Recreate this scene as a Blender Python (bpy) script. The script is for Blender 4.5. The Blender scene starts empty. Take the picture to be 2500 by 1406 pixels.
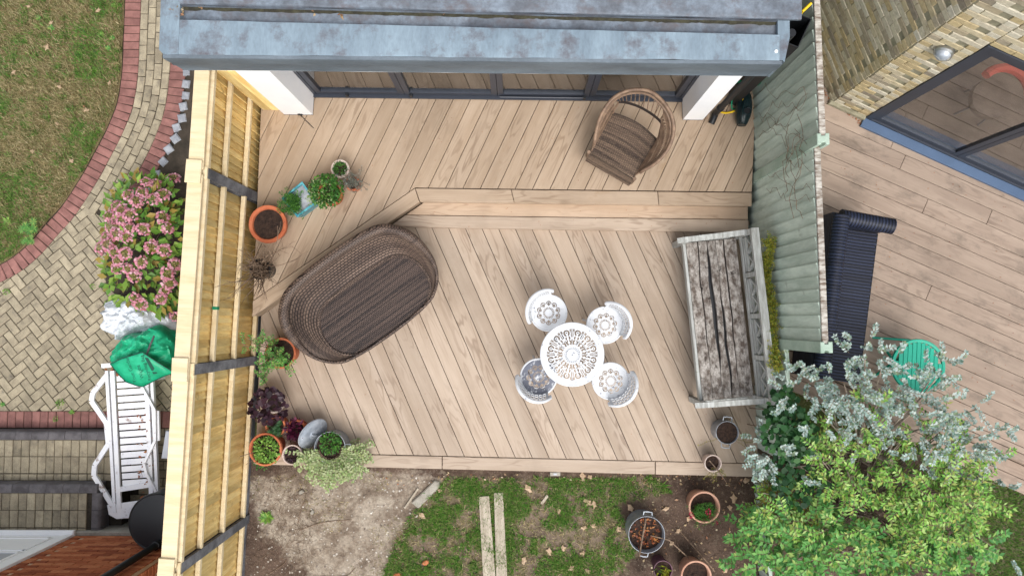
import bpy, bmesh, math, random
from mathutils import Vector, Matrix, noise
R = math.radians
rnd = random.Random(11)
SC = bpy.context.scene
COL = SC.collection

# ------------------------------------------------------------------ camera
F, CX, CY, H = 1733.0, 1250.0, 703.0, 8.25
NAD = (1264.0, 785.0)                       # where plumb lines meet in the photograph
_d = Vector(((NAD[0]-CX)/F, -(NAD[1]-CY)/F, -1.0)).normalized()
CQ = _d.rotation_difference(Vector((0, 0, -1)))
cam_d = bpy.data.cameras.new('camera'); cam = bpy.data.objects.new('camera', cam_d); COL.objects.link(cam)
cam_d.sensor_width = 36.0; cam_d.lens = 36.0*F/2500.0; cam_d.clip_end = 600; cam_d.clip_start = 0.05
cam.location = (0, 0, H); cam.rotation_mode = 'QUATERNION'; cam.rotation_quaternion = CQ
SC.camera = cam

def W(px, py, z=0.0):
    """photo pixel -> point on the level z"""
    d = CQ @ Vector(((px-CX)/F, -(py-CY)/F, -1.0))
    t = (z-H)/d.z
    return Vector((d.x*t, d.y*t, z))
_CQI = CQ.inverted()
def P(p):
    q = _CQI @ (Vector(p)-Vector((0, 0, H)))
    return (CX+F*q.x/-q.z, CY-F*q.y/-q.z)
def PPM(z):                                  # pixels per metre on a level
    return F/(H-z)

# ------------------------------------------------------------------ world, sun, exposure
world = bpy.data.worlds.new('World'); SC.world = world; world.use_nodes = True
nt = world.node_tree; nt.nodes.clear()
sky = nt.nodes.new('ShaderNodeTexSky'); sky.sky_type = 'NISHITA'; sky.sun_disc = False
sky.sun_elevation = R(60); sky.sun_rotation = R(162); sky.air_density = 1.0; sky.dust_density = 3.0
hs = nt.nodes.new('ShaderNodeHueSaturation'); hs.inputs['Saturation'].default_value = 0.30
bg = nt.nodes.new('ShaderNodeBackground'); bg.inputs['Strength'].default_value = 0.15
wo = nt.nodes.new('ShaderNodeOutputWorld')
nt.links.new(sky.outputs[0], hs.inputs['Color']); nt.links.new(hs.outputs[0], bg.inputs['Color']); nt.links.new(bg.outputs[0], wo.inputs[0])
sun_d = bpy.data.lights.new('sun', 'SUN'); sun_d.energy = 1.3; sun_d.angle = R(40); sun_d.color = (1.0, 0.97, 0.93)
sun = bpy.data.objects.new('sun', sun_d); COL.objects.link(sun); sun.rotation_euler = (R(30), 0, R(18)); sun.location = (5, -6, 12)
SC.view_settings.view_transform = 'Standard'; SC.view_settings.look = 'None'
SC.view_settings.exposure = 0.74; SC.view_settings.gamma = 1.0; SC.view_settings.use_curve_mapping = False

# ------------------------------------------------------------------ levels (metres, lower deck = 0)
ZU, ZT, ZL, ZG, ZR = 0.30, 0.15, -0.50, -0.12, 0.10    # upper deck, step, left neighbour, garden, right deck

# ------------------------------------------------------------------ materials
def lin(c): return c/12.92 if c <= 0.04045 else ((c+0.055)/1.055)**2.4
def S(r, g, b, k=0.82): return tuple(lin(v/255.0)*k for v in (r, g, b))
class NT:
    def __init__(s, name):
        s.m = bpy.data.materials.new(name); s.m.use_nodes = True; s.t = s.m.node_tree; s.t.nodes.clear()
        s.out = s.n('ShaderNodeOutputMaterial'); s.b = s.n('ShaderNodeBsdfPrincipled'); s.l(s.b.outputs[0], s.out.inputs[0])
    def n(s, k, **kw):
        x = s.t.nodes.new(k)
        for a, v in kw.items(): setattr(x, a, v)
        return x
    def l(s, a, b): s.t.links.new(a, b)
    def coord(s, scale=(1, 1, 1), kind='Object', rand=True):
        tc = s.n('ShaderNodeTexCoord'); mp = s.n('ShaderNodeMapping'); mp.inputs['Scale'].default_value = scale
        s.l(tc.outputs[kind], mp.inputs['Vector'])
        if rand:
            oi = s.n('ShaderNodeObjectInfo'); mu = s.n('ShaderNodeMath', operation='MULTIPLY'); mu.inputs[1].default_value = 73.0
            s.l(oi.outputs['Random'], mu.inputs[0])
            cx = s.n('ShaderNodeCombineXYZ')
            for i in range(3): s.l(mu.outputs[0], cx.inputs[i])
            s.l(cx.outputs[0], mp.inputs['Location'])
        return mp.outputs[0]
    def noise(s, vec, scale, detail=5, rough=0.6, dist=0.0):
        x = s.n('ShaderNodeTexNoise'); x.inputs['Scale'].default_value = scale; x.inputs['Detail'].default_value = detail
        x.inputs['Roughness'].default_value = rough; x.inputs['Distortion'].default_value = dist
        s.l(vec, x.inputs['Vector']); return x.outputs['Fac']
    def ramp(s, fac, stops, interp='LINEAR'):
        x = s.n('ShaderNodeValToRGB'); x.color_ramp.interpolation = interp; e = x.color_ramp.elements
        while len(e) > 1: e.remove(e[0])
        e[0].position = stops[0][0]; e[0].color = (*stops[0][1], 1)
        for p, c in stops[1:]:
            q = e.new(p); q.color = (*c, 1)
        s.l(fac, x.inputs[0]); return x.outputs[0]
    def mix(s, fac, a, b, mode='MIX'):
        x = s.n('ShaderNodeMix', data_type='RGBA', blend_type=mode)
        for v, i in ((fac, 0), (a, 6), (b, 7)):
            if isinstance(v, (int, float)): x.inputs[i].default_value = v
            elif isinstance(v, tuple): x.inputs[i].default_value = (*v, 1)
            else: s.l(v, x.inputs[i])
        return x.outputs[2]
    def mr(s, v, a, b, c, d):
        x = s.n('ShaderNodeMapRange')
        for i, q in enumerate((a, b, c, d)): x.inputs[i+1].default_value = q
        s.l(v, x.inputs[0]); return x.outputs[0]
    def objrand(s): return s.n('ShaderNodeObjectInfo').outputs['Random']
    def island(s): return s.n('ShaderNodeNewGeometry').outputs['Random Per Island']
    def value(s, col, v, sat=None, hue=None):
        x = s.n('ShaderNodeHueSaturation'); s.l(col, x.inputs['Color'])
        s.l(v, x.inputs['Value']) if not isinstance(v, (int, float)) else None
        return x.outputs[0]
    def bump(s, h, strength=0.4, dist=0.01):
        x = s.n('ShaderNodeBump'); x.inputs['Strength'].default_value = strength; x.inputs['Distance'].default_value = dist
        s.l(h, x.inputs['Height']); s.l(x.outputs[0], s.b.inputs['Normal'])
    def done(s, col, rough=0.6, metal=0.0, spec=0.3):
        if isinstance(col, tuple): s.b.inputs['Base Color'].default_value = (*col, 1)
        else: s.l(col, s.b.inputs['Base Color'])
        if isinstance(rough, (int, float)): s.b.inputs['Roughness'].default_value = rough
        else: s.l(rough, s.b.inputs['Roughness'])
        s.b.inputs['Metallic'].default_value = metal; s.b.inputs['Specular IOR Level'].default_value = spec
        return s.m

def M(name, c1, c2=None, scale=6.0, stretch=(1, 1, 1), rough=0.65, rand=0.12, bump=0.15, fine=60.0, fineamt=0.10, lo=0.38, hi=0.62, metal=0.0, spec=0.3, dirt=None, dirtscale=3.0, dirtlo=0.58, dirthi=0.72):
    """two-tone mottled material with a little grain and per-object variation"""
    t = NT(name); v = t.coord(stretch)
    f = t.noise(v, scale, 6, 0.62)
    col = t.ramp(f, [(lo, c1), (hi, c2 or c1)])
    g = t.noise(v, fine, 4, 0.7)
    col = t.value(col, t.mr(g, 0.3, 0.7, 1-fineamt, 1+fineamt))
    if dirt:
        d = t.noise(t.coord((1, 1, 1)), dirtscale, 6, 0.7)
        col = t.mix(t.mr(d, dirtlo, dirthi, 0, 1), col, dirt)
    if rand: col = t.value(col, t.mr(t.objrand(), 0, 1, 1-rand, 1+rand))
    if bump: t.bump(g, bump, 0.004)
    return t.done(col, rough, metal, spec)

def leafmat(name, cols, trans=0.25, rough=0.5):
    t = NT(name)
    n = len(cols)
    c = t.ramp(t.island(), [((i+0.5)/n, q) for i, q in enumerate(cols)])
    t.done(c, rough, 0, 0.35)
    tr = t.n('ShaderNodeBsdfTranslucent'); t.l(c, tr.inputs[0])
    mx = t.n('ShaderNodeMixShader'); mx.inputs[0].default_value = trans
    t.l(t.b.outputs[0], mx.inputs[1]); t.l(tr.outputs[0], mx.inputs[2]); t.l(mx.outputs[0], t.out.inputs[0])
    return t.m

def deckmat(name, light, dark, grain, stain=None, stain_amt=(0.55, 0.75)):
    t = NT(name)
    v = t.coord((0.55, 4.5, 1.0))
    base = t.mix(t.mr(t.noise(v, 1.6, 4, 0.55), 0.35, 0.65, 0, 1), light, dark)
    # cathedral grain: contour lines of a stretched noise field
    f = t.noise(t.coord((0.9, 5.5, 1.0)), 1.3, 2, 0.4)
    mu = t.n('ShaderNodeMath', operation='MULTIPLY'); mu.inputs[1].default_value = 55.0; t.l(f, mu.inputs[0])
    si = t.n('ShaderNodeMath', operation='SINE'); t.l(mu.outputs[0], si.inputs[0])
    mask = t.mr(t.noise(t.coord((0.8, 2.2, 1)), 1.7, 3, 0.5), 0.44, 0.66, 0, 1)
    line = t.mr(si.outputs[0], 0.35, 1.0, 0, 1)
    mm = t.n('ShaderNodeMath', operation='MULTIPLY'); t.l(line, mm.inputs[0]); t.l(mask, mm.inputs[1])
    m2 = t.n('ShaderNodeMath', operation='MULTIPLY'); m2.inputs[1].default_value = 0.55; t.l(mm.outputs[0], m2.inputs[0])
    col = t.mix(m2.outputs[0], base, grain)
    fine = t.noise(t.coord((3.0, 70.0, 1)), 1.5, 4, 0.7)
    col = t.value(col, t.mr(fine, 0.3, 0.7, 0.94, 1.06))
    if stain:
        s = t.noise(t.coord((1.2, 2.0, 1)), 2.1, 6, 0.68)
        col = t.mix(t.mr(s, stain_amt[0], stain_amt[1], 0, 0.7), col, stain)
    pos = t.n('ShaderNodeNewGeometry').outputs['Position']
    wear = t.noise(pos, 1.1, 7, 0.68)
    col = t.mix(t.mr(wear, 0.50, 0.72, 0, 0.42), col, tuple(x*0.62 for x in dark))
    spk = t.noise(pos, 22.0, 5, 0.75)
    col = t.mix(t.mr(spk, 0.66, 0.74, 0, 0.45), col, tuple(x*0.55 for x in dark))
    col = t.value(col, t.mr(t.objrand(), 0, 1, 0.87, 1.05))
    t.bump(fine, 0.12, 0.003)
    return t.done(col, 0.62, 0, 0.25)

def wickermat(name, c1, c2, dark, bu=0.030, bv=0.013, band=0.5, bandsc=9.0, mort=0.004):
    """woven strands; UV in metres"""
    t = NT(name)
    tc = t.n('ShaderNodeTexCoord')
    br = t.n('ShaderNodeTexBrick'); br.offset = 0.5; br.inputs['Scale'].default_value = 1.0
    br.inputs['Brick Width'].default_value = bu; br.inputs['Row Height'].default_value = bv
    br.inputs['Mortar Size'].default_value = mort; br.inputs['Mortar Smooth'].default_value = 0.6
    br.inputs['Color1'].default_value = (0.35, 0.35, 0.35, 1); br.inputs['Color2'].default_value = (0.75, 0.75, 0.75, 1); br.inputs['Mortar'].default_value = (0, 0, 0, 1)
    t.l(tc.outputs['UV'], br.inputs['Vector'])
    mp = t.n('ShaderNodeMapping'); mp.inputs['Scale'].default_value = (0.25, bandsc, 1); t.l(tc.outputs['UV'], mp.inputs['Vector'])
    bn = t.noise(mp.outputs[0], 2.2, 3, 0.6)
    a = t.mix(t.mr(bn, 0.43, 0.57, 0, 1), c1, c2)
    sep = t.mix(t.mr(br.outputs['Color'], 0.3, 0.8, 0.0, 0.5), a, c2)
    col = t.mix(br.outputs['Fac'], sep, dark)
    g = t.noise(tc.outputs['UV'], 40.0, 4, 0.7)
    col = t.value(col, t.mr(g, 0.3, 0.7, 0.75, 1.25))
    t.bump(br.outputs['Color'], 0.8, 0.012)
    return t.done(col, 0.5, 0, 0.35)

def paint(name, c, rough=0.45, rand=0.0, spec=0.4, metal=0.0):
    return M(name, c, tuple(x*0.9 for x in c), 5, rough=rough, rand=rand, bump=0.03, fineamt=0.03, spec=spec, metal=metal)

MT = {}
MT['deck_low'] = deckmat('deck_lower', S(196, 177, 158), S(181, 161, 141), S(136, 114, 95))
MT['deck_up'] = deckmat('deck_upper', S(192, 170, 147), S(177, 154, 130), S(132, 108, 85), S(166, 136, 103), (0.60, 0.75))
MT['deck_step'] = deckmat('deck_step', S(198, 174, 150), S(186, 161, 136), S(150, 123, 100))
MT['deck_right'] = deckmat('deck_right', S(178, 158, 141), S(162, 142, 126), S(124, 106, 92), S(108, 97, 86), (0.52, 0.72))
MT['dark_gap'] = M('deck_frame', S(64, 47, 36), S(50, 38, 30), rand=0)
MT['white'] = M('white_render', S(252, 252, 252, 0.92), S(246, 247, 249, 0.92), 3, rough=0.7, rand=0, bump=0.05, fineamt=0.02)
MT['frame'] = paint('anthracite_frame', S(58, 63, 74), 0.4)
MT['black'] = paint('black_plastic', S(30, 32, 36), 0.45)
MT['zinc'] = M('zinc_pale', S(144, 162, 174), S(124, 140, 152), 2.6, stretch=(1.6, .5, 1), rough=0.55, rand=0, bump=0.08, fine=28, fineamt=0.13, metal=0.1, dirt=S(104, 102, 108), dirtscale=4.0, dirtlo=0.50, dirthi=0.68)
MT['zinc_roof'] = M('zinc_mottled', S(122, 133, 145), S(94, 99, 107), 4.5, rough=0.55, rand=0, bump=0.08, fine=30, fineamt=0.22, metal=0.15, dirt=S(98, 94, 98), dirtscale=6, dirtlo=0.50, dirthi=0.66)
MT['zinc_dark'] = M('zinc_weathered', S(116, 127, 136), S(96, 105, 113), 3.0, stretch=(0.5, 1, 1), rough=0.55, rand=0, fineamt=0.12, metal=0.15)
MT['fence_board'] = M('treated_board', S(248, 222, 156, .88), S(222, 188, 120, .88), 2.5, stretch=(6, 6, 0.8), rough=0.7, rand=0.24, bump=0.2, fine=14, fineamt=0.12, dirt=S(120, 88, 50), dirtscale=5, dirtlo=0.62, dirthi=0.78)
MT['fence_rail'] = M('treated_rail', S(236, 218, 182), S(222, 200, 158), 3.0, stretch=(6, 0.5, 6), rough=0.65, rand=0.06, bump=0.1, fine=20, fineamt=0.06, dirt=S(150, 112, 66), dirtscale=7, dirtlo=0.70, dirthi=0.78)
MT['concrete'] = M('concrete_dark', S(134, 134, 138), S(88, 88, 92), 5, rough=0.85, rand=0.08, bump=0.3, fineamt=0.2)
MT['concrete_light'] = M('concrete_light', S(178, 172, 160), S(150, 144, 132), 6, rough=0.85, rand=0.08, bump=0.3, fineamt=0.15)
MT['green_board'] = M('green_painted_board', S(206, 220, 206, .86), S(178, 194, 180, .86), 2.2, stretch=(5, 5, 0.9), rough=0.75, rand=0.15, bump=0.15, fine=12, fineamt=0.08, dirt=S(90, 96, 78), dirtscale=3, dirtlo=0.62, dirthi=0.8)
MT['green_pale'] = M('pale_green_paint', S(186, 204, 188), S(160, 182, 164), 3, rough=0.75, rand=0.03, bump=0.15, fineamt=0.1)
MT['old_wood'] = M('weathered_cap', S(205, 200, 190), S(120, 105, 92), 9, stretch=(4, 1, 4), rough=0.85, rand=0.1, bump=0.3, fineamt=0.2)
def glassmat():
    t = NT('window_glass')
    gl = t.n('ShaderNodeBsdfGlossy'); gl.inputs['Roughness'].default_value = 0.015; gl.inputs['Color'].default_value = (0.9, 0.92, 0.95, 1)
    tr = t.n('ShaderNodeBsdfTransparent'); tr.inputs[0].default_value = (0.88, 0.90, 0.90, 1)
    fr = t.n('ShaderNodeFresnel'); fr.inputs[0].default_value = 2.3
    bf = t.n('ShaderNodeNewGeometry'); iv = t.n('ShaderNodeMath', operation='SUBTRACT'); iv.inputs[0].default_value = 1.0; t.l(bf.outputs['Backfacing'], iv.inputs[1])
    mu = t.n('ShaderNodeMath', operation='MULTIPLY'); t.l(fr.outputs[0], mu.inputs[0]); t.l(iv.outputs[0], mu.inputs[1])
    mx = t.n('ShaderNodeMixShader'); t.l(mu.outputs[0], mx.inputs[0]); t.l(tr.outputs[0], mx.inputs[1]); t.l(gl.outputs[0], mx.inputs[2])
    t.l(mx.outputs[0], t.out.inputs[0]); return t.m
MT['glass'] = glassmat()
MT['terracotta'] = M('terracotta', S(208, 122, 84), S(186, 100, 66), 5, rough=0.75, rand=0.06, fineamt=0.06)
MT['terracotta_pale'] = M('terracotta_pale', S(214, 170, 146), S(190, 142, 118), 5, rough=0.8, rand=0.05, fineamt=0.08)
MT['cream_pot'] = M('cream_pot', S(222, 205, 194), S(198, 176, 164), 6, rough=0.7, rand=0.05)
MT['soil'] = M('potting_soil', S(74, 56, 46), S(44, 34, 30), 30, rough=0.95, rand=0.1, bump=0.8, fine=140, fineamt=0.5)
MT['galv'] = M('galvanised_steel', S(190, 196, 204), S(150, 158, 168), 7, rough=0.42, rand=0.05, fineamt=0.1, metal=0.35)
MT['turq'] = M('turquoise_glaze', S(110, 190, 200), S(48, 130, 150), 9, rough=0.35, rand=0, fineamt=0.1)
MT['wick'] = wickermat('brown_wicker', S(82, 67, 60), S(124, 104, 91), S(28, 23, 21), 0.046, 0.022, bandsc=5)
MT['wick_seat'] = wickermat('brown_wicker_seat', S(46, 38, 37), S(106, 88, 79), S(22, 18, 18), 0.034, 0.016, bandsc=13, mort=0.003)
MT['wick_chair'] = wickermat('tan_wicker', S(70, 57, 50), S(150, 126, 106), S(46, 37, 33), 0.026, 0.013, bandsc=8, mort=0.003)
MT['cane'] = M('cane_tube', S(150, 124, 102), S(116, 94, 78), 14, rough=0.5, rand=0.06, fineamt=0.1)
MT['blue_wick'] = wickermat('navy_wicker', S(28, 33, 52), S(40, 48, 72), S(10, 12, 20), 0.9, 0.034, bandsc=5, mort=0.008)
def ironmat(name, worn):
    t = NT(name); f = t.noise(t.coord(), 14.0, 6, 0.7)
    col = t.mix(t.mr(f, worn[0], worn[1], 0, 1), S(238, 241, 245, 0.72), S(110, 114, 128))
    t.bump(f, 0.1, 0.003); return t.done(col, 0.45, 0, 0.4)
MT['iron'] = ironmat('white_cast_metal', (0.60, 0.68))
MT['iron_worn'] = ironmat('worn_cast_metal', (0.40, 0.46))
MT['bench_frame'] = M('silvered_wood_frame', S(200, 202, 198), S(160, 160, 154), 6, stretch=(0.8, 5, 5), rough=0.85, rand=0.08, bump=0.35, fineamt=0.15, dirt=S(130, 138, 110), dirtscale=8, dirtlo=0.62, dirthi=0.72)
MT['bench_seat'] = M('lichened_plank', S(174, 168, 161), S(98, 87, 79), 9, stretch=(1.2, 2.0, 2), rough=0.9, rand=0.10, bump=0.6, fine=34, fineamt=0.38, dirt=S(58, 50, 46), dirtscale=11, dirtlo=0.57, dirthi=0.68)
MT['teal_plastic'] = paint('green_table_plastic', S(24, 178, 148), 0.45)
MT['blue_chair'] = paint('teal_chair_plastic', S(70, 128, 146), 0.45)
MT['grey_plastic'] = paint('grey_plastic', S(196, 200, 208), 0.5)
MT['white_plastic'] = M('white_plastic', S(250, 250, 252, 0.88), S(238, 240, 246, 0.88), 4, rough=0.5, rand=0, bump=0.03, fineamt=0.03, dirt=S(150, 122, 104), dirtscale=8, dirtlo=0.60, dirthi=0.72)
MT['bag_green'] = M('woven_green_sack', S(46, 190, 142), S(22, 160, 114), 6, rough=0.4, rand=0, bump=0.1, fine=120, fineamt=0.06)
MT['bag_white'] = M('white_sack', S(236, 240, 244), S(206, 212, 220), 4, rough=0.5, rand=0, bump=0.1, fine=80, fineamt=0.04)
MT['print_dark'] = paint('dark_green_print', S(14, 82, 66), 0.6)
MT['block_yellow'] = M('buff_block', S(180, 168, 143), S(152, 141, 120), 7, rough=0.9, rand=0.15, bump=0.4, fine=90, fineamt=0.22, dirt=S(118, 110, 98), dirtscale=8, dirtlo=0.55, dirthi=0.72)
MT['block_red'] = M('red_block', S(162, 116, 108), S(134, 94, 88), 8, rough=0.9, rand=0.10, bump=0.4, fine=150, fineamt=0.16)
MT['block_grey'] = M('charcoal_block', S(120, 116, 118), S(94, 90, 92), 8, rough=0.9, rand=0.10, bump=0.4, fine=150, fineamt=0.2)
MT['sett'] = M('granite_sett', S(180, 184, 190), S(150, 154, 162), 12, rough=0.85, rand=0.08, bump=0.4, fine=120, fineamt=0.2)
MT['joint'] = M('joint_sand', S(70, 62, 52), S(52, 48, 40), 8, rough=0.95, rand=0, fineamt=0.3)
MT['earth'] = M('earth', S(84, 74, 64), S(60, 54, 46), 5, rough=0.95, rand=0, bump=0.6, fine=40, fineamt=0.3)
def brickmat(name, cols, rand_in=0.15, dirt=None):
    t = NT(name); n = len(cols)
    c = t.ramp(t.objrand(), [(i/n, q) for i, q in enumerate(cols)], 'CONSTANT')
    f = t.noise(t.coord((1, 1, 1)), 26, 6, 0.7)
    c = t.value(c, t.mr(f, 0.3, 0.7, 1-rand_in, 1+rand_in))
    if dirt: c = t.mix(t.mr(t.noise(t.coord(), 18, 5, 0.7), 0.58, 0.72, 0, 0.7), c, dirt)
    t.bump(f, 0.5, 0.006); return t.done(c, 0.9, 0, 0.2)
_sb0 = [(216, 206, 182), (200, 182, 144), (222, 214, 194), (184, 162, 116), (208, 194, 164), (168, 154, 128), (214, 198, 164), (196, 172, 124), (158, 146, 128), (224, 218, 202), (204, 180, 134), (180, 168, 146), (122, 112, 100), (212, 204, 184)]
_sb = [tuple(int(v*.62+m*.38) for v, m in zip(q, (192, 180, 154))) for q in _sb0]
MT['stock_brick'] = brickmat('stock_brick', [S(*q) for q in _sb], 0.2, S(140, 124, 96))
MT['mortar_grey'] = M('grey_mortar', S(170, 164, 140), S(140, 134, 112), 8, rough=0.95, rand=0, fineamt=0.15)
MT['red_brick'] = brickmat('red_brick', [S(*q) for q in [(186, 112, 76), (170, 96, 64), (196, 124, 86), (150, 82, 56), (178, 104, 70)]], 0.15)
MT['mortar_pink'] = M('pale_mortar', S(214, 180, 150), S(196, 160, 130), 8, rough=0.95, rand=0, fineamt=0.1)
MT['wood_grey'] = M('old_plank', S(196, 184, 166), S(164, 152, 134), 5, stretch=(5, 0.8, 1), rough=0.9, rand=0.06, bump=0.3, fineamt=0.15, dirt=S(88, 78, 66), dirtscale=7, dirtlo=0.66, dirthi=0.72)
MT['twig'] = M('twig', S(150, 128, 108), S(104, 84, 68), 20, rough=0.85, rand=0.1, fineamt=0.2)
MT['bark'] = M('pale_bark', S(176, 162, 146), S(120, 106, 92), 9, rough=0.85, rand=0.1, fineamt=0.2)
MT['yellow'] = paint('yellow_plastic', S(250, 205, 20), 0.4)
MT['hose_green'] = paint('green_hose', S(10, 140, 100), 0.4)
MT['steel'] = M('brushed_steel', S(190, 190, 186), S(150, 150, 146), 8, rough=0.3, rand=0, metal=0.8)
MT['sill_blue'] = paint('slate_blue_sill', S(86, 108, 138), 0.5)
MT['inside_floor'] = M('inside_floor', S(120, 100, 84), S(100, 82, 68), 3, rough=0.6, rand=0)
MT['inside_wall'] = M('inside_wall', S(140, 130, 120), S(125, 116, 108), 3, rough=0.9, rand=0)
MT['coral'] = paint('coral_fabric', S(226, 96, 76), 0.8)
L = {}
L['green'] = leafmat('leaf_green', [S(58, 110, 44), S(84, 140, 52), S(44, 92, 40), S(104, 156, 62)])
L['lime'] = leafmat('leaf_lime', [S(120, 168, 66), S(150, 190, 86), S(92, 146, 58), S(176, 200, 104), S(104, 156, 62)])
L['jas'] = leafmat('leaf_jasmine', [S(126, 184, 72), S(164, 208, 94), S(84, 142, 54), S(200, 226, 138), S(138, 192, 78), S(106, 164, 64), S(190, 196, 100), S(60, 114, 46)])
L['mid'] = leafmat('leaf_mid', [S(82, 150, 70), S(112, 176, 86), S(62, 124, 56), S(136, 190, 98), S(96, 160, 76), S(160, 186, 96)])
L['dark'] = leafmat('leaf_dark', [S(36, 78, 40), S(50, 98, 50), S(28, 64, 34), S(66, 112, 56)])
L['euc'] = leafmat('leaf_silver', [S(180, 202, 196), S(204, 218, 212), S(132, 160, 148), S(160, 186, 176), S(216, 226, 218), S(98, 130, 118), S(142, 162, 128)])
L['yel'] = leafmat('leaf_yellow_green', [S(150, 160, 40), S(176, 170, 50), S(110, 140, 46), S(196, 176, 60), S(96, 130, 50)])
L['var'] = leafmat('leaf_variegated', [S(178, 192, 130), S(140, 168, 98), S(206, 212, 168), S(118, 150, 82), S(190, 200, 150)])
L['purple'] = leafmat('leaf_purple', [S(64, 40, 52), S(50, 30, 42), S(82, 50, 62), S(40, 26, 34)], 0.1)
L['magenta'] = leafmat('leaf_beet', [S(88, 26, 54), S(64, 20, 42), S(112, 34, 66), S(54, 18, 36)], 0.15)
L['grey'] = leafmat('leaf_grey', [S(120, 128, 116), S(150, 154, 144), S(96, 104, 92)], 0.1)
L['pink'] = leafmat('petal_pink', [S(226, 152, 172), S(238, 192, 204), S(206, 124, 146), S(232, 174, 188), S(196, 112, 128), S(220, 150, 164)], 0.2)
L['dry'] = leafmat('leaf_dry', [S(180, 150, 112), S(204, 182, 144), S(146, 116, 86), S(176, 118, 84), S(214, 198, 166), S(190, 166, 128), S(130, 100, 74)], 0.1)
L['rust'] = leafmat('leaf_rust', [S(160, 90, 56), S(180, 120, 60), S(130, 70, 46)], 0.1)
L['straw'] = leafmat('grass_straw', [S(188, 170, 126), S(160, 144, 100), S(124, 128, 72), S(208, 190, 148), S(100, 116, 58), S(140, 120, 84)], 0.15)
L['grass'] = leafmat('grass_green', [S(88, 140, 48), S(116, 166, 62), S(64, 116, 40), S(138, 170, 82), S(150, 146, 96), S(100, 152, 54), S(54, 96, 36)], 0.25)
L['hyd'] = leafmat('leaf_hydrangea', [S(124, 166, 64), S(88, 138, 50), S(150, 180, 76), S(70, 118, 48), S(164, 140, 66)], 0.2)
# ------------------------------------------------------------------ object helpers
def link(o, parent=None):
    COL.objects.link(o)
    if parent is not None: o.parent = parent
    return o
def tag(o, label, cat, group=None):
    o['label'] = label; o['category'] = cat
    if group: o['group'] = group
    return o
def thing(name, label, cat, loc=(0, 0, 0), rz=0.0, group=None):
    o = bpy.data.objects.new(name, None); o.empty_display_size = 0.1; COL.objects.link(o)
    o.location = loc; o.rotation_euler = (0, 0, rz)
    return tag(o, label, cat, group)
def copy_tree(o, parent=None):
    c = o.copy(); COL.objects.link(c); c.parent = parent
    for ch in list(o.children): copy_tree(ch, c)
    return c

def inset(poly, d):
    n = len(poly); out = []
    for i in range(n):
        p0, p1, p2 = Vector(poly[i-1]), Vector(poly[i]), Vector(poly[(i+1) % n])
        a = (p1-p0); b = (p2-p1)
        if a.length < 1e-6 or b.length < 1e-6: out.append(tuple(p1)); continue
        a.normalize(); b.normalize()
        na = Vector((-a.y, a.x)); nb = Vector((-b.y, b.x)); bi = na+nb
        if bi.length < 1e-4: bi = na.copy()
        bi.normalize(); k = max(0.35, bi.dot(na))
        out.append(tuple(p1+bi*(d/k)))
    return out
def area(poly):
    return 0.5*sum(poly[i-1][0]*poly[i][1]-poly[i][0]*poly[i-1][1] for i in range(len(poly)))
def clip(poly, p, n):
    """keep the side of the line through p where n points"""
    out = []
    for i in range(len(poly)):
        a, b = poly[i-1], poly[i]
        da = (a[0]-p[0])*n[0]+(a[1]-p[1])*n[1]; db = (b[0]-p[0])*n[0]+(b[1]-p[1])*n[1]
        if (da >= 0) != (db >= 0):
            t = da/(da-db); out.append((a[0]+(b[0]-a[0])*t, a[1]+(b[1]-a[1])*t))
        if db >= 0: out.append(b)
    cl = []
    for q in out:
        if not cl or (abs(q[0]-cl[-1][0])+abs(q[1]-cl[-1][1])) > 1e-5: cl.append(q)
    if len(cl) > 1 and abs(cl[0][0]-cl[-1][0])+abs(cl[0][1]-cl[-1][1]) < 1e-5: cl.pop()
    return cl
def inside(pt, poly):
    x, y = pt[0], pt[1]; c = False
    for i in range(len(poly)):
        x1, y1 = poly[i-1][0], poly[i-1][1]; x2, y2 = poly[i][0], poly[i][1]
        if (y1 > y) != (y2 > y) and x < (x2-x1)*(y-y1)/(y2-y1)+x1: c = not c
    return c

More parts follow.
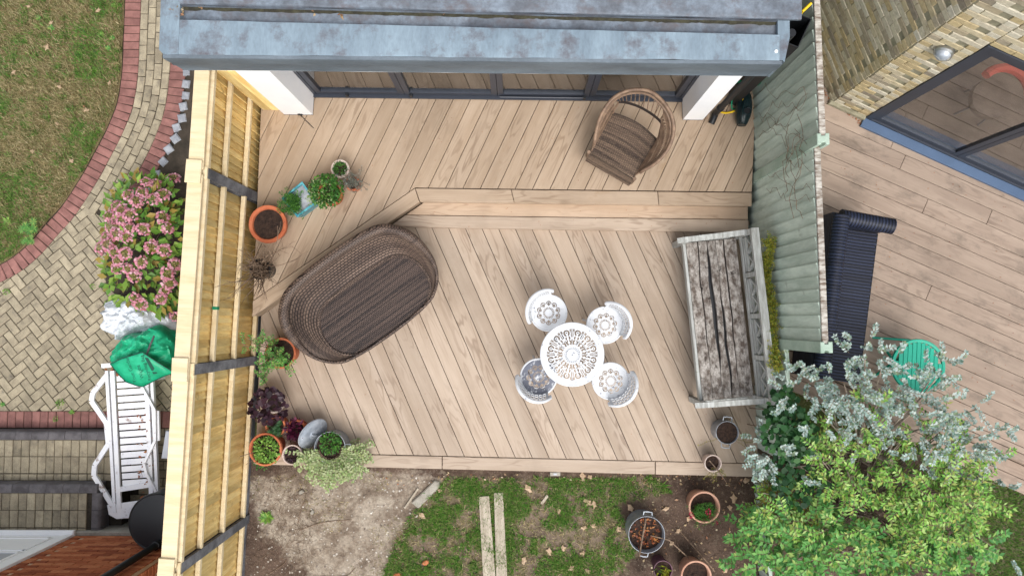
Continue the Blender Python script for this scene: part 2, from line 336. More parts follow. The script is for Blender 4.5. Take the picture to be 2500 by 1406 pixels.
class MB:
    def __init__(s): s.v = []; s.f = []; s.uv = {}
    def add(s, vs, fs, mtx=None):
        o = len(s.v)
        s.v += [tuple(mtx @ Vector(q)) if mtx is not None else tuple(q) for q in vs]
        s.f += [tuple(i+o for i in f) for f in fs]; return s
    def box(s, c, d, rz=0.0, mtx=None, ch=0.0):
        x, y, z = d[0]/2, d[1]/2, d[2]/2
        poly = [(-x, -y), (x, -y), (x, y), (-x, y)]
        m = Matrix.Translation(c) @ Matrix.Rotation(rz, 4, 'Z')
        if mtx is not None: m = mtx @ m
        return s.prism(poly, -z, z, ch, m)
    def prism(s, poly, z0, z1, ch=0.0, mtx=None, bottom=True):
        if area(poly) < 0: poly = poly[::-1]
        n = len(poly); vs = [(p[0], p[1], z0) for p in poly]; fs = []
        if ch:
            vs += [(p[0], p[1], z1-ch) for p in poly]; vs += [(p[0], p[1], z1) for p in inset(poly, ch)]
            lv = 3
        else:
            vs += [(p[0], p[1], z1) for p in poly]; lv = 2
        for k in range(lv-1):
            for i in range(n):
                j = (i+1) % n; fs.append((k*n+i, k*n+j, (k+1)*n+j, (k+1)*n+i))
        fs.append(tuple((lv-1)*n+i for i in range(n)))
        if bottom: fs.append(tuple(range(n-1, -1, -1)))
        return s.add(vs, fs, mtx)
    def beam(s, a, b, w, h, up=(0, 0, 1)):
        """box from a to b, w across, h along up"""
        a = Vector(a); b = Vector(b); d = (b-a); ln = d.length; d.normalize(); u = Vector(up)
        sd = d.cross(u)
        if sd.length < 1e-5: sd = d.cross(Vector((1, 0, 0)))
        sd.normalize(); u = sd.cross(d)
        vs = []
        for p in (a, b):
            for sx, sz in ((-1, -1), (1, -1), (1, 1), (-1, 1)): vs.append(tuple(p+sd*(sx*w/2)+u*(sz*h/2)))
        return s.add(vs, [(0, 1, 2, 3), (7, 6, 5, 4), (0, 4, 5, 1), (1, 5, 6, 2), (2, 6, 7, 3), (3, 7, 4, 0)])
    def tube(s, pts, r, n=8, closed=False, caps=True):
        pts = [Vector(p) for p in pts]; m = len(pts); vs = []; fs = []
        rr = r if callable(r) else (lambda t: r)
        prev = None
        for i in range(m):
            if closed: d = pts[(i+1) % m]-pts[i-1]
            else: d = pts[min(i+1, m-1)]-pts[max(i-1, 0)]
            if d.length < 1e-9: d = Vector((0, 0, 1))
            d.normalize()
            if prev is None:
                a = Vector((0, 0, 1)) if abs(d.z) < 0.9 else Vector((1, 0, 0)); x = d.cross(a).normalized()
            else:
                x = prev-d*prev.dot(d)
                x = x.normalized() if x.length > 1e-6 else d.orthogonal().normalized()
            prev = x; y = d.cross(x); q = rr(i/max(1, m-1))
            for k in range(n):
                a = 2*math.pi*k/n; vs.append(tuple(pts[i]+x*(q*math.cos(a))+y*(q*math.sin(a))))
        for i in range(m if closed else m-1):
            j = (i+1) % m
            for k in range(n):
                l = (k+1) % n; fs.append((i*n+k, i*n+l, j*n+l, j*n+k))
        if caps and not closed:
            fs.append(tuple(range(n-1, -1, -1))); fs.append(tuple((m-1)*n+k for k in range(n)))
        return s.add(vs, fs)
    def lathe(s, prof, n=32, c=(0, 0, 0), mtx=None):
        vs = []; fs = []; m = len(prof)
        for r, z in prof:
            for k in range(n):
                a = 2*math.pi*k/n; vs.append((c[0]+r*math.cos(a), c[1]+r*math.sin(a), c[2]+z))
        for i in range(m-1):
            for k in range(n):
                l = (k+1) % n; fs.append((i*n+k, i*n+l, (i+1)*n+l, (i+1)*n+k))
        if prof[0][0] > 1e-4: fs.append(tuple(range(n-1, -1, -1)))
        if prof[-1][0] > 1e-4: fs.append(tuple((m-1)*n+k for k in range(n)))
        return s.add(vs, fs, mtx)
    def leaf(s, p, d, nrm, ln, wd):
        """a small kite-shaped leaf with a fold"""
        d = Vector(d).normalized(); sd = d.cross(Vector(nrm))
        if sd.length < 1e-4: sd = d.orthogonal()
        sd.normalize(); up = sd.cross(d); p = Vector(p)
        m = p+d*(ln*0.45)
        s.add([p, m+sd*(wd/2)+up*(wd*0.12), p+d*ln, m-sd*(wd/2)+up*(wd*0.12)], [(0, 1, 2), (0, 2, 3)]); return s
    def disc(s, p, nrm, r, n=6, jag=0.0, rg=rnd):
        nrm = Vector(nrm).normalized(); x = nrm.orthogonal().normalized(); y = nrm.cross(x); p = Vector(p); a0 = rg.random()*6.28
        vs = []
        for k in range(n):
            q = r*(1+jag*(rg.random()-0.5)*2); a = a0+2*math.pi*k/n; vs.append(p+x*(q*math.cos(a))+y*(q*math.sin(a)))
        s.add(vs, [tuple(range(n))]); return s
    def mesh(s, name, smooth=False, sharp=40):
        me = bpy.data.meshes.new(name); me.from_pydata(s.v, [], s.f); me.update()
        if smooth:
            me.shade_smooth(); me.set_sharp_from_angle(angle=R(sharp))
        return me
    def build(s, name, mat, parent=None, loc=(0, 0, 0), rz=0.0, smooth=False, kind=None, sharp=40):
        me = s.mesh(name, smooth, sharp); me.materials.append(mat)
        o = bpy.data.objects.new(name, me); link(o, parent); o.location = loc; o.rotation_euler = (0, 0, rz)
        if kind: o['kind'] = kind
        return o

def surf(name, rows, mat, parent=None, closed=False, uvs=1.0, smooth=True, uvrot=False, loc=(0, 0, 0)):
    """grid surface from rows of points, with UVs in metres along the grid"""
    m, n = len(rows), len(rows[0]); vs = [tuple(p) for r in rows for p in r]; fs = []; lu = []
    V3 = [[Vector(p) for p in r] for r in rows]
    us = []
    for r in V3:
        a = [0.0]
        for k in range(1, n+(1 if closed else 0)): a.append(a[-1]+(r[k % n]-r[k-1]).length)
        us.append(a)
    mid = us[m//2]
    vv = [0.0]
    for i in range(1, m): vv.append(vv[-1]+sum((V3[i][k]-V3[i-1][k]).length for k in range(0, n, max(1, n//8)))/len(range(0, n, max(1, n//8))))
    for i in range(m-1):
        for k in range(n if closed else n-1):
            l = (k+1) % n
            fs.append((i*n+k, i*n+l, (i+1)*n+l, (i+1)*n+k))
            for (a, b) in ((k, i), (k+1, i), (k+1, i+1), (k, i+1)):
                q = (mid[a]*uvs, vv[b]*uvs); lu.append((q[1], q[0]) if uvrot else q)
    me = bpy.data.meshes.new(name); me.from_pydata(vs, [], fs); me.update()
    ul = me.uv_layers.new(name='UVMap'); ul.data.foreach_set('uv', [c for q in lu for c in q])
    if smooth: me.shade_smooth(); me.set_sharp_from_angle(angle=R(50))
    me.materials.append(mat)
    o = bpy.data.objects.new(name, me); link(o, parent); o.location = loc; return o
def uvplane(o, ax=(1, 0), scale=1.0):
    """planar UVs in metres from local x/y, u along ax"""
    me = o.data; ul = me.uv_layers.new(name='UVMap'); c, s_ = ax
    for lp in me.loops:
        p = me.vertices[lp.vertex_index].co
        ul.data[lp.index].uv = ((p.x*c+p.y*s_)*scale, (-p.x*s_+p.y*c+p.z)*scale)

def structure(o): o['kind'] = 'structure'; return o
def piece(name, mb_or_mesh, mat, parent, mtx=None):
    me = mb_or_mesh if isinstance(mb_or_mesh, bpy.types.Mesh) else mb_or_mesh.mesh(name)
    if not me.materials: me.materials.append(mat)
    o = bpy.data.objects.new(name, me); COL.objects.link(o); o.parent = parent
    if mtx is not None: o.matrix_local = mtx
    return o
def xy(v): return (v.x, v.y)
def poly_w(pts, z): return [xy(W(a, b, z)) for a, b in pts]
def framed(name, poly, z0, z1, mat, parent, ang, ch=0.002):
    """prism piece whose own x axis runs along ang (for the grain)"""
    c = Vector((sum(p[0] for p in poly)/len(poly), sum(p[1] for p in poly)/len(poly)))
    ca, sa = math.cos(-ang), math.sin(-ang)
    lp = [((p[0]-c.x)*ca-(p[1]-c.y)*sa, (p[0]-c.x)*sa+(p[1]-c.y)*ca) for p in poly]
    if abs(area(lp)) < 4e-4: return None
    mb = MB().prism(lp, z0, z1, ch)
    return piece(name, mb, mat, parent, Matrix.Translation((c.x, c.y, 0)) @ Matrix.Rotation(ang, 4, 'Z'))

def strips(parent, poly, ang, org, pitch, gap, z1, th, mat, name='deck_board', ends=None, rg=None):
    """clip parallel boards to a polygon; ends: optional cut length"""
    d = Vector((math.cos(ang), math.sin(ang))); n = Vector((-d.y, d.x)); o = Vector(org)
    ks = [((Vector(p)-o).dot(n))/pitch for p in poly]
    for k in range(math.floor(min(ks))-1, math.ceil(max(ks))+1):
        a = o+n*(k*pitch+gap/2); b = o+n*((k+1)*pitch-gap/2)
        q = clip(clip(list(poly), a, n), b, -n)
        if len(q) < 3: continue
        if ends:
            ts = [Vector(p).dot(d) for p in q]; t = min(ts)-rg.random()*ends; cuts = []
            while t < max(ts): cuts.append(t); t += ends
            cuts.append(t)
            for t0, t1 in zip(cuts[:-1], cuts[1:]):
                w = clip(clip(q, d*(t0+0.0025), d), d*(t1-0.0025), -d)
                if len(w) >= 3: framed(name, w, z1-th, z1, mat, parent, ang)
        else:
            framed(name, q, z1-th, z1, mat, parent, ang)

# ---- foliage helpers
def rv(rg, up=0.0):
    while True:
        v = Vector((rg.uniform(-1, 1), rg.uniform(-1, 1), rg.uniform(-1, 1)))
        if 0.05 < v.length < 1: break
    v.normalize(); v.z += up; return v.normalized()
def sprig(mb, st, p, d, ln, n, ll, lw, rg, droop=0.3, pair=True, up=0.6, sr=0.0025):
    """a stem with paired leaves"""
    d = Vector(d).normalized(); p = Vector(p); pts = [p.copy()]; q = p.copy(); dd = d.copy()
    for i in range(n):
        dd = (dd+Vector((rg.uniform(-.25, .25), rg.uniform(-.25, .25), rg.uniform(-.2, .2)-droop/n))).normalized()
        q = q+dd*(ln/n); pts.append(q.copy())
        sd = dd.cross(Vector((0, 0, 1)))
        sd = sd.normalized() if sd.length > 1e-3 else Vector((1, 0, 0))
        for s_ in ((-1, 1) if pair else (rg.choice((-1, 1)),)):
            ld = (sd*s_+dd*rg.uniform(0.3, 0.9)+Vector((0, 0, rg.uniform(-.2, .5)))).normalized()
            mb.leaf(q, ld, rv(rg, up*2), ll*rg.uniform(.7, 1.2), lw*rg.uniform(.75, 1.2))
    mb.leaf(q, dd, rv(rg, up*2), ll, lw)
    if st is not None: st.tube(pts, sr, 4, caps=False)
def tuft(mb, c, rad, n, ll, lw, rg, up=0.8, flat=0.6):
    """a loose ball of leaves"""
    for _ in range(n):
        v = rv(rg, 0.35); r = rad*rg.uniform(0.35, 1.0)**0.6
        p = Vector(c)+Vector((v.x*r, v.y*r, v.z*r*flat))
        d = (v+rv(rg)*0.9).normalized()
        mb.leaf(p, d, rv(rg, up*2), ll*rg.uniform(.6, 1.3), lw*rg.uniform(.6, 1.3))
def blades(mb, pts, ln, wd, rg, lean=0.7):
    for p in pts:
        a = rg.random()*6.283; d = Vector((math.cos(a)*lean*rg.uniform(.3, 1.3), math.sin(a)*lean*rg.uniform(.3, 1.3), 1)).normalized()
        sd = Vector((-math.sin(a), math.cos(a), 0)); l = ln*rg.uniform(.4, 1.3); w = wd*rg.uniform(.6, 1.3)
        p = Vector(p); m = len(mb.v)
        mb.v += [tuple(p-sd*w/2), tuple(p+sd*w/2), tuple(p+d*l)]; mb.f.append((m, m+1, m+2))
# ================================================================== the setting
def groundmat(name, stops, sc=3.0, fine=35, second=None, attr=None):
    t = NT(name); v = t.coord(rand=False)
    col = t.ramp(t.noise(v, sc, 8, 0.68), stops)
    if attr:
        for an, st in attr:
            a = t.n('ShaderNodeAttribute', attribute_name=an)
            c2 = t.ramp(t.noise(v, sc*1.7, 8, 0.7), st)
            ad = t.n('ShaderNodeMath', operation='ADD'); t.l(a.outputs['Fac'], ad.inputs[0])
            t.l(t.mr(t.noise(v, 9, 5, 0.7), 0.2, 0.8, -0.75, 0.75), ad.inputs[1])
            col = t.mix(t.mr(ad.outputs[0], 0.2, 0.8, 0, 1), col, c2)
    g = t.noise(v, fine, 6, 0.75); col = t.value(col, t.mr(g, 0.3, 0.7, 0.7, 1.3))
    # pale grit
    vo = t.n('ShaderNodeTexVoronoi'); vo.inputs['Scale'].default_value = 45; t.l(v, vo.inputs['Vector'])
    col = t.mix(t.mr(vo.outputs['Distance'], 0.10, 0.16, 0.55, 0), col, S(196, 184, 168))
    t.bump(g, 0.8, 0.02); return t.done(col, 0.95, 0, 0.1)
MT['ground'] = groundmat('ground_far', [(0.35, S(80, 98, 52)), (0.65, S(120, 116, 76))])
MT['lawn_left'] = groundmat('dry_lawn', [(0.30, S(64, 82, 40)), (0.42, S(98, 98, 60)), (0.52, S(130, 116, 84)), (0.62, S(116, 100, 70)), (0.72, S(84, 68, 50))], 4.0, 60)
MT['garden'] = groundmat('garden_soil', [(0.35, S(112, 94, 82)), (0.55, S(92, 76, 66)), (0.7, S(70, 58, 50))], 3.0, 30,
    attr=[('dry', [(0.3, S(188, 176, 160)), (0.46, S(164, 151, 135)), (0.56, S(136, 121, 106)), (0.72, S(98, 85, 74))]), ('green', [(0.3, S(84, 92, 54)), (0.42, S(112, 102, 78)), (0.54, S(132, 116, 100)), (0.7, S(92, 78, 66))])])

# one terrain sheet: high on the garden side, low on the neighbour's side of the left fence
FA, FB = W(640, 270, ZU), W(600, 1406, ZG)            # foot of the left fence
fd = Vector((FB.x-FA.x, FB.y-FA.y)).normalized()      # runs towards the viewer's bottom edge
fn = Vector((fd.y, -fd.x))                            # points west, to the neighbour
if fn.x > 0: fn = -fn
def fence_pt(y, off=0.0):
    t = (y-FA.y)/fd.y
    return Vector((FA.x+fd.x*t+fn.x*off, FA.y+fd.y*t+fn.y*off))
rows = []
for y in (-90, -20, -6, -3, 0, 3, 6, 20, 90):
    fx = fence_pt(max(-8, min(8, y))).x
    rows.append([(-90, y, ZL-0.09), (-20, y, ZL-0.09), (fx-0.09, y, ZL-0.09), (fx-0.05, y, ZG-0.06), (4, y, ZG-0.06), (20, y, ZG-0.06), (90, y, ZG-0.06)])
structure(surf('ground', rows, MT['ground'], smooth=False))

# ---- garden bed in front of the deck
gx0, gx1, gy0, gy1, gs = -3.22, 7.2, -3.9, -1.45, 0.04
GRASS = [(1085, 1165), (1010, 1245), (965, 1310), (935, 1420), (1500, 1420), (1560, 1330), (1500, 1230), (1640, 1200), (1600, 1165), (1300, 1168)]
GRASS2 = [(2385, 1165), (2520, 1180), (2520, 1420), (2380, 1420)]
DRY = [(600, 1160), (900, 1150), (1110, 1165), (1030, 1240), (985, 1310), (950, 1420), (780, 1420), (640, 1300)]
nx = int((gx1-gx0)/gs)+1; ny = int((gy1-gy0)/gs)+1
def gz(x, y):
    return ZG+0.022*noise.noise(Vector((x*2.2, y*2.2, 0)))+0.012*noise.noise(Vector((x*7, y*7, 3)))+0.006*noise.noise(Vector((x*19, y*19, 5)))
vs = []; dry = []; gre = []
for j in range(ny):
    for i in range(nx):
        x, y = gx0+i*gs, gy0+j*gs
        if x < fence_pt(y).x: x = fence_pt(y).x-0.02
        z = gz(x, y); vs.append((x, y, z)); q = P((x, y, z))
        dry.append(1.0 if inside(q, DRY) else 0.0); gre.append(1.0 if inside(q, GRASS) or inside(q, GRASS2) else 0.0)
def blur(a):
    b = a[:]
    for j in range(2, ny-2):
        for i in range(2, nx-2):
            b[j*nx+i] = (a[j*nx+i]*2+a[j*nx+i-2]+a[j*nx+i+2]+a[(j-2)*nx+i]+a[(j+2)*nx+i])/6
    return b
dry = blur(blur(dry)); gre = blur(blur(gre))
fs = [(j*nx+i, j*nx+i+1, (j+1)*nx+i+1, (j+1)*nx+i) for j in range(ny-1) for i in range(nx-1)]
me = bpy.data.meshes.new('garden_soil'); me.from_pydata(vs, [], fs); me.update(); me.shade_smooth(); me.materials.append(MT['garden'])
for an, arr in (('dry', dry), ('green', gre)):
    me.attributes.new(an, 'FLOAT', 'POINT').data.foreach_set('value', arr)
garden = structure(link(bpy.data.objects.new('garden_soil', me)))

rg = random.Random(3)
def scatter(poly_px, z, n, rg, test=None, zf=None):
    xs = [p[0] for p in poly_px]; ys = [p[1] for p in poly_px]; out = []; c = 0
    while len(out) < n and c < n*12:
        c += 1; q = (rg.uniform(min(xs), max(xs)), rg.uniform(min(ys), max(ys)))
        if not inside(q, poly_px): continue
        w = W(q[0], q[1], z)
        if test and not test(w): continue
        if zf: w.z = zf(w.x, w.y)
        out.append(w)
    return out
g1 = MB(); g2 = MB()
pt = scatter(GRASS, ZG, 17000, rg, lambda w: noise.noise(Vector((w.x*2.6, w.y*2.6, 9)))+0.5*noise.noise(Vector((w.x*8, w.y*8, 2))) > 0.03+rg.uniform(-.25, .25), gz)
blades(g1, pt, 0.06, 0.010, rg, 1.2)
pt = scatter(GRASS, ZG, 5000, rg, None, gz); blades(g2, pt, 0.06, 0.008, rg, 1.6)
pt = scatter(GRASS2, ZG, 9000, rg, None, gz); blades(g1, pt, 0.05, 0.007, rg, 0.9)
pt = scatter(DRY, ZG, 500, rg, lambda w: noise.noise(Vector((w.x*3, w.y*3, 9))) > 0.1, gz); blades(g2, pt, 0.05, 0.006, rg, 1.6)
for p_ in scatter(GRASS, ZG, 150, rg, None, gz):
    blades(g1, [Vector((p_.x+rg.gauss(0, .02), p_.y+rg.gauss(0, .02), p_.z)) for _ in range(26)], 0.085, 0.010, rg, 1.1)
o = g1.build('garden_grass', L['grass'], kind='stuff'); tag(o, 'patchy green grass growing in the garden in front of the deck', 'grass')
o = g2.build('dry_grass', L['straw'], kind='stuff'); tag(o, 'dead straw coloured grass among the garden grass', 'grass')

# ---- decks
def deck_base(name, pts, z, th=0.10):
    return structure(MB().prism(poly_w(pts, z), z-th, z-0.034).build(name, MT['dark_gap']))
# upper deck
UP = [(648, 150), (1850, 150), (1836, 471), (1013, 460), (618, 735)]
up = deck_base('upper_deck', [(648, 130), (1850, 130), (1832, 496), (1026, 486), (626, 762)], ZU, 0.42)
upf = inset(poly_w([(641, 150), (1850, 150), (1836, 469), (1013.5, 458.5), (618, 733.5)], ZU)[::-1], 0.003)
a0, a1 = W(1045.2, 460.4, ZU), W(1120, 300, ZU)
p0, p1 = W(811, 232, ZU), W(709, 441, ZU)
ang_up = math.atan2(p0.y-p1.y, p0.x-p1.x)
# joint positions read along the border line
jl, jr = W(1045.2, 459.4, ZU), W(1383.6, 465.4, ZU)
nrm = Vector((-math.sin(ang_up), math.cos(ang_up)))
pitch_up = abs((Vector(xy(jr))-Vector(xy(jl))).dot(nrm))/8
strips(up, upf, ang_up, xy(jl), pitch_up, 0.0065, ZU, 0.03, MT['deck_up'])
def board(parent, px4, z, mat, th=0.03, name='border_board'):
    q = poly_w(px4, z); a = Vector(q[1])-Vector(q[0])
    return framed(name, q, z-th, z, mat, parent, math.atan2(a.y, a.x), 0.004)
board(up, [(617, 735), (1012.6, 460), (1023.5, 492.5), (616, 773)], ZU, MT['deck_up'])
def lerp(a, b, t): return (a[0]+(b[0]-a[0])*t, a[1]+(b[1]-a[1])*t)
def split_board(parent, A, B, C, D, cuts, z, mat):
    """A-B upper edge, D-C lower edge, cut at fractions"""
    cs = [0]+cuts+[1]
    for t0, t1 in zip(cs[:-1], cs[1:]):
        e = 0.0008
        board(parent, [lerp(A, B, t0+e), lerp(A, B, t1-e), lerp(D, C, t1-e), lerp(D, C, t0+e)], z, mat)
split_board(up, (1013.5, 460), (1836, 471), (1836, 503.5), (1024.5, 492.5), [0.285, 0.72], ZU, MT['deck_up'])
def riser(parent, pa, pb, z1, z0, th=0.022, mat=None, name='riser_board', inset_=0.012):
    """vertical board under an edge, facing the camera side"""
    a, b = W(*pa, z1), W(*pb, z1); d = Vector((b.x-a.x, b.y-a.y)).normalized(); n = Vector((-d.y, d.x))
    q = [Vector(xy(a))+n*inset_, Vector(xy(b))+n*inset_, Vector(xy(b))+n*(inset_+th), Vector(xy(a))+n*(inset_+th)]
    framed(name, [tuple(k) for k in q], z0, z1-0.032, mat or MT['deck_up'], parent, math.atan2(d.y, d.x), 0)
riser(up, (616, 773), (1024, 492.5), ZU, 0.004)
riser(up, (1024.5, 492.5), (1830, 503.5), ZU, ZT+0.002, mat=MT['deck_step'])
# step
st = structure(MB().prism(poly_w([(1030, 497), (1818, 508), (1818, 560), (958, 546)], ZT), -0.09, ZT-0.034).build('deck_step', MT['dark_gap']))
mitre0, mitre1 = (1016, 505.5), (966, 542)
sp = poly_w([(1018, 484), (1825, 491), (1826, 537), (978, 524)], ZT)
# back edge runs in under the nosing; the left end follows the diagonal riser
dg0, dg1 = W(616, 773, ZU), W(1024, 492.5, ZU); dgd = Vector((dg1.x-dg0.x, dg1.y-dg0.y)).normalized(); dgn = Vector((dgd.y, -dgd.x))
def cut_diag(poly, off=0.004): return clip(poly, (dg0.x+dgn.x*off, dg0.y+dgn.y*off), dgn)
bk = poly_w([(900, 489.8), (1826, 502.5), (1826, 535.5), (900, 523.0)], ZT); fr = poly_w([(900, 524.6), (1827, 537.0), (1827, 567.5), (900, 552.8)], ZT)
for q in (bk, fr):
    a = Vector(q[1])-Vector(q[0]); q = cut_diag(q)
    framed('step_board', q, ZT-0.03, ZT, MT['deck_step'] if q is not None and abs(q[0][1]-bk[0][1]) < 0.06 else MT['deck_low'], st, math.atan2(a.y, a.x), 0.004)
a, b = W(905, 553, ZT), W(1825, 567.5, ZT)
d = Vector((b.x-a.x, b.y-a.y)).normalized(); n = Vector((-d.y, d.x))
q = [Vector(xy(a))+n*0.012, Vector(xy(b))+n*0.012, Vector(xy(b))+n*0.034, Vector(xy(a))+n*0.034]
framed('riser_board', cut_diag([tuple(k) for k in q]), 0.004, ZT-0.032, MT['deck_step'], st, math.atan2(d.y, d.x), 0)

# lower deck
low = deck_base('lower_deck', [(652, 560), (1846, 560), (1846, 1152), (628, 1122)], 0.0, 0.09)
lf = inset(poly_w([(646, 540), (1850, 540), (1850, 1131.0), (624, 1101.5)], 0.0)[::-1], 0.002)
# joints: (1218.2,560.5)-(1465.6,1120.4), pitch read along the front border
b0, b1 = W(1218.2, 560.5, 0), W(1465.6, 1120.4, 0); ang_lo = math.atan2(b0.y-b1.y, b0.x-b1.x)
nrm = Vector((-math.sin(ang_lo), math.cos(ang_lo)))
k0, k1 = W(926.2, 1107.5, 0), W(1674.3, 1126.0, 0)
pitch_lo = abs((Vector(xy(k1))-Vector(xy(k0))).dot(nrm))/18
# keep clear of the upper deck's diagonal riser and of the step
lfc = clip(lf, (dg0.x+dgn.x*(-0.03), dg0.y+dgn.y*(-0.03)), dgn)
strips(low, lfc, ang_lo, xy(b1), pitch_lo, 0.0065, 0.0, 0.03, MT['deck_low'])
split_board(low, (620, 1103), (1845, 1132), (1845, 1163.5), (620, 1133), [0.375, 0.80], 0.0, MT['deck_low'])
riser(low, (620, 1133), (1845, 1163.5), 0.0, ZG-0.02, mat=MT['deck_low'])
print('pitch', pitch_up, pitch_lo, math.degrees(ang_up), math.degrees(ang_lo))

# right-hand neighbour's deck
rd0, rd1 = W(2141, 638.5, ZR), W(2500, 796.5, ZR)
ang_r = math.atan2(rd1.y-rd0.y, rd1.x-rd0.x)
dr = Vector((math.cos(ang_r), math.sin(ang_r))); nr = Vector((-dr.y, dr.x))
q0 = W(2440, 1082, ZR)
RDX = 2.98
rp = [(RDX, 4.4), (8.5, 4.4), (8.5, q0.y+dr.y/dr.x*(8.5-q0.x)), (RDX, q0.y+dr.y/dr.x*(RDX-q0.x))]
rdk = structure(MB().prism(inset(rp[::-1], 0.02), ZG-0.05, ZR-0.034).build('neighbour_deck', MT['dark_gap']))
strips(rdk, rp[::-1], ang_r, xy(rd0), 0.1815, 0.0055, ZR, 0.03, MT['deck_right'], ends=3.6, rg=random.Random(5))
# border and lower step along its garden side
e0 = Vector((rp[3][0], rp[3][1])); e1 = Vector((rp[2][0], rp[2][1]))
framed('border_board', [tuple(e0-nr*0.006), tuple(e1-nr*0.006), tuple(e1-nr*0.10), tuple(e0-nr*0.10)], ZR-0.03, ZR, MT['deck_right'], rdk, ang_r, 0.004)
framed('riser_board', [tuple(e0-nr*0.075), tuple(e1-nr*0.075), tuple(e1-nr*0.097), tuple(e0-nr*0.097)], ZG+0.03, ZR-0.032, MT['deck_right'], rdk, ang_r, 0)
for k in range(2):
    framed('step_board', [tuple(e0-nr*(0.105+k*0.15)), tuple(e1-nr*(0.105+k*0.15)), tuple(e1-nr*(0.25+k*0.15)), tuple(e0-nr*(0.25+k*0.15))], ZG-0.06, ZG+0.06, MT['deck_right'], rdk, ang_r, 0.004)

# ---- neighbour's paving on the left
def block(l, w, h=0.05, ch=0.006): return MB().prism([(-l/2, -w/2), (l/2, -w/2), (l/2, w/2), (-l/2, w/2)], -h, 0, ch, bottom=False).mesh('block')
pav = structure(MB().prism([(-9.5, 4.5), (-9.5, -5), (FB.x-0.12, -5), (FA.x-0.12, 4.5)], ZL-0.09, ZL-0.012).build('paving_bed', MT['joint']))
BW = 0.1005
OUT = [(306, -60), (305, 0), (301, 100), (297, 180), (286, 250), (263, 310), (235, 365), (205, 420), (175, 468), (148, 507), (112, 547), (75, 590), (35, 625), (0, 646), (-60, 672)]
def resample(pts, step, z):
    w = [W(a, b, z) for a, b in pts]
    # Catmull-Rom then even arclength
    c = []
    for i in range(len(w)-1):
        p = [w[max(i-1, 0)], w[i], w[i+1], w[min(i+2, len(w)-1)]]
        for k in range(12):
            t = k/12; c.append(0.5*((2*p[1])+(p[2]-p[0])*t+(2*p[0]-5*p[1]+4*p[2]-p[3])*t*t+(3*p[1]-p[0]-3*p[2]+p[3])*t**3))
    c.append(w[-1]); out = [c[0]]; acc = 0
    for i in range(1, len(c)):
        seg = (c[i]-c[i-1]).length
        while acc+seg >= step:
            t = (step-acc)/seg; q = c[i-1].lerp(c[i], t); out.append(q); c[i-1] = q; seg = (c[i]-q).length; acc = 0
        acc += seg
    return out
fine_out = resample(OUT, 0.02, ZL)
def offset_curve(c, d):
    out = []
    for i in range(len(c)):
        a = c[min(i+3, len(c)-1)]-c[max(i-3, 0)]; a.normalize(); out.append(c[i]+Vector((-a.y, a.x, 0))*d)
    return out
def even(c, step, start=0.0):
    out = []; acc = -start; last = c[0]
    nextd = 0.0; tot = -start
    for i in range(1, len(c)):
        seg = (c[i]-c[i-1]).length
        while seg > 1e-9 and tot+seg >= nextd:
            t = (nextd-tot)/seg
            if 0 <= t <= 1: out.append((c[i-1].lerp(c[i], t), (c[i]-c[i-1]).normalized()))
            nextd += step
        tot += seg
    return out
def row_blocks(name, parent, curve, pitch, mesh_, mat, across, start=0.0, cond=None, zj=0.0):
    for p, d in even(curve, pitch, start):
        if cond and not cond(p): continue
        a = math.atan2(d.y, d.x)+(math.pi/2 if across else 0)+rnd.uniform(-.012, .012)
        piece(name, mesh_, mat, parent, Matrix.Translation((p.x, p.y, ZL+rnd.uniform(-.003, .003)+zj)) @ Matrix.Rotation(a, 4, 'Z'))
edge_mesh = block(0.198, BW-0.007); blk = block(0.2*1.005-0.008, BW-0.008)
edging = structure(MB().prism([(-9.4, 4.4), (-9.4, 4.3), (-9.3, 4.3)], ZL-0.011, ZL-0.010).build('path_edging', MT['joint']))
row_blocks('edging_block', edging, offset_curve(fine_out, 0.100), BW, edge_mesh, MT['block_red'], True)
path = structure(MB().prism([(-9.4, 4.2), (-9.4, 4.1), (-9.3, 4.1)], ZL-0.011, ZL-0.010).build('block_path', MT['joint']))
# the running-bond stretch ends on this line, herringbone carries on
ta, tb = W(196, 497, ZL), W(330, 585, ZL); td = Vector((tb.x-ta.x, tb.y-ta.y)).normalized(); tn = Vector((-td.y, td.x))
if tn.y < 0: tn = -tn
def above(p, m=0.0): return (p.x-ta.x)*tn.x+(p.y-ta.y)*tn.y > m
for k in range(4):
    row_blocks('path_block', path, offset_curve(fine_out, 0.2+BW*(k+0.5)), BW*2, blk, MT['block_yellow'], False, start=(k % 2)*BW+0.02*k, cond=lambda p: above(p, 0.0))
row_blocks('edging_block', edging, offset_curve(fine_out, 0.2+BW*4+0.1), BW, edge_mesh, MT['block_red'], True, cond=lambda p: above(p, -0.05))
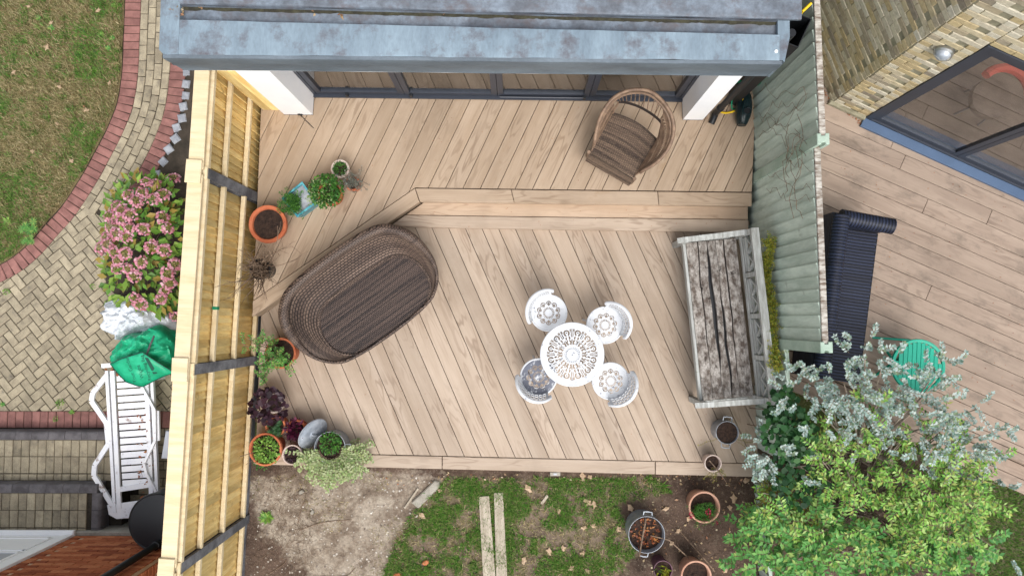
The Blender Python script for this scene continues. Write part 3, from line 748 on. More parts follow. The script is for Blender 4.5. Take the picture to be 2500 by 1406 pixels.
# herringbone
hb_o = W(123, 673.8, ZL); al = R(39.5)
ex = Vector((math.cos(al), math.sin(al))); ey = Vector((-ex.y, ex.x))
inner = offset_curve(fine_out, 0.203)
bot_l, bot_r = W(-20, 1003, ZL), W(420, 1006, ZL)
herr = structure(MB().prism([(-9.4, 4.0), (-9.4, 3.9), (-9.3, 3.9)], ZL-0.011, ZL-0.010).build('herringbone_path', MT['joint']))
cnt = 0
for i in range(-60, 60):
    for j in range(-60, 60):
        s_ = (i-j) % 4
        if s_ == 0: c = (i+1.0, j+0.5); hl = (1.0, 0.5)
        elif s_ == 2: c = (i+0.5, j+0.0); hl = (0.5, 1.0)
        else: continue
        cw = Vector(xy(hb_o))+ex*(c[0]*BW)+ey*(c[1]*BW)
        q = P((cw.x, cw.y, ZL))
        if q[0] < -40 or q[0] > 470 or q[1] < 430 or q[1] > 1040: continue
        e = 0.004
        pl = [tuple(cw+ex*(sx*(hl[0]*BW-e))+ey*(sy*(hl[1]*BW-e))) for sx, sy in ((-1, -1), (1, -1), (1, 1), (-1, 1))]
        # clip to the edging, to the bond change and to the bottom row
        k = min(range(0, len(inner), 3), key=lambda m: (inner[m].x-cw.x)**2+(inner[m].y-cw.y)**2)
        a_, b_ = inner[max(k-4, 0)], inner[min(k+4, len(inner)-1)]
        dd = Vector((b_.x-a_.x, b_.y-a_.y)).normalized()
        pl = clip(pl, (inner[k].x, inner[k].y), (-dd.y, dd.x))
        if len(pl) > 2 and q[0] > 150: pl = clip(pl, (ta.x-tn.x*.0, ta.y-tn.y*.0), -tn)
        if len(pl) > 2: pl = clip(pl, (bot_l.x, bot_l.y), (0, 1))
        if len(pl) > 2: pl = clip(pl, tuple(fence_pt(cw.y, 0.13)), tuple(fn))
        if len(pl) < 3 or abs(area(pl)) < 0.0007: continue
        framed('path_block', pl, ZL-0.05, ZL+rnd.uniform(-.003, .003), MT['block_yellow'], herr, al if s_ == 0 else al+math.pi/2, 0.005); cnt += 1
print('herringbone', cnt)
# red row, then two steps with bull-nosed charcoal edges
stx = W(243, 1100, ZL).x
rowm = block(0.2, BW-0.006)
rr = structure(MB().prism([(-9.4, 3.8), (-9.4, 3.7), (-9.3, 3.7)], ZL-0.011, ZL-0.010).build('brick_row', MT['joint']))
yr = (W(120, 1005, ZL).y+W(120, 1043, ZL).y)/2
x = W(425, 1024, ZL).x
while x > -6.6:
    piece('edging_block', rowm, MT['block_red'], rr, Matrix.Translation((x, yr, ZL+rnd.uniform(-.003, .003))) @ Matrix.Rotation(math.pi/2, 4, 'Z')); x -= BW
steps = structure(MB().prism([(-7.5, yr-0.135), (stx, yr-0.135), (stx, yr-0.9), (stx+0.0, -2.5), (-7.5, -2.5)], ZL-0.02, ZL+0.13).build('garden_steps', MT['joint']))
def bull(l):      # bull-nosed kerb block: runs along x, rounded front (towards +y), 0.1 deep
    prof = [(-0.05, -0.19), (0.05, -0.19), (0.05, -0.035)]+[(0.05-0.035+0.035*math.cos(a), -0.035+0.035*math.sin(a)) for a in (R(25), R(50), R(75), R(90))]+[(-0.05, 0)]
    m = MB(); n = len(prof); vs = [(sx*l/2, p[0], p[1]) for sx in (-1, 1) for p in prof]
    m.add(vs, [tuple(range(n)), tuple(range(2*n-1, n-1, -1))]+[(i, i+n, (i+1) % n+n, (i+1) % n) for i in range(n)]); me = m.mesh('kerb_block'); return me
bm_ = bull(0.196)
Z1, Z2 = ZL+0.19, ZL+0.38
y1 = (W(100, 1073, Z1).y)+0.05; y2 = W(100, 1203, Z2).y+0.05
x1r = W(248, 1100, Z1).x+0.25
def kerb_row(y, z, xr):
    x = xr
    while x > -6.9:
        piece('kerb_block', bm_, MT['block_grey'], steps, Matrix.Translation((x, y, z+rnd.uniform(-.002, .002)))); x -= 0.2
kerb_row(y1, Z1, x1r); x2r = W(226, 1202, Z2).x-0.1+0.05
kerb_row(y2, Z2, x2r)
sb = block(0.195, BW-0.006); sbh = block(0.075, BW-0.006)
def tread(yt, yb, z, xr, xl=-6.9):
    y = yt; k = 0
    while y-yb > 0.03:
        full = y-yb >= 0.19
        x = xr-0.05
        while x > xl:
            piece('path_block', sb if full else sbh, MT['block_yellow'], steps, Matrix.Translation((x+rnd.uniform(-.002, .002), y-(0.1 if full else 0.045), z-0.004+rnd.uniform(-.003, .003))) @ Matrix.Rotation(math.pi/2, 4, 'Z')); x -= BW
        y -= 0.2
tread(y1-0.052, y2+0.052, Z1, x1r-0.02)
MB().prism([(-7.5, y1-0.05), (x1r, y1-0.05), (x1r, -2.52), (-7.5, -2.52)], ZL-0.02, Z1-0.02).build('step_base', MT['joint'], steps)
MB().prism([(-7.5, y2-0.05), (x2r+0.09, y2-0.05), (x2r+0.09, -2.52), (-7.5, -2.52)], Z1-0.02, Z2-0.02).build('step_base', MT['joint'], steps)
tread(y2-0.052, -2.54, Z2, x2r-0.02)
y = y2-0.15
for k in range(3):
    piece('kerb_block', bm_, MT['block_grey'], steps, Matrix.Translation((x2r+0.05+0.045, y, Z2)) @ Matrix.Rotation(-math.pi/2, 4, 'Z')); y -= 0.2
# paving beside the steps, under the lounger
for k in range(9):
    for j in range(9):
        c = Vector((x1r+0.0+j*BW*2+(k % 2)*BW-0.1, yr-0.155-k*BW))
        if c.x > fence_pt(c.y).x-0.25 or c.x < x1r+0.05: continue
        piece('path_block', blk, MT['block_yellow'] if k > 1 else MT['block_red'], rr, Matrix.Translation((c.x, c.y, ZL+rnd.uniform(-.003, .003))))

# granite setts along the bed
sm = MB().prism([(-.048, -.045), (.046, -.05), (.05, .046), (-.046, .05)], -0.08, 0.035, 0.012).mesh('sett', True)
sets = structure(MB().prism([(-9.4, 3.6), (-9.4, 3.5), (-9.3, 3.5)], ZL-0.011, ZL-0.010).build('sett_edging', MT['joint']))
for q in [(458, 140), (457, 178), (456, 207), (455, 235), (450, 262), (446, 290), (433, 313), (430, 340), (414, 366), (400, 396), (385, 426), (368, 455), (355, 480)]:
    p = W(q[0], q[1], ZL)
    piece('granite_sett', sm, MT['sett'], sets, Matrix.Translation((p.x, p.y, ZL+rnd.uniform(-.01, .01))) @ Matrix.Rotation(rnd.uniform(-.4, .4)+(0.5 if q[1] > 300 else 0), 4, 'Z') @ Matrix.Scale(rnd.uniform(.92, 1.12), 4))
# planting bed between the setts and the fence
bed = poly_w([(462, 120), (452, 270), (430, 350), (380, 440), (300, 520), (255, 640), (262, 700), (330, 760), (470, 830), (560, 830), (560, 120)], ZL)
bed = clip(bed, tuple(fence_pt(0.0, 0.10)), tuple(fn))
structure(MB().prism(bed, ZL-0.05, ZL+0.018).build('planting_bed', MT['earth']))

# dry lawn on the far left
lw = [xy(p) for p in offset_curve(fine_out, -0.006)][::4]
lawn_poly = [(-12, lw[0][1])]+lw+[(-12, lw[-1][1])]
def lz(x, y): return ZL+0.02+0.012*noise.noise(Vector((x*3, y*3, 1)))
cr = [Vector(p) for p in lw]; rowsL = []
for p in cr:
    rowsL.append([(p.x-(p.x+9.5)*t, p.y, lz(p.x-(p.x+9.5)*t, p.y)-(0.02 if t == 0 else 0)) for t in [k/30 for k in range(31)]])
structure(surf('lawn', rowsL, MT['lawn_left']))
LAWN = [(-10, -10), (303, -10), (298, 100), (294, 180), (283, 250), (258, 312), (230, 365), (200, 420), (170, 468), (143, 507), (108, 547), (70, 590), (30, 625), (-10, 646)]
ga = MB(); gb = MB(); rg = random.Random(8)
pt = scatter(LAWN, ZL, 26000, rg, None, lz)
for p in pt:
    v = noise.noise(Vector((p.x*1.6, p.y*1.6, 4)))+0.6*noise.noise(Vector((p.x*5, p.y*5, 7)))+rg.uniform(-.35, .35)
    q = P(p); v += 0.35 if (q[1] > 420 and q[0] < 130) or (q[0] > 170 and q[1] > 300) else 0
    blades(ga if v > 0.25 else gb, [p], 0.05 if v > .25 else 0.06, 0.009, rg, 1.3)
for p_ in scatter(LAWN, ZL, 170, rg, None, lz):
    blades(ga if rg.random() < .55 else gb, [Vector((p_.x+rg.gauss(0, .022), p_.y+rg.gauss(0, .022), p_.z)) for _ in range(24)], 0.08, 0.010, rg, 1.2)
o = ga.build('lawn_grass', L['grass'], kind='stuff'); tag(o, 'green tufts of grass in the dry lawn beside the brick path', 'grass')
o = gb.build('lawn_straw', L['straw'], kind='stuff'); tag(o, 'straw coloured dry grass over the lawn beside the brick path', 'grass')
# ================================================================== house extension at the top
hx = thing('house_extension', 'white rendered extension with zinc roof and dark folding glass doors', 'house', (0, 0, 0))
RB, RT = 2.62, 2.95                                    # underside and top of the parapet
def pillar(base, top=RB+0.02):
    return MB().prism(base, ZU-0.3, top, 0.0).build('pillar', MT['white'], hx)
lp = [xy(W(694, 280, ZU)), xy(W(764, 281, ZU)), xy(W(767, 231, ZU)), xy(W(690, 229, ZU))]
rp_ = [xy(W(1667, 293, ZU)), xy(W(1715, 293.5, ZU)), xy(W(1716, 240, ZU)), xy(W(1665, 243, ZU))]
pl_o = pillar(lp); pr_o = pillar(rp_)
MB().prism(inset(lp, -0.003), ZU+0.0005, ZU+0.006).build('pillar_seal', MT['black'], hx)
MB().prism(inset(rp_, -0.003), ZU+0.0005, ZU+0.006).build('pillar_seal', MT['black'], hx)
# doors: bottom line from (767,232) to (1665,243)
D0, D1 = W(767, 233, ZU), W(1665, 244, ZU); dd = Vector((D1.x-D0.x, D1.y-D0.y)); DL = dd.length; dd.normalize(); dn = Vector((-dd.y, dd.x))
dang = math.atan2(dd.y, dd.x); DM = Matrix.Translation((D0.x, D0.y, ZU)) @ Matrix.Rotation(dang, 4, 'Z')
DH = 2.14
def dbox(x0, x1, y0, y1, z0, z1, mb): mb.prism([(x0, y0), (x1, y0), (x1, y1), (x0, y1)], z0, z1, 0.003); return mb
df = MB(); dbox(-0.02, DL+0.02, -0.03, 0.07, 0.004, 0.030, df); dbox(-0.02, 0.035, 0, 0.07, 0.031, DH, df); dbox(DL-0.035, DL+0.02, 0, 0.07, 0.031, DH, df); dbox(-0.02, DL+0.02, 0, 0.07, DH+0.001, DH+0.07, df)
o = df.build('door_frame', MT['frame'], hx); o.matrix_local = DM
cuts = [0.036, 0.249*DL, 0.5*DL, 0.747*DL, DL-0.036]
for i in range(4):
    a, b = cuts[i]+0.003, cuts[i+1]-0.003; lf_ = MB()
    dbox(a, a+0.062, 0.004, 0.064, 0.034, DH-0.004, lf_); dbox(b-0.062, b, 0.004, 0.064, 0.034, DH-0.004, lf_)
    dbox(a+0.0625, b-0.0625, 0.006, 0.062, 0.034, 0.115, lf_); dbox(a+0.0625, b-0.0625, 0.006, 0.062, DH-0.075, DH-0.004, lf_)
    lo_ = lf_.build('folding_door', MT['frame'], hx); lo_.matrix_local = DM
    MB().box(((a+b)/2, 0.034, DH/2+0.02), (b-a-0.12, 0.012, DH-0.19)).build('pane', MT['glass'], lo_)
    if i in (0, 1, 2):
        MB().box((a+0.35 if i == 0 else (a+0.07 if i == 1 else b-0.05), -0.012, 0.06), (0.03, 0.03, 0.055)).build('door_catch', MT['black'], lo_)
    if i == 2: MB().tube([(a+0.02, -0.014, 0.06), (b-0.05, -0.014, 0.06)], 0.011, 8).build('slide_bar', MT['frame'], lo_)
# room behind the doors
bkY = 3.2
MB().prism([xy(D0+Vector((-0.1, 0.10, 0))), xy(D1+Vector((0.1, 0.10, 0))), (D1.x+0.1, D1.y+bkY), (D0.x-0.1, D0.y+bkY)], ZU-0.02, ZU+0.012).build('room_floor', MT['inside_floor'], hx)
rw = MB(); rw.box(((D0.x+D1.x)/2, D0.y+bkY, 1.4), (DL+0.5, 0.1, 2.6)); rw.box((D0.x-0.18, D0.y+bkY/2+0.15, 1.4), (0.1, bkY-0.4, 2.6)); rw.box((D1.x+0.14, D0.y+bkY/2+0.15, 1.4), (0.08, bkY-0.4, 2.6))
rw.build('room_wall', MT['inside_wall'], hx)
# roof: parapet box with a sunk gutter behind it, then the mottled roof sheet
fl, frr = W(447, 172, RB), W(1872, 187, RB)            # lower front edge
e = Vector((frr.x-fl.x, frr.y-fl.y)).normalized(); en = Vector((-e.y, e.x)); eang = math.atan2(e.y, e.x)
RL = (frr-fl).length
RM = Matrix.Translation((fl.x, fl.y, 0)) @ Matrix.Rotation(eang, 4, 'Z')
def rloc(px, py, z):
    q = RM.inverted() @ W(px, py, z); return (q.x, q.y)
ft = rloc(900, 148, RT)[1]                             # y of the top front arris
gz_ = RT-0.045
# the gutter runs at a slight angle to the front edge
GL0, GR0 = rloc(440, 49, RT)[1], rloc(1900, 86, RT)[1]
GL1, GR1 = rloc(440, 13, RT)[1], rloc(1900, 51, RT)[1]
g0, g1_ = (GL0, GR0), (GL1, GR1)
def sh(g, d): return (g[0]+d, g[1]+d)
xl = rloc(385, 135, RT)[0]; xr_ = rloc(1905, 160, RT)[0]
def rsurf(name, prof, mat, x0, x1, n=40, wob=0.004, parent=hx, ends=True):
    rows = []
    for k, (y, z) in enumerate(prof):
        rows.append([(x0+(x1-x0)*i/n, (y if not isinstance(y, tuple) else y[0]+(y[1]-y[0])*i/n)+wob*noise.noise(Vector((i*.35, k*.7, 2))), z+wob*noise.noise(Vector((i*.4, k*1.3, 8)))) for i in range(n+1)])
    o = surf(name, rows, mat, parent); o.matrix_local = RM; return o
# fascia (leans back slightly), capping, gutter, upper roof
rsurf('fascia', [(0.03, RB), (0.0, RB+0.004), (0.002, RB+0.012), (ft*0.4, (RB+RT)/2), (ft*0.95, RT-0.02), (ft+0.004, RT-0.004), (ft+0.03, RT)], MT['zinc_dark'], 0.0, RL, wob=0.003)
cap = rsurf('parapet_capping', [(ft+0.0305, RT+0.001), (ft+0.05, RT+0.003), (sh(g0, -0.02), RT+0.006), (sh(g0, -0.002), RT+0.004), (g0, RT-0.012)], MT['zinc'], xl+0.16, RL-0.02, wob=0.005)
rsurf('gutter', [(sh(g0, 0.001), RT-0.013), (sh(g0, 0.004), gz_+0.01), (sh(g0, 0.012), gz_), (sh(g1_, -0.015), gz_), (sh(g1_, -0.004), gz_+0.008), (g1_, RT+0.0)], MT['zinc_roof'], xl+0.16, RL+0.06, wob=0.003)
rsurf('roof_sheet', [(sh(g1_, 0.001), RT+0.001), (sh(g1_, 0.004), RT+0.02), (sh(g1_, 0.02), RT+0.03), (sh(g1_, 1.4), RT+0.05), (sh(g1_, 3.0), RT+0.09)], MT['zinc_roof'], xl+0.16, RL+0.14, wob=0.006)
# lapped joints across the capping
for px in ():
    a, b = rloc(px, 148, RT), rloc(px, 62, RT)
    yb = GL0+(GR0-GL0)*(a[0]/RL)-0.004
    o = MB().prism([(a[0], ft+0.036), (a[0]+0.012, ft+0.036), (a[0]+0.012, yb), (a[0], yb)], RT-0.001, RT+0.0115, 0.003).build('lap_joint', MT['zinc_dark'], hx); o.matrix_local = RM
# left return of the parapet
lrm = MB()
yl = rloc(385, 135, RT)[1]
poly = [(0.0, 0.002), (0.158+xl, ft+0.03), (xl+0.158, 4.2), (xl-0.0, 4.2), (xl, yl), (xl+0.01, yl-0.01)]
lr = [[(0.02, 0.02, RB), (0.0, 0.25, RB), (0.0, 4.0, RB)], [(xl*0.2+0.0, 0.0+ft*0.5, RB+0.15), (xl*0.6, 0.25, RB+0.16), (xl*0.6, 4.0, RB+0.16)], [(xl+0.06, ft+0.01, RT-0.01), (xl+0.004, ft+0.07, RT-0.008), (xl, 4.0, RT-0.008)], [(xl+0.08, ft+0.028, RT+0.003), (xl+0.03, ft+0.10, RT+0.006), (xl+0.03, 4.0, RT+0.006)], [(xl+0.159, ft+0.03, RT+0.003), (xl+0.159, ft+0.12, RT+0.006), (xl+0.159, 4.0, RT+0.006)], [(xl+0.1595, ft+0.03, gz_-0.02), (xl+0.1595, ft+0.12, gz_-0.02), (xl+0.1595, 4.0, gz_-0.02)]]
o = surf('parapet_return', lr, MT['zinc'], hx); o.matrix_local = RM
# right end closing plate and underside
o = MB().prism([(RL-0.03, 0.01), (RL+0.005, 0.01), (RL+0.02, ft+0.02), (RL+0.06, GR0-0.02), (RL+0.06, 4.0), (RL-0.03, 4.0)], RB-0.01, RT-0.003).build('roof_end', MT['zinc'], hx); o.matrix_local = RM
o = MB().prism([(0.02, 0.012), (RL-0.04, 0.012), (RL-0.04, 4.0), (0.02, 4.0)], RB-0.03, RB+0.002).build('soffit', MT['white'], hx); o.matrix_local = RM
# head wall above the doors
o = MB().prism([(D0.x-0.1, D0.y+0.09), (D1.x+0.1, D1.y+0.09), (D1.x+0.1, D1.y+0.2), (D0.x-0.1, D0.y+0.2)], ZU+DH+0.072, RB-0.031).build('head_wall', MT['white'], hx)
# round screw cap on the capping and debris in the gutter
p = W(1894, 127, RT); tag(MB().lathe([(0.014, 0), (0.012, 0.006), (0.0, 0.008)], 12).build('fixing_cap', MT['white'], None, (p.x, p.y, RT+0.006), smooth=True), 'round white fixing cap on the right end of the zinc capping', 'fixing cap')
lm = MB(); rg = random.Random(21)
for _ in range(90):
    w = W(rg.uniform(428, 447), rg.uniform(12, 48), gz_); lm.leaf((w.x, w.y, gz_+rg.uniform(.004, .03)), rv(rg, .1), rv(rg, 1.5), rg.uniform(.025, .06), rg.uniform(.015, .03))
for qx, qy in [(600, 24), (668, 26), (760, 32), (830, 33), (1075, 33), (1412, 45), (495, 20)]:
    w = W(qx, qy, gz_)
    for _ in range(3): lm.leaf((w.x+rg.uniform(-.03, .03), w.y+rg.uniform(-.02, .02), gz_+rg.uniform(.004, .012)), rv(rg, .1), rv(rg, 2), rg.uniform(.03, .06), .02)
o = lm.build('gutter_leaves', L['dry'], kind='stuff'); tag(o, 'dead brown leaves lying in the zinc roof gutter', 'leaves')

rows = [[], []]  # moss strip, with the roof edge's shadow line put into its dark colour
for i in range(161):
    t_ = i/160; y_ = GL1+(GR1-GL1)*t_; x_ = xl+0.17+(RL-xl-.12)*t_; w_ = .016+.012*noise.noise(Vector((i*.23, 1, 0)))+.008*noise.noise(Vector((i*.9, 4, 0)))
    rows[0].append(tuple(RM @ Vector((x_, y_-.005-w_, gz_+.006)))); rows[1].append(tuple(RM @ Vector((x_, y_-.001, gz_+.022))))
o = surf('gutter_moss_shade', rows, M('moss_silt_shade', S(72, 70, 54), S(52, 50, 42), 20, rough=.95, rand=0, fineamt=.3)); o['kind'] = 'stuff'; tag(o, 'dark moss, silt and painted shadow line along the back of the roof gutter', 'moss')
# hook on the left pillar, drain pipe behind the right one
p = W(733, 279, ZU+0.02); q = W(765, 313, ZU+0.012)
ck = thing('door_stay', 'thin black door stay hanging from the foot of the left white pillar', 'door stay', (p.x, p.y, ZU+0.02))
MB().box((0, -0.006, 0.0), (0.05, 0.012, 0.035)).build('bracket', MT['black'], ck)
MB().tube([(0, -0.012, 0), (q.x-p.x, q.y-p.y, 0.005-0.02)], 0.004, 6).build('rod', MT['black'], ck)
p = W(1742, 282, ZU)
dp = thing('drain_pipe', 'black drain pipe running down beside the right white pillar', 'drain pipe', (p.x, p.y, ZU))
MB().tube([(0, 0, 0.09), (0, 0, RB-ZU-0.02)], 0.034, 14).build('pipe', MT['black'], dp, smooth=True)
MB().tube([(-0.03, -0.10, 0.012), (-0.01, -0.05, 0.03), (0, 0, 0.088)], 0.036, 14).build('shoe', MT['black'], dp, smooth=True)
MB().lathe([(0.034, 0.24), (0.042, 0.25), (0.042, 0.30), (0.034, 0.31)], 14).build('socket', MT['black'], dp, smooth=True)

# ================================================================== left fence
ZC = 1.62                                              # top of the cap
bays = [(fence_pt(3.3), fence_pt(W(566, 447, 1.0).y)), None, None, None]
py = [3.25, W(635, 480, ZU).y, W(632, 880, 0).y, W(610, 1265, ZG).y, W(610, 1265, ZG).y-1.86]

fl_lab = ['new timber fence panel beside the white pillar under the roof edge', 'new timber fence panel behind the terracotta pot of bare soil', 'new timber fence panel behind the dark purple potted plants', 'new timber fence panel at the bottom left corner beside bare soil']
po_lab = ['', 'dark concrete fence post beside the large terracotta pot', 'dark concrete fence post behind the leafy potted shrub', 'dark concrete fence post nearest the bare garden soil']
fang = math.atan2(fd.y, fd.x)                          # local x along the fence towards the bottom, local -y... 
for i in range(4):
    a = fence_pt(py[i]); b = fence_pt(py[i+1]); ln = (b-a).length
    t = thing('timber_fence', fl_lab[i], 'fence', (a.x, a.y, 0), fang, 'new timber fence panels')
    zb = -0.06 if i else 0.0
    # local y positive = towards the deck (east)?  rotate so that +y is the deck side
    sgn = 1.0 if Vector((-math.sin(fang), math.cos(fang))).x > 0 else -1.0
    x = 0.055; k = 0
    while x < ln-0.06:
        w = min(0.098, ln-0.05-x); m = MB(); zt = ZC-0.05+rnd.uniform(-.012, .004)
        y0, y1b = -0.074*sgn, -0.060*sgn
        # feather-edge: thick edge overlaps the thin edge of the next
        pr = rnd.uniform(-.002, .004)
        vs = [(x, y0-.030*sgn, zb), (x+w, y0+0.004*sgn, zb), (x+w, y0+(0.022+pr)*sgn, zb), (x, y0-(0.010-pr)*sgn, zb)]
        vs = vs+[(q[0], q[1], zt) for q in vs]
        fs_ = [(0, 1, 5, 4), (1, 2, 6, 5), (2, 3, 7, 6), (3, 0, 4, 7), (4, 5, 6, 7), (3, 2, 1, 0)]
        m.add(vs, fs_); piece('fence_board', m, MT['fence_board'], t); x += 0.080; k += 1
    for z in (1.13, 0.60, 0.03):
        piece('rail', MB().box((ln/2, -0.024*sgn, z), (ln-0.104, 0.046, 0.046), ch=0.004), MT['fence_rail'], t)
    piece('top_rail', MB().box((ln/2, -0.022*sgn, ZC-0.075), (ln-0.104, 0.05, 0.05), ch=0.004), MT['fence_rail'], t)
    piece('top_rail', MB().box((ln/2, -0.082*sgn, ZC-0.045), (ln-0.03, 0.036, 0.05), ch=0.004), MT['fence_rail'], t)
    piece('counter_rail', MB().box((ln/2, -0.118*sgn, ZC-0.055), (ln-0.03, 0.030, 0.05), ch=0.004), MT['fence_rail'], t)
    piece('cap_rail', MB().box((ln/2+(0.02 if i % 2 else -0.02), -0.098*sgn, ZC-0.008), (ln-0.01, 0.145, 0.022), rz=0.004*(-1)**i, ch=0.004), MT['fence_rail'], t)
    # straps at the panel ends
    for xs in (0.02, ln-0.02): piece('cap_block', MB().box((xs, -0.180*sgn, ZC-0.03), (0.05, 0.02, 0.03), ch=0.003), MT['fence_rail'], t)
    if i > 1: piece('gravel_board', MB().box((ln/2, -0.045*sgn, (zb-0.25)/1-0.005), (ln-0.10, 0.05, 0.49), ch=0.004), MT['concrete'], t)
    else: piece('gravel_board', MB().box((ln/2, -0.045*sgn, zb-0.26), (ln-0.10, 0.05, 0.50), ch=0.004), MT['concrete'], t)
    if i == 1:
        piece('green_tape', MB().box((1.28, -0.023*sgn, 1.13), (0.03, 0.052, 0.052)), MT['hose_green'], t)
for i in (1, 2, 3):
    a = fence_pt(py[i]); t = thing('fence_post', po_lab[i], 'fence post', (a.x, a.y, 0), fang, 'dark concrete fence posts')
    m = MB(); sg = sgn
    m.prism([(-0.05, 0.0), (0.05, 0.0), (0.05, -0.03*sg), (0.028, -0.034*sg), (0.028, -0.066*sg), (0.05, -0.07*sg), (0.05, -0.1*sg), (-0.05, -0.1*sg), (-0.05, -0.07*sg), (-0.028, -0.066*sg), (-0.028, -0.034*sg), (-0.05, -0.03*sg)], ZL-0.1, ZC-0.06, 0.004)
    m.build('post', MT['concrete'], t)
    MB().box((0, -0.105*sg, ZC+0.016), (0.22, 0.150, 0.022), rz=0.02*(-1)**i, ch=0.004).build('cap_joint', MT['fence_rail'], t)
    MB().box((0.0, -0.03*sg, ZC-0.0475), (0.12, 0.06, 0.024), ch=0.004).build('cap_joint', MT['fence_rail'], t)
# narrow return panel from the fence to the pillar
rpn = thing('fence_return', 'short timber infill of upright boards between fence and left white pillar', 'fence', (0, 0, 0))
A, B = W(641, 271, ZU), W(700, 276, ZU); y0 = A.y+0.01
for k in range(3):
    x0 = A.x+0.012+k*0.095
    piece('fence_board', MB().box((x0+0.045, y0+0.012-0.004*(k % 2), (ZU+1.56)/2), (0.092, 0.024, 1.56-ZU-0.004), ch=0.003), MT['fence_board'], rpn)
piece('rail', MB().box((A.x+0.15, y0+0.045, 1.0), (0.27, 0.03, 0.08)), MT['fence_board'], rpn)

# ================================================================== right fence
GA, GB = W(1837, 300, ZU), W(1846, 1130, 0)
gd = Vector((GB.x-GA.x, GB.y-GA.y)).normalized(); gn = Vector((-gd.y, gd.x))
if gn.x < 0: gn = -gn
def rf(y, off=0.0): t = (y-GA.y)/gd.y; return Vector((GA.x+gd.x*t+gn.x*off, GA.y+gd.y*t+gn.y*off))
gang = math.atan2(gd.y, gd.x)
sg2 = 1.0 if Vector((-math.sin(gang), math.cos(gang))).x > 0 else -1.0
ZF1, ZF2, ZF3 = 1.98, 1.86, 1.0
ym = W(1990, 340, ZF1).y; ye = W(1990, 848, ZF2).y
rb = [(3.6, ym, ZF1), (ym, ye, ZF2), (ye, ye-1.25, ZF3), (ye-1.25, ye-3.1, 0.26)]
rl = ['green painted fence panel with old climbing wires beside the house roof', 'green painted fence panel behind the weathered wooden bench', 'low green painted fence panel half hidden under the ivy and bush', 'low fence panel buried in the bush at the bottom of the garden']
for i, (ya, yb, zt) in enumerate(rb):
    a = rf(ya); b = rf(yb); ln = (b-a).length
    t = thing('painted_fence', rl[i], 'fence', (a.x, a.y, 0), gang, 'green painted fence panels')
    x = 0.03
    while x < ln-0.06:
        w = min(0.14, ln-0.03-x); m = MB(); zz = zt-0.03+rnd.uniform(-.01, .004)
        # near edge of each board stands proud of the next
        pr = rnd.uniform(-.003, .004)
        vs = [(x, (0.009+pr)*sg2, ZG), (x+w, (0.031+pr)*sg2, ZG), (x+w, (0.044+pr)*sg2, ZG), (x, (0.036+pr)*sg2, ZG)]
        vs += [(q[0], q[1], zz) for q in vs]
        m.add(vs, [(3, 2, 1, 0), (4, 5, 6, 7), (0, 1, 5, 4), (1, 2, 6, 5), (2, 3, 7, 6), (3, 0, 4, 7)])
        bm2 = bmesh.new(); me = m.mesh('fence_board'); bm2.from_mesh(me); bmesh.ops.recalc_face_normals(bm2, faces=bm2.faces); bm2.to_mesh(me); bm2.free()
        piece('fence_board', me, MT['green_board'], t); x += 0.118
    for z in (zt-0.12, zt*0.5, 0.1): piece('rail', MB().box((ln/2, 0.062*sg2, z), (ln-0.03, 0.03, 0.07)), MT['green_board'], t)
    if i < 2: piece('cap_rail', MB().box((ln/2, 0.050*sg2, zt-0.010), (ln-0.06, 0.055, 0.022), ch=0.004), MT['old_wood'], t)
for (y, z, lab) in ((ym, ZF1+0.01, 'pale weathered fence post between the two green fence panels'), (ye, ZF2+0.02, 'pale weathered post at the end of the tall green fence')):
    a = rf(y); t = thing('fence_post', lab, 'fence post', (a.x, a.y, 0), gang, 'posts of the green fence')
    MB().prism([(-0.05, -0.005*sg2), (0.05, -0.005*sg2), (0.05, 0.03*sg2), (0.03, 0.034*sg2), (0.03, 0.066*sg2), (0.05, 0.07*sg2), (0.05, 0.105*sg2), (-0.05, 0.105*sg2), (-0.05, 0.07*sg2), (-0.03, 0.066*sg2), (-0.03, 0.034*sg2), (-0.05, 0.03*sg2)], ZG, z, 0.005).build('post', MT['green_pale'], t)
# old dead climber on the green fence
rg = random.Random(4); vn = MB()
for k in range(9):
    yy = W(1850, rg.uniform(230, 480), ZU).y; z = rg.uniform(0.5, 0.9); pts = []
    ya = yy
    while z < 1.85 and len(pts) < 14:
        q = rf(ya, -0.010); pts.append((q.x, q.y, z)); z += 0.11*rg.uniform(.4, 1.2); ya += rg.uniform(-.10, .06)
    vn.tube(pts, 0.0022, 4, caps=False)
for k in range(7):
    pts = []; z = 1.5+rg.uniform(-.25, .2); ya = W(1900, 380, 1.0).y+0.05+rg.uniform(-.2, .2)
    for s_ in range(9):
        q = rf(ya, -0.012-0.02*rg.random()); pts.append((q.x, q.y, z)); ya -= rg.uniform(0.0, .12); z += rg.uniform(-.12, .08)
    vn.tube(pts, 0.003, 4, caps=False)
o = vn.build('dead_climber', MT['twig']); tag(o, 'thin dead climber stems clinging to the green fence', 'climbing plant')

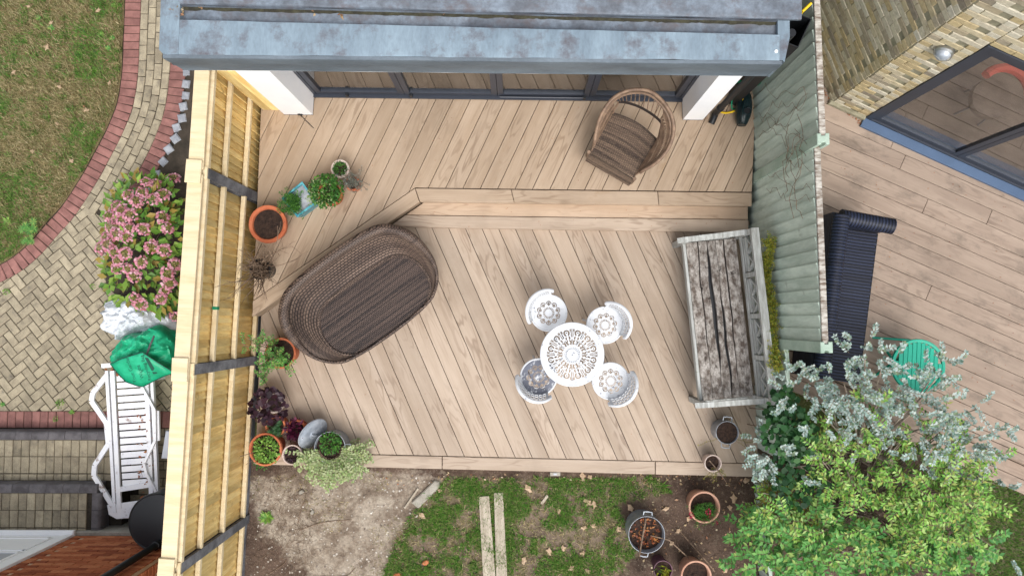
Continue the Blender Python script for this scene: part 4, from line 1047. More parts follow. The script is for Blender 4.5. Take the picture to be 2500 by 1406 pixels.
# ================================================================== yellow brick house on the right
bh = thing('brick_house', 'yellow stock brick house corner with dark framed glass doors', 'house', (0, 0, 0))
K = W(2031, 251, ZR)                                    # outer corner
s0, s1 = W(2111, 286, ZR), W(2500, 463, ZR)
u = Vector((s1.x-s0.x, s1.y-s0.y)).normalized(); nrmo = Vector((u.y, -u.x))       # outwards (towards the viewer's deck)
K2 = Vector((K.x, K.y)); off = (Vector(xy(s0))-K2).dot(nrmo)
K2 = K2+nrmo*off*0.8
v2 = Vector((-0.36, 0.93)).normalized()                # up the other wall, an obtuse corner
v3 = Vector((-u.y, u.x))
HW = 3.6
bmesh_var = []
for k in range(4):
    r2 = random.Random(k)
    j = lambda: r2.uniform(-.005, .005)
    x, z, y = 0.1065, 0.0325, 0.05
    vs = [(-x+j(), 0, -z+j()), (x+j(), 0, -z+j()), (x+j(), 0, z+j()), (-x+j(), 0, z+j())]
    fr2 = [(q[0]*0.96, -0.011, q[2]*0.86) for q in vs]
    mm_ = MB().add(vs+fr2, [(0, 1, 5, 4), (1, 2, 6, 5), (2, 3, 7, 6), (3, 0, 4, 7), (4, 5, 6, 7)]); bmesh_var.append(mm_.mesh('brick'))
half_var = MB().add([(-.05, 0, -.0325), (.05, 0, -.0325), (.05, 0, .0325), (-.05, 0, .0325), (-.047, -.011, -.028), (.047, -.011, -.028), (.047, -.011, .028), (-.047, -.011, .028)], [(0, 1, 5, 4), (1, 2, 6, 5), (2, 3, 7, 6), (3, 0, 4, 7), (4, 5, 6, 7)]).mesh('brick')
def brick_wall(parent, org, dx, length, z0, z1, mat, variants, half, skip=None, pl=0.215, ph=0.071, vis=None, limit=10**6, bond='stretcher', jit=0.004):
    """courses of bricks proud of a wall plane; dx along the wall, faces to the right of dx"""
    ang = math.atan2(dx.y, dx.x); n = 0; z = z0+ph/2; c = 0
    while z < z1:
        x = (0.0 if c % 2 == 0 else -pl/2)+pl/2
        while x < length+pl/2:
            xx = x; me = variants[rnd.randrange(len(variants))]; wid = pl/2
            if bond == 'flemish' and (int(round(x/pl))+c) % 3 == 0: pass
            if xx-wid < 0: xx = pl/4; me = half
            elif xx+wid > length: xx = length-pl/4; me = half
            p = (org.x+dx.x*xx, org.y+dx.y*xx, z)
            q = P(p)
            if -50 < q[0] < 2550 and -50 < q[1] < 1460 and not (skip and skip(xx, z)) and not (vis and not vis(q, p)) and n < limit:
                m = Matrix.Translation((p[0], p[1], p[2])) @ Matrix.Rotation(ang, 4, 'Z') @ Matrix.Translation((rnd.uniform(-jit, jit), rnd.uniform(-jit, jit)*0.6, rnd.uniform(-jit, jit)*0.5)) @ Matrix.Rotation(rnd.uniform(-.012, .012), 4, 'Y')
                piece('brick', me, mat, parent, m); n += 1
            x += pl
        z += ph; c += 1
    return n
LW = 2.6
wl = MB().prism([tuple(K2), tuple(K2+v2*4.0), tuple(K2+v2*4.0+u*0.3), tuple(K2+u*0.3)], ZR-0.25, HW).build('wall', MT['mortar_grey'], bh)
# faces of the left wall look along -u : run the courses from far to near so that the outside is on the right hand
def vis_left(q, p):
    # hidden behind the green fence?
    return q[0] > 1985
n1 = brick_wall(wl, K2+v2*4.05, -v2, 4.05, ZR, HW, MT['stock_brick'], bmesh_var, half_var, vis=vis_left)
d0x = (Vector(xy(s0))-K2).dot(u)                        # where the door opening starts
DT = ZR+2.17
wr = MB()
wr.prism([tuple(K2+u*0.301), tuple(K2+u*d0x), tuple(K2+u*d0x+v3*0.3), tuple(K2+u*0.301+v3*0.3)], ZR-0.25, HW)
wr.prism([tuple(K2+u*(d0x+0.001)), tuple(K2+u*6), tuple(K2+u*6+v3*0.3), tuple(K2+u*(d0x+0.001)+v3*0.3)], DT, HW)
wr_o = wr.build('wall', MT['mortar_grey'], bh)
# thin skin so the short stretch by the corner also belongs to this face
n2 = brick_wall(wr_o, K2, u, d0x, ZR, HW, MT['stock_brick'], bmesh_var, half_var)
n3 = brick_wall(wr_o, K2+u*d0x, u, 3.0, DT+0.0, HW, MT['stock_brick'], bmesh_var, half_var)

MB().prism([tuple(K2+nrmo*0.001), tuple(K2+u*d0x+nrmo*0.001), tuple(K2+u*d0x+nrmo*0.05), tuple(K2+nrmo*0.05-u*0.04), tuple(K2-u*0.04)], ZR+0.002, ZR+0.06, 0.01).build('plinth', MT['mortar_grey'], bh)
RMx = Matrix.Translation((K2.x, K2.y, ZR)) @ Matrix.Rotation(math.atan2(u.y, u.x), 4, 'Z')
def rbx(mb, x0, x1, y0, y1, z0, z1): mb.prism([(x0, y0), (x1, y0), (x1, y1), (x0, y1)], z0, z1, 0.003); return mb
fr_ = MB(); rbx(fr_, d0x+0.002, d0x+0.07, -0.02, 0.08, 0.004, 2.166); rbx(fr_, d0x+0.0705, 5, -0.02, 0.08, 2.09, 2.166); rbx(fr_, d0x+0.0705, 5, -0.02, 0.08, 0.004, 0.05)
o = fr_.build('door_frame', MT['frame'], bh); o.matrix_local = RMx
sl = MB(); rbx(sl, d0x-0.01, 5, -0.13, -0.021, 0.002, 0.035); o = sl.build('door_sill', MT['sill_blue'], bh); o.matrix_local = RMx
# open-able leaf edge where the photograph shows the meeting stiles
mq = W(2338, 372, ZR+0.05); mx_ = (Vector(xy(mq))-K2).dot(u)
for (a, b) in ((d0x+0.074, mx_), (mx_+0.006, mx_+1.0)):
    lf_ = MB(); rbx(lf_, a, a+0.055, 0.0, 0.06, 0.054, 2.086); rbx(lf_, b-0.055, b, 0.0, 0.06, 0.054, 2.086); rbx(lf_, a+0.0555, b-0.0555, 0.002, 0.058, 0.054, 0.13); rbx(lf_, a+0.0555, b-0.0555, 0.002, 0.058, 2.02, 2.086)
    lo_ = lf_.build('glass_door', MT['frame'], bh); lo_.matrix_local = RMx
    MB().box(((a+b)/2, 0.03, 1.07), (b-a-0.1, 0.01, 1.92)).build('pane', MT['glass'], lo_)
rm = MB(); rbx(rm, d0x-0.2, 5, 0.085, 3.4, -0.02, 0.02); o = rm.build('room_floor', MT['inside_floor'], bh); o.matrix_local = RMx
rm = MB(); rbx(rm, d0x-0.2, 5, 3.41, 3.5, -0.2, 2.4); rbx(rm, d0x-0.3, d0x-0.21, 0.31, 3.5, -0.2, 2.4); o = rm.build('room_wall', MT['inside_wall'], bh); o.matrix_local = RMx
# coral chair seen through the pane
cpos = W(2432, 236, ZR+.45)
ch = thing('tub_chair', 'coral tub chair seen through the glass door of the brick house', 'chair', (cpos.x, cpos.y, ZR+.02), math.atan2(u.y, u.x))
MB().tube([(0.34*math.cos(a), 0.34*math.sin(a), 0.62) for a in [R(20+14*k) for k in range(11)]], 0.06, 8).build('backrest', MT['coral'], ch, smooth=True)
MB().lathe([(0.0, 0.30), (0.26, 0.30), (0.28, 0.34), (0.27, 0.40), (0.0, 0.41)], 20).build('seat', MT['inside_floor'], ch, smooth=True)
ch.scale = (.8, .8, .9)
for a in (45, 135, 225, 315): MB().tube([(0.2*math.cos(R(a)), 0.2*math.sin(R(a)), 0.3), (0.26*math.cos(R(a)), 0.26*math.sin(R(a)), 0.0)], 0.015, 6).build('leg', MT['frame'], ch)
# bulkhead lamp on the wall
lpx = None
best = None
for zz in [1.4+0.02*k for k in range(60)]:
    for xx in [0.02*k for k in range(1, 60)]:
        p = K2+u*xx; q = P((p.x, p.y, zz)); e_ = (q[0]-2308)**2+(q[1]-121)**2
        if best is None or e_ < best[0]: best = (e_, xx, zz)
xx, zz = best[1], best[2]; p = K2+u*xx
lp_ = thing('bulkhead_lamp', 'round steel bulkhead lamp fixed to the yellow brick wall', 'wall lamp', (p.x, p.y, zz), math.atan2(u.y, u.x))
mt = Matrix.Rotation(math.pi/2, 4, 'X')
MB().lathe([(0.0, -0.01), (0.085, -0.01), (0.085, 0.035), (0.07, 0.05), (0.0, 0.05)], 24, mtx=mt).build('base', MT['steel'], lp_, smooth=True)
MB().lathe([(0.068, 0.05), (0.06, 0.075), (0.04, 0.095), (0.0, 0.10)], 24, mtx=mt).build('lens', MT['galv'], lp_, smooth=True)
MB().tube([(-0.085, -0.04, 0), (-0.07, -0.085, 0), (0, -0.108, 0), (0.07, -0.085, 0), (0.085, -0.04, 0)], 0.006, 6).build('guard', MT['steel'], lp_)

# ================================================================== red brick house at the bottom left
rh = thing('red_brick_house', 'red brick house wall with white door at the bottom left', 'house', (0, 0, 0))
wy = W(250, 1306, Z2).y; cx_ = W(470, 1310, Z2).x
HB = 1.42
wb = MB().prism([(-9, wy), (cx_, wy), (cx_, wy-3), (-9, wy-3)], ZL-0.1, HB).build('wall', MT['mortar_pink'], rh)
dxr = W(190, 1308, Z2).x
rbv = [q.copy() for q in bmesh_var]; rhv = half_var.copy()
for q in rbv+[rhv]: q.materials.clear()
n4 = brick_wall(wb, Vector((cx_, wy)), Vector((-1, 0)), cx_-dxr-0.0, Z2+0.05, HB, MT['red_brick'], rbv, rhv, jit=0.0015)
wb2 = MB().prism([(cx_+0.001, wy-0.001), (cx_+0.02, wy-0.02), (cx_+0.02, wy-2.9), (cx_+0.001, wy-2.9)], ZL-0.1, HB-0.001).build('wall', MT['mortar_pink'], rh)
n5 = brick_wall(wb2, Vector((cx_+0.02, wy-1.6)), Vector((0, 1)), 1.58, Z2+0.05, HB, MT['red_brick'], rbv, rhv, jit=0.0015, vis=lambda q, p: q[0] < 420)

MB().prism([(-9, wy+0.001), (cx_+0.02, wy+0.001), (cx_+0.02, wy+0.055), (-9, wy+0.055)], ZL-0.08, Z2+0.045, 0.01).build('plinth', MT['concrete_light'], rh)
dl = dxr-0.98
ds = MB().prism([(dl, wy+0.0), (dxr, wy+0.0), (dxr, wy+0.075), (dl, wy+0.075)], Z2+0.046, Z2+0.085, 0.012).build('door_sill', MT['white'], rh)
for dq in (dxr-0.04, dl+0.04): MB().box((dq, wy+0.012, (HB+Z2+.09)/2), (0.08, 0.05, HB-Z2-.09)).build('door_jamb', MT['white'], rh)
dr_ = MB().box(((dl+dxr)/2, wy+0.006, (HB+Z2+.09)/2), (0.816, 0.03, HB-Z2-.09)).build('door', MT['white'], rh)
for (za, zb_) in ((0.08, 0.5), (0.58, 1.36)):
    fm = MB(); xa, xb = dl+0.19, dxr-0.19
    for bx_ in (((xa+xb)/2, za, xb-xa, 0.03), ((xa+xb)/2, zb_, xb-xa, 0.03)): fm.box((bx_[0], wy+0.027, bx_[1]), (bx_[2], 0.012, bx_[3]))
    for xq in (xa, xb): fm.box((xq, wy+0.027, (za+zb_)/2), (0.03, 0.012, zb_-za+0.03))
    fm.build('door_moulding', MT['white'], dr_)
    MB().box(((xa+xb)/2, wy+0.0225, (za+zb_)/2), (xb-xa-0.03, 0.002, zb_-za-0.03)).build('door_panel', MT['grey_plastic'] if za > .5 else MT['white'], dr_)
# water butt and the pipe that feeds it
wbp = W(381, 1275, 0.42)
wt = thing('water_butt', 'round black water butt with flat lid beside the red brick wall', 'water butt', (wbp.x, wbp.y, ZL), 0)
rbt = 70*(H-0.42)/F
MB().lathe([(rbt*0.82, 0.0), (rbt*0.9, 0.3), (rbt*0.96, 0.6), (rbt*0.95, 0.86)], 40).build('barrel', MT['black'], wt, smooth=True)
MB().lathe([(rbt, 0.855), (rbt*1.0, 0.90), (rbt*0.97, 0.915), (rbt*0.93, 0.905), (rbt*0.5, 0.912), (0.0, 0.915)], 40).build('lid', MT['black'], wt, smooth=True)
pp = W(382, 1330, 0.46)
pp.y = max(pp.y, wy+0.06)
dpp = thing('downpipe', 'black rainwater downpipe rising from the water butt along the red wall', 'downpipe', (pp.x, pp.y, 0.425), 0)
MB().tube([(0, 0, 0.0), (0, 0, 2.6)], 0.036, 14).build('pipe', MT['black'], dpp, smooth=True)
MB().lathe([(0.037, 0.001), (0.048, 0.004), (0.048, 0.07), (0.037, 0.075)], 14).build('socket', MT['black'], dpp, smooth=True)
# ================================================================== furniture
def zone(zx, zy, sc, ox, oy): return (ox+zx/sc, oy+zy/sc)
# ---- oval wicker daybed
U2 = Vector((0.809, 0.588)); V2 = Vector((0.588, -0.809))      # along, and towards the open front
def duv(u, v):
    x = .809*u+.588*v; y = -.588*u+.809*v; return (560+x/2.423, 360+y/2.423)
def dl_(u, v, z): w = W(*duv(u, v), z); return Vector((w.x, w.y)).dot(U2), Vector((w.x, w.y)).dot(V2)
su0, su1 = dl_(-214, 1268, .36)[0], dl_(506, 1268, .36)[0]; sv0, sv1 = dl_(143, 1072, .36)[1], dl_(143, 1452, .36)[1]
ru0, ru1 = dl_(-400, 1180, .66)[0], dl_(604, 1150, .62)[0]; rv0, rv1 = dl_(120, 842, .72)[1], dl_(120, 1466, .41)[1]
rc = Vector(((ru0+ru1)/2, (rv0+rv1)/2)); ra, rb_ = (ru1-ru0)/2, (rv1-rv0)/2
sc_ = Vector(((su0+su1)/2, (sv0+sv1)/2)); sa_, sb_ = (su1-su0)/2, (sv1-sv0)/2
base = U2*rc.x+V2*rc.y
print('daybed', ra*2, rb_*2, sa_*2, sb_*2, tuple(base))
day = thing('wicker_daybed', 'large oval brown wicker daybed without cushions on the lower deck', 'daybed', (base.x, base.y, 0), math.atan2(U2.y, U2.x))
# local frame: x along U, y = -V (towards the back)
def sup(a, b, ph, n=2.65):
    c, s = math.cos(ph), math.sin(ph); q = max(-1.0, min(1.0, c*1.9)); return ((a-b)*q*(1.5-.5*q*q)+b*c, b*math.copysign(abs(s)**.92, s))
NN = 120
def ss(t): t = max(0, min(1, t)); return t*t*(3-2*t)
def hrim(y): return 0.382+0.338*ss((y+0.75*rb_)/(1.35*rb_))
offs = (sc_.x-rc.x, -(sc_.y-rc.y))
rows = []
prof = [(0.0, 'base'), (0.3, 'w'), (0.7, 'w'), (0.97, 'w')]
def ringpt(ph, f, zf, inn=0.0):
    x, y = sup(ra, rb_, ph); return x, y
base_r, rim_r, in_r = [], [], []
for k in range(NN):
    ph = 2*math.pi*k/NN
    x, y = sup(ra-0.035, rb_-0.035, ph); h = hrim(y)
    bx, by = sup(ra*0.86, rb_*0.82, ph); by -= 0.03
    ix, iy = sup(sa_, sb_, ph, 2.6); ix += offs[0]; iy += offs[1]
    base_r.append((bx, by)); rim_r.append((x, y, h)); in_r.append((ix, iy))
R_ = []
for f in (0.0, 0.12, 0.3, 0.5, 0.7, 0.85, 1.0):
    g = f**0.8
    R_.append([(base_r[k][0]+(rim_r[k][0]-base_r[k][0])*g, base_r[k][1]+(rim_r[k][1]-base_r[k][1])*g, 0.025+(rim_r[k][2]-0.025)*f) for k in range(NN)])
surf('outer_wall', R_, MT['wick'], day, closed=True)
R_ = []
for f in (0.0, 0.06, 0.16, 0.32, 0.5, 0.68, 0.84, 1.0):
    R_.append([(rim_r[k][0]*0.985+(in_r[k][0]-rim_r[k][0]*0.985)*f, rim_r[k][1]*0.985+(in_r[k][1]-rim_r[k][1]*0.985)*f, max(0.355, rim_r[k][2]-(rim_r[k][2]-0.355)*(1-(1-f)**1.25))) for k in range(NN)])
surf('inner_wall', R_, MT['wick'], day, closed=True)
rr_ = MB(); nn = len(rim_r); vs = []; fs = []
for i, p in enumerate(rim_r):
    q0, q1 = Vector(rim_r[i-1]), Vector(rim_r[(i+1) % nn]); d = (q1-q0).normalized(); x = Vector((d.y, -d.x, 0)).normalized(); rad = .017+.042*ss((p[1]+rb_*.6)/rb_)
    c = Vector(p)-x*(rad-.026)+Vector((0, 0, .012-rad*.4))
    for k in range(10): vs.append(tuple(c+x*(rad*math.cos(k*.6283))+Vector((0, 0, rad*math.sin(k*.6283)))))
for i in range(nn):
    for k in range(10): fs.append((i*10+k, i*10+(k+1) % 10, ((i+1) % nn)*10+(k+1) % 10, ((i+1) % nn)*10+k))
rr_.add(vs, fs); rr_.build('rim', MT['wick'], day, smooth=True)
o = day.children[-1]; uvplane(o)
sm_ = MB().prism([p for p in [(q[0]*1.0, q[1]) for q in in_r]], 0.33, 0.358, 0.006)
o = sm_.build('seat', MT['wick_seat'], day); uvplane(o)
MB().tube([(p[0], p[1], 0.362) for p in in_r], 0.017, 6, closed=True).build('seat_edging', MT['wick'], day, smooth=True); uvplane(day.children[-1])
for a in (35, 145, 215, 325):
    x, y = sup(ra*0.72, rb_*0.66, R(a)); MB().box((x, y, 0.012), (0.05, 0.05, 0.024)).build('foot', MT['black'], day)

# ---- brown wicker tub chair on the upper deck
ZS = ZU+0.40
def z7(x, y): return (1400+x/5.207, 200+y/5.207)
BL, BR, FR, FL = [W(*z7(*q), ZS) for q in ((500, 385), (1070, 730), (775, 1225), (205, 895))]
cc = (BL+BR+FR+FL)/4; ca = math.atan2((FR-FL).y, (FR-FL).x)
ch = thing('wicker_armchair', 'rounded brown wicker armchair facing away from the glass doors', 'armchair', (cc.x, cc.y, ZU), ca)
MI = (Matrix.Translation((cc.x, cc.y, ZU)) @ Matrix.Rotation(ca, 4, 'Z')).inverted()
def cl(v): return MI @ v
def cz(zx, zy, z): return cl(W(*z7(zx, zy), ZU+z))
bl, br, fr2, fl2 = cl(BL), cl(BR), cl(FR), cl(FL)
# seat: slightly bowed sheet
rows = []
for i in range(9):
    t = i/8; a = bl.lerp(fl2, t); b = br.lerp(fr2, t); bow = 0.045*math.sin(math.pi*0.5*(1-t))
    rows.append([tuple(a.lerp(b, s/12)+Vector((0, bow*math.sin(math.pi*s/12), -0.012*math.sin(math.pi*s/12)*math.sin(math.pi*t)))) for s in range(13)])
surf('seat', rows, MT['wick_chair'], ch)
# apron with the plaited front edge
ap = [[tuple(fl2+(fr2-fl2)*(s/16)+Vector((0, -0.002-(0.02*k), -0.012-0.055*k))) for s in range(17)] for k in range(4)]
surf('apron', ap, MT['wick_chair'], ch)
def spl(pts, n=6):
    out = []
    for i in range(len(pts)-1):
        p = [Vector(pts[max(i-1, 0)]), Vector(pts[i]), Vector(pts[i+1]), Vector(pts[min(i+2, len(pts)-1)])]
        for k in range(n):
            t = k/n; out.append(0.5*((2*p[1])+(p[2]-p[0])*t+(2*p[0]-5*p[1]+4*p[2]-p[3])*t*t+(3*p[1]-p[0]-3*p[2]+p[3])*t**3))
    out.append(Vector(pts[-1])); return out
rimp = [cz(262, 800, .44), cz(268, 760, .52), cz(300, 590, .60), cz(355, 420, .68), cz(480, 235, .75), cz(640, 130, .80), cz(820, 98, .82), cz(1000, 135, .83), cz(1160, 280, .82), cz(1255, 450, .78), cz(1272, 640, .72), cz(1205, 850, .65), cz(1060, 1020, .59), cz(890, 1125, .50), cz(850, 1150, .44)]
rs = spl(rimp, 7)
MB().tube(rs, 0.019, 10).build('rim', MT['cane'], ch, smooth=True)
midp = spl([cz(575, 265, .56), cz(680, 275, .57), cz(830, 325, .575), cz(980, 410, .575), cz(1090, 500, .57), cz(1140, 580, .56)], 6)
for dz in (0.0, 0.018, 0.036): MB().tube([p+Vector((0, 0, dz)) for p in midp], 0.008, 6).build('back_rail', MT['wick_chair'], ch, smooth=True)
# a plaited inner band under the rim
MB().tube([p+Vector((-p.x*0.05, -p.y*0.05, -0.035)) for p in rs[8:-8]], 0.014, 8).build('rim_band', MT['cane'], ch, smooth=True)
for i in range(len(midp)):
    if i % 2 == 0:
        t = i/(len(midp)-1); q = rs[int(len(rs)*(0.30+0.36*t))]
        MB().tube([midp[i], midp[i].lerp(q, .5)+Vector((0, 0, 0.0)), q], 0.005, 5).build('spindle', MT['cane'], ch)
# woven side screens from the rim to the seat edge
def screen(i0, i1, s0, s1, nm):
    rows = []; idx = range(i0, i1+1)
    for k in range(9):
        r = []
        for m, i in enumerate(idx):
            t = m/(i1-i0); b = s0.lerp(s1, t); r.append(tuple(rs[i].lerp(b, 0.06+0.92*k/8)))
        rows.append(r)
    m = MB()
    for r in range(0, 9, 2): m.tube(rows[r], 0.0065, 5)
    n = len(rows[0])
    for c in range(0, n, 1):
        m.tube([rows[k][min(n-1, max(0, c+(k % 3)-1))] for k in range(9)], 0.006, 5)
    m.build(nm, MT['cane'], ch)
screen(2, 30, fl2+Vector((0.01, 0.02, 0)), bl+Vector((0, 0.01, 0)), 'side_screen')
n_ = len(rs)-1
screen(n_-42, n_-3, br+Vector((0, 0.01, 0)), fr2+Vector((-0.01, 0.02, 0)), 'side_screen')
for (a, tp) in ((cz(175, 950, 0.0), fl2+Vector((-0.005, -0.01, 0.03))), (cz(725, 1290, 0.0), fr2+Vector((0.005, -0.01, 0.03))), (Vector((bl.x+0.02, bl.y+0.01, 0)), bl), (Vector((br.x-0.02, br.y+0.01, 0)), br)):
    a = Vector((a.x, a.y, 0.0)); MB().tube([a, a.lerp(tp, .5), tp], 0.019, 8).build('leg', MT['cane'], ch, smooth=True)
for q in (midp[0], midp[-1]):
    b = bl if q is midp[0] else br; MB().tube([q, b], 0.012, 6).build('back_post', MT['cane'], ch, smooth=True)

# ---- white cast bistro set
def lace(Rr, nr, nth, holef, z, name, mat, parent, dome=0.0, th=0.008):
    vs = []; fs = []
    for i in range(nr+1):
        r = Rr*i/nr
        for k in range(nth):
            a = 2*math.pi*k/nth; vs.append((r*math.cos(a), r*math.sin(a), z+dome*(1-(i/nr)**2)))
    for i in range(nr):
        for k in range(nth):
            r = Rr*(i+.5)/nr; a = 2*math.pi*(k+.5)/nth
            if holef(r, a): continue
            l = (k+1) % nth; fs.append((i*nth+k, (i+1)*nth+k, (i+1)*nth+l, i*nth+l))
    me = bpy.data.meshes.new(name); me.from_pydata(vs, [], fs); me.update(); me.materials.append(mat)
    o = bpy.data.objects.new(name, me); link(o, parent)
    md = o.modifiers.new('thick', 'SOLIDIFY'); md.thickness = th; md.offset = -1
    return o
def inel(x, y, cx, cy, a, b): return ((x-cx)/a)**2+((y-cy)/b)**2 < 1
def hole_table(Rr):
    n = 12; sw = 2*math.pi/n
    def f(r, a):
        q = r/Rr
        if q < 0.035: return True
        if q < 0.14 or q > 0.85: return False
        t = (a % sw)-sw/2; x, y = r/Rr, (r*t)/Rr
        t2 = (a % (sw/2))-sw/4; y2 = r*t2/Rr
        if inel(x, y2, 0.22, 0, 0.05, 0.026): return True
        d = math.hypot(x-0.40, y)
        if 0.04 < d < 0.088 and abs(y) > 0.014: return True
        if inel(x, abs(y), 0.54, 0.055, 0.055, 0.028): return True
        if 0.30 < x < 0.50 and 0.010 < x*sw/2-abs(y) < 0.030: return True
        d = math.hypot(x-0.71, y)
        if 0.052 < d < 0.105 and not (abs(y) < 0.02 and x < 0.71): return True
        if d < 0.026: return True
        b = x*sw/2-abs(y)
        if 0.56 < x < 0.83 and 0.012 < b < 0.042: return True
        if inel(x, b, 0.77, 0.066, 0.06, 0.020): return True
        return False
    return f
def hole_seat(Rr):
    n = 10; sw = 2*math.pi/n
    def f(r, a):
        x = r/Rr
        if x < 0.18 or x > 0.72: return False
        t = (a % sw)-sw/2; y = r*t/Rr
        t2 = (a % (sw/2))-sw/4
        if inel(x, r*t2/Rr, 0.27, 0, 0.07, 0.026): return True
        for (cx, cy) in ((0.44, 0), (0.55, 0), (0.495, 0.055), (0.495, -0.055)):
            if inel(x, y, cx, cy, 0.044, 0.040): return True
        d = math.hypot(x-0.52, y)
        if 0.105 < d < 0.165 and x > 0.52: return True
        return False
    return f
tc_ = W(1397, 865, 0.70); TR = 77*(H-0.70)/F
tb = thing('bistro_table', 'round white cast metal bistro table with lacy pierced top', 'table', (tc_.x, tc_.y, 0), 0)
lace(TR*0.975, 84, 360, hole_table(TR*0.975), 0.70, 'table_top', MT['iron'], tb, 0.004)
MB().tube([(TR*0.985*math.cos(a), TR*0.985*math.sin(a), 0.694) for a in [2*math.pi*k/64 for k in range(64)]], 0.011, 8, closed=True).build('rim', MT['iron'], tb, smooth=True)
MB().lathe([(0.03, 0.16), (0.045, 0.2), (0.025, 0.3), (0.03, 0.5), (0.05, 0.6), (0.08, 0.66), (0.09, 0.692)], 16).build('pedestal', MT['iron'], tb, smooth=True)
for k in range(4):
    a = R(45+90*k); c, s = math.cos(a), math.sin(a)
    MB().tube([(0.02*c, 0.02*s, 0.2), (0.12*c, 0.12*s, 0.22), (0.2*c, 0.2*s, 0.12), (0.24*c, 0.24*s, 0.02), (0.27*c, 0.27*s, 0.018)], lambda t: 0.018, 8).build('leg', MT['iron'], tb, smooth=True)
SR = 0.196
def bistro_chair(name, label, px, py, ang, seatmat):
    p = W(px, py, 0.44); t = thing(name, label, 'chair', (p.x, p.y, 0), R(ang), 'white bistro chairs')
    # local +x = towards the back
    lace(SR, 52, 220, hole_seat(SR), 0.44, 'seat', seatmat, t, 0.006)
    MB().tube([(SR*math.cos(a)*1.0, SR*math.sin(a)*1.0, 0.434) for a in [2*math.pi*k/48 for k in range(48)]], 0.011, 8, closed=True).build('seat_rim', MT['iron'], t, smooth=True)
    # pierced curved back
    vs = []; fs = []; na, nz_ = 60, 20
    for j in range(nz_+1):
        f = j/nz_; r = SR*0.985+0.030*f+0.020*f*f; z = 0.44+0.27*f
        for i in range(na+1):
            g = (i/na-.5)*2; ph = g*R(64)*(1-0.10*f); zz = 0.44+(z-0.44)*(1-0.42*abs(g)**3)
            vs.append((r*math.cos(ph), r*math.sin(ph), zz))
    for j in range(nz_):
        for i in range(na):
            g = ((i+.5)/na-.5)*2; f = (j+.5)/nz_
            if f < 0.10 or f > 0.9 or abs(g) > 0.88: hole = False
            else:
                a_ = (g*5.0) % 1.0-.5; b_ = (f*3.2) % 1.0-.5
                hole = 0.06 < a_*a_+b_*b_ < 0.20 and abs(a_) > .06
            if hole: continue
            a = j*(na+1)+i; fs.append((a, a+1, a+na+2, a+na+1))
    me = bpy.data.meshes.new('backrest'); me.from_pydata(vs, [], fs); me.update(); me.materials.append(MT['iron']); o = link(bpy.data.objects.new('backrest', me), t)
    md = o.modifiers.new('thick', 'SOLIDIFY'); md.thickness = 0.008; md.offset = 0
    # broad rolled top rail with scrolled ends
    rp2 = []
    for i in range(25):
        g = (i/24-.5)*2; ph = g*R(62); r = SR+0.048; rp2.append((r*math.cos(ph), r*math.sin(ph), 0.715-0.115*abs(g)**3))
    e0 = rp2[0]; e1 = rp2[-1]
    rp2 = [(e0[0]-0.012, e0[1]+0.010, e0[2]-0.035)]+rp2+[(e1[0]-0.012, e1[1]-0.010, e1[2]-0.035)]
    MB().tube(rp2, lambda q: 0.022-0.006*abs(2*q-1), 8).build('top_rail', MT['iron'], t, smooth=True)
    for k in range(4):
        a = R(45+90*k); c, s = math.cos(a), math.sin(a)
        MB().tube([(SR*.82*c, SR*.82*s, 0.43), (SR*.98*c, SR*.98*s, 0.34), (SR*.85*c, SR*.85*s, 0.16), (SR*1.08*c, SR*1.08*s, 0.012)], lambda q: 0.016-0.004*q, 8).build('leg', MT['iron'], t, smooth=True)
    MB().tube([(SR*.75*math.cos(a), SR*.75*math.sin(a), 0.20) for a in [2*math.pi*k/24 for k in range(24)]], 0.006, 6, closed=True).build('stretcher', MT['iron'], t)
bistro_chair('bistro_chair', 'white bistro chair on the daybed side, upper left of the round table', 1339.5, 763.8, 144, MT['iron'])
bistro_chair('bistro_chair', 'white bistro chair toward the bench, upper right of the round table', 1477, 793.5, 28, MT['iron'])
bistro_chair('bistro_chair', 'white bistro chair toward the bench, lower right of the round table', 1491, 930, -36, MT['iron'])
bistro_chair('bistro_chair', 'bistro chair with flaking grey seat, lower left of the round table', 1315, 920, -122, MT['iron_worn'])

# ---- weathered bench
b0 = W(1666.9, 590, .44); b1 = W(1709.5, 983, .44)
bx = (b1-b0).normalized(); bl_ = (b1-b0).length; ba = math.atan2(bx.y, bx.x)
mid = (b0+b1)/2
bn = thing('garden_bench', 'weathered silver grey wooden bench with cracked seat against green fence', 'bench', (mid.x, mid.y, 0), ba)
HL = bl_/2
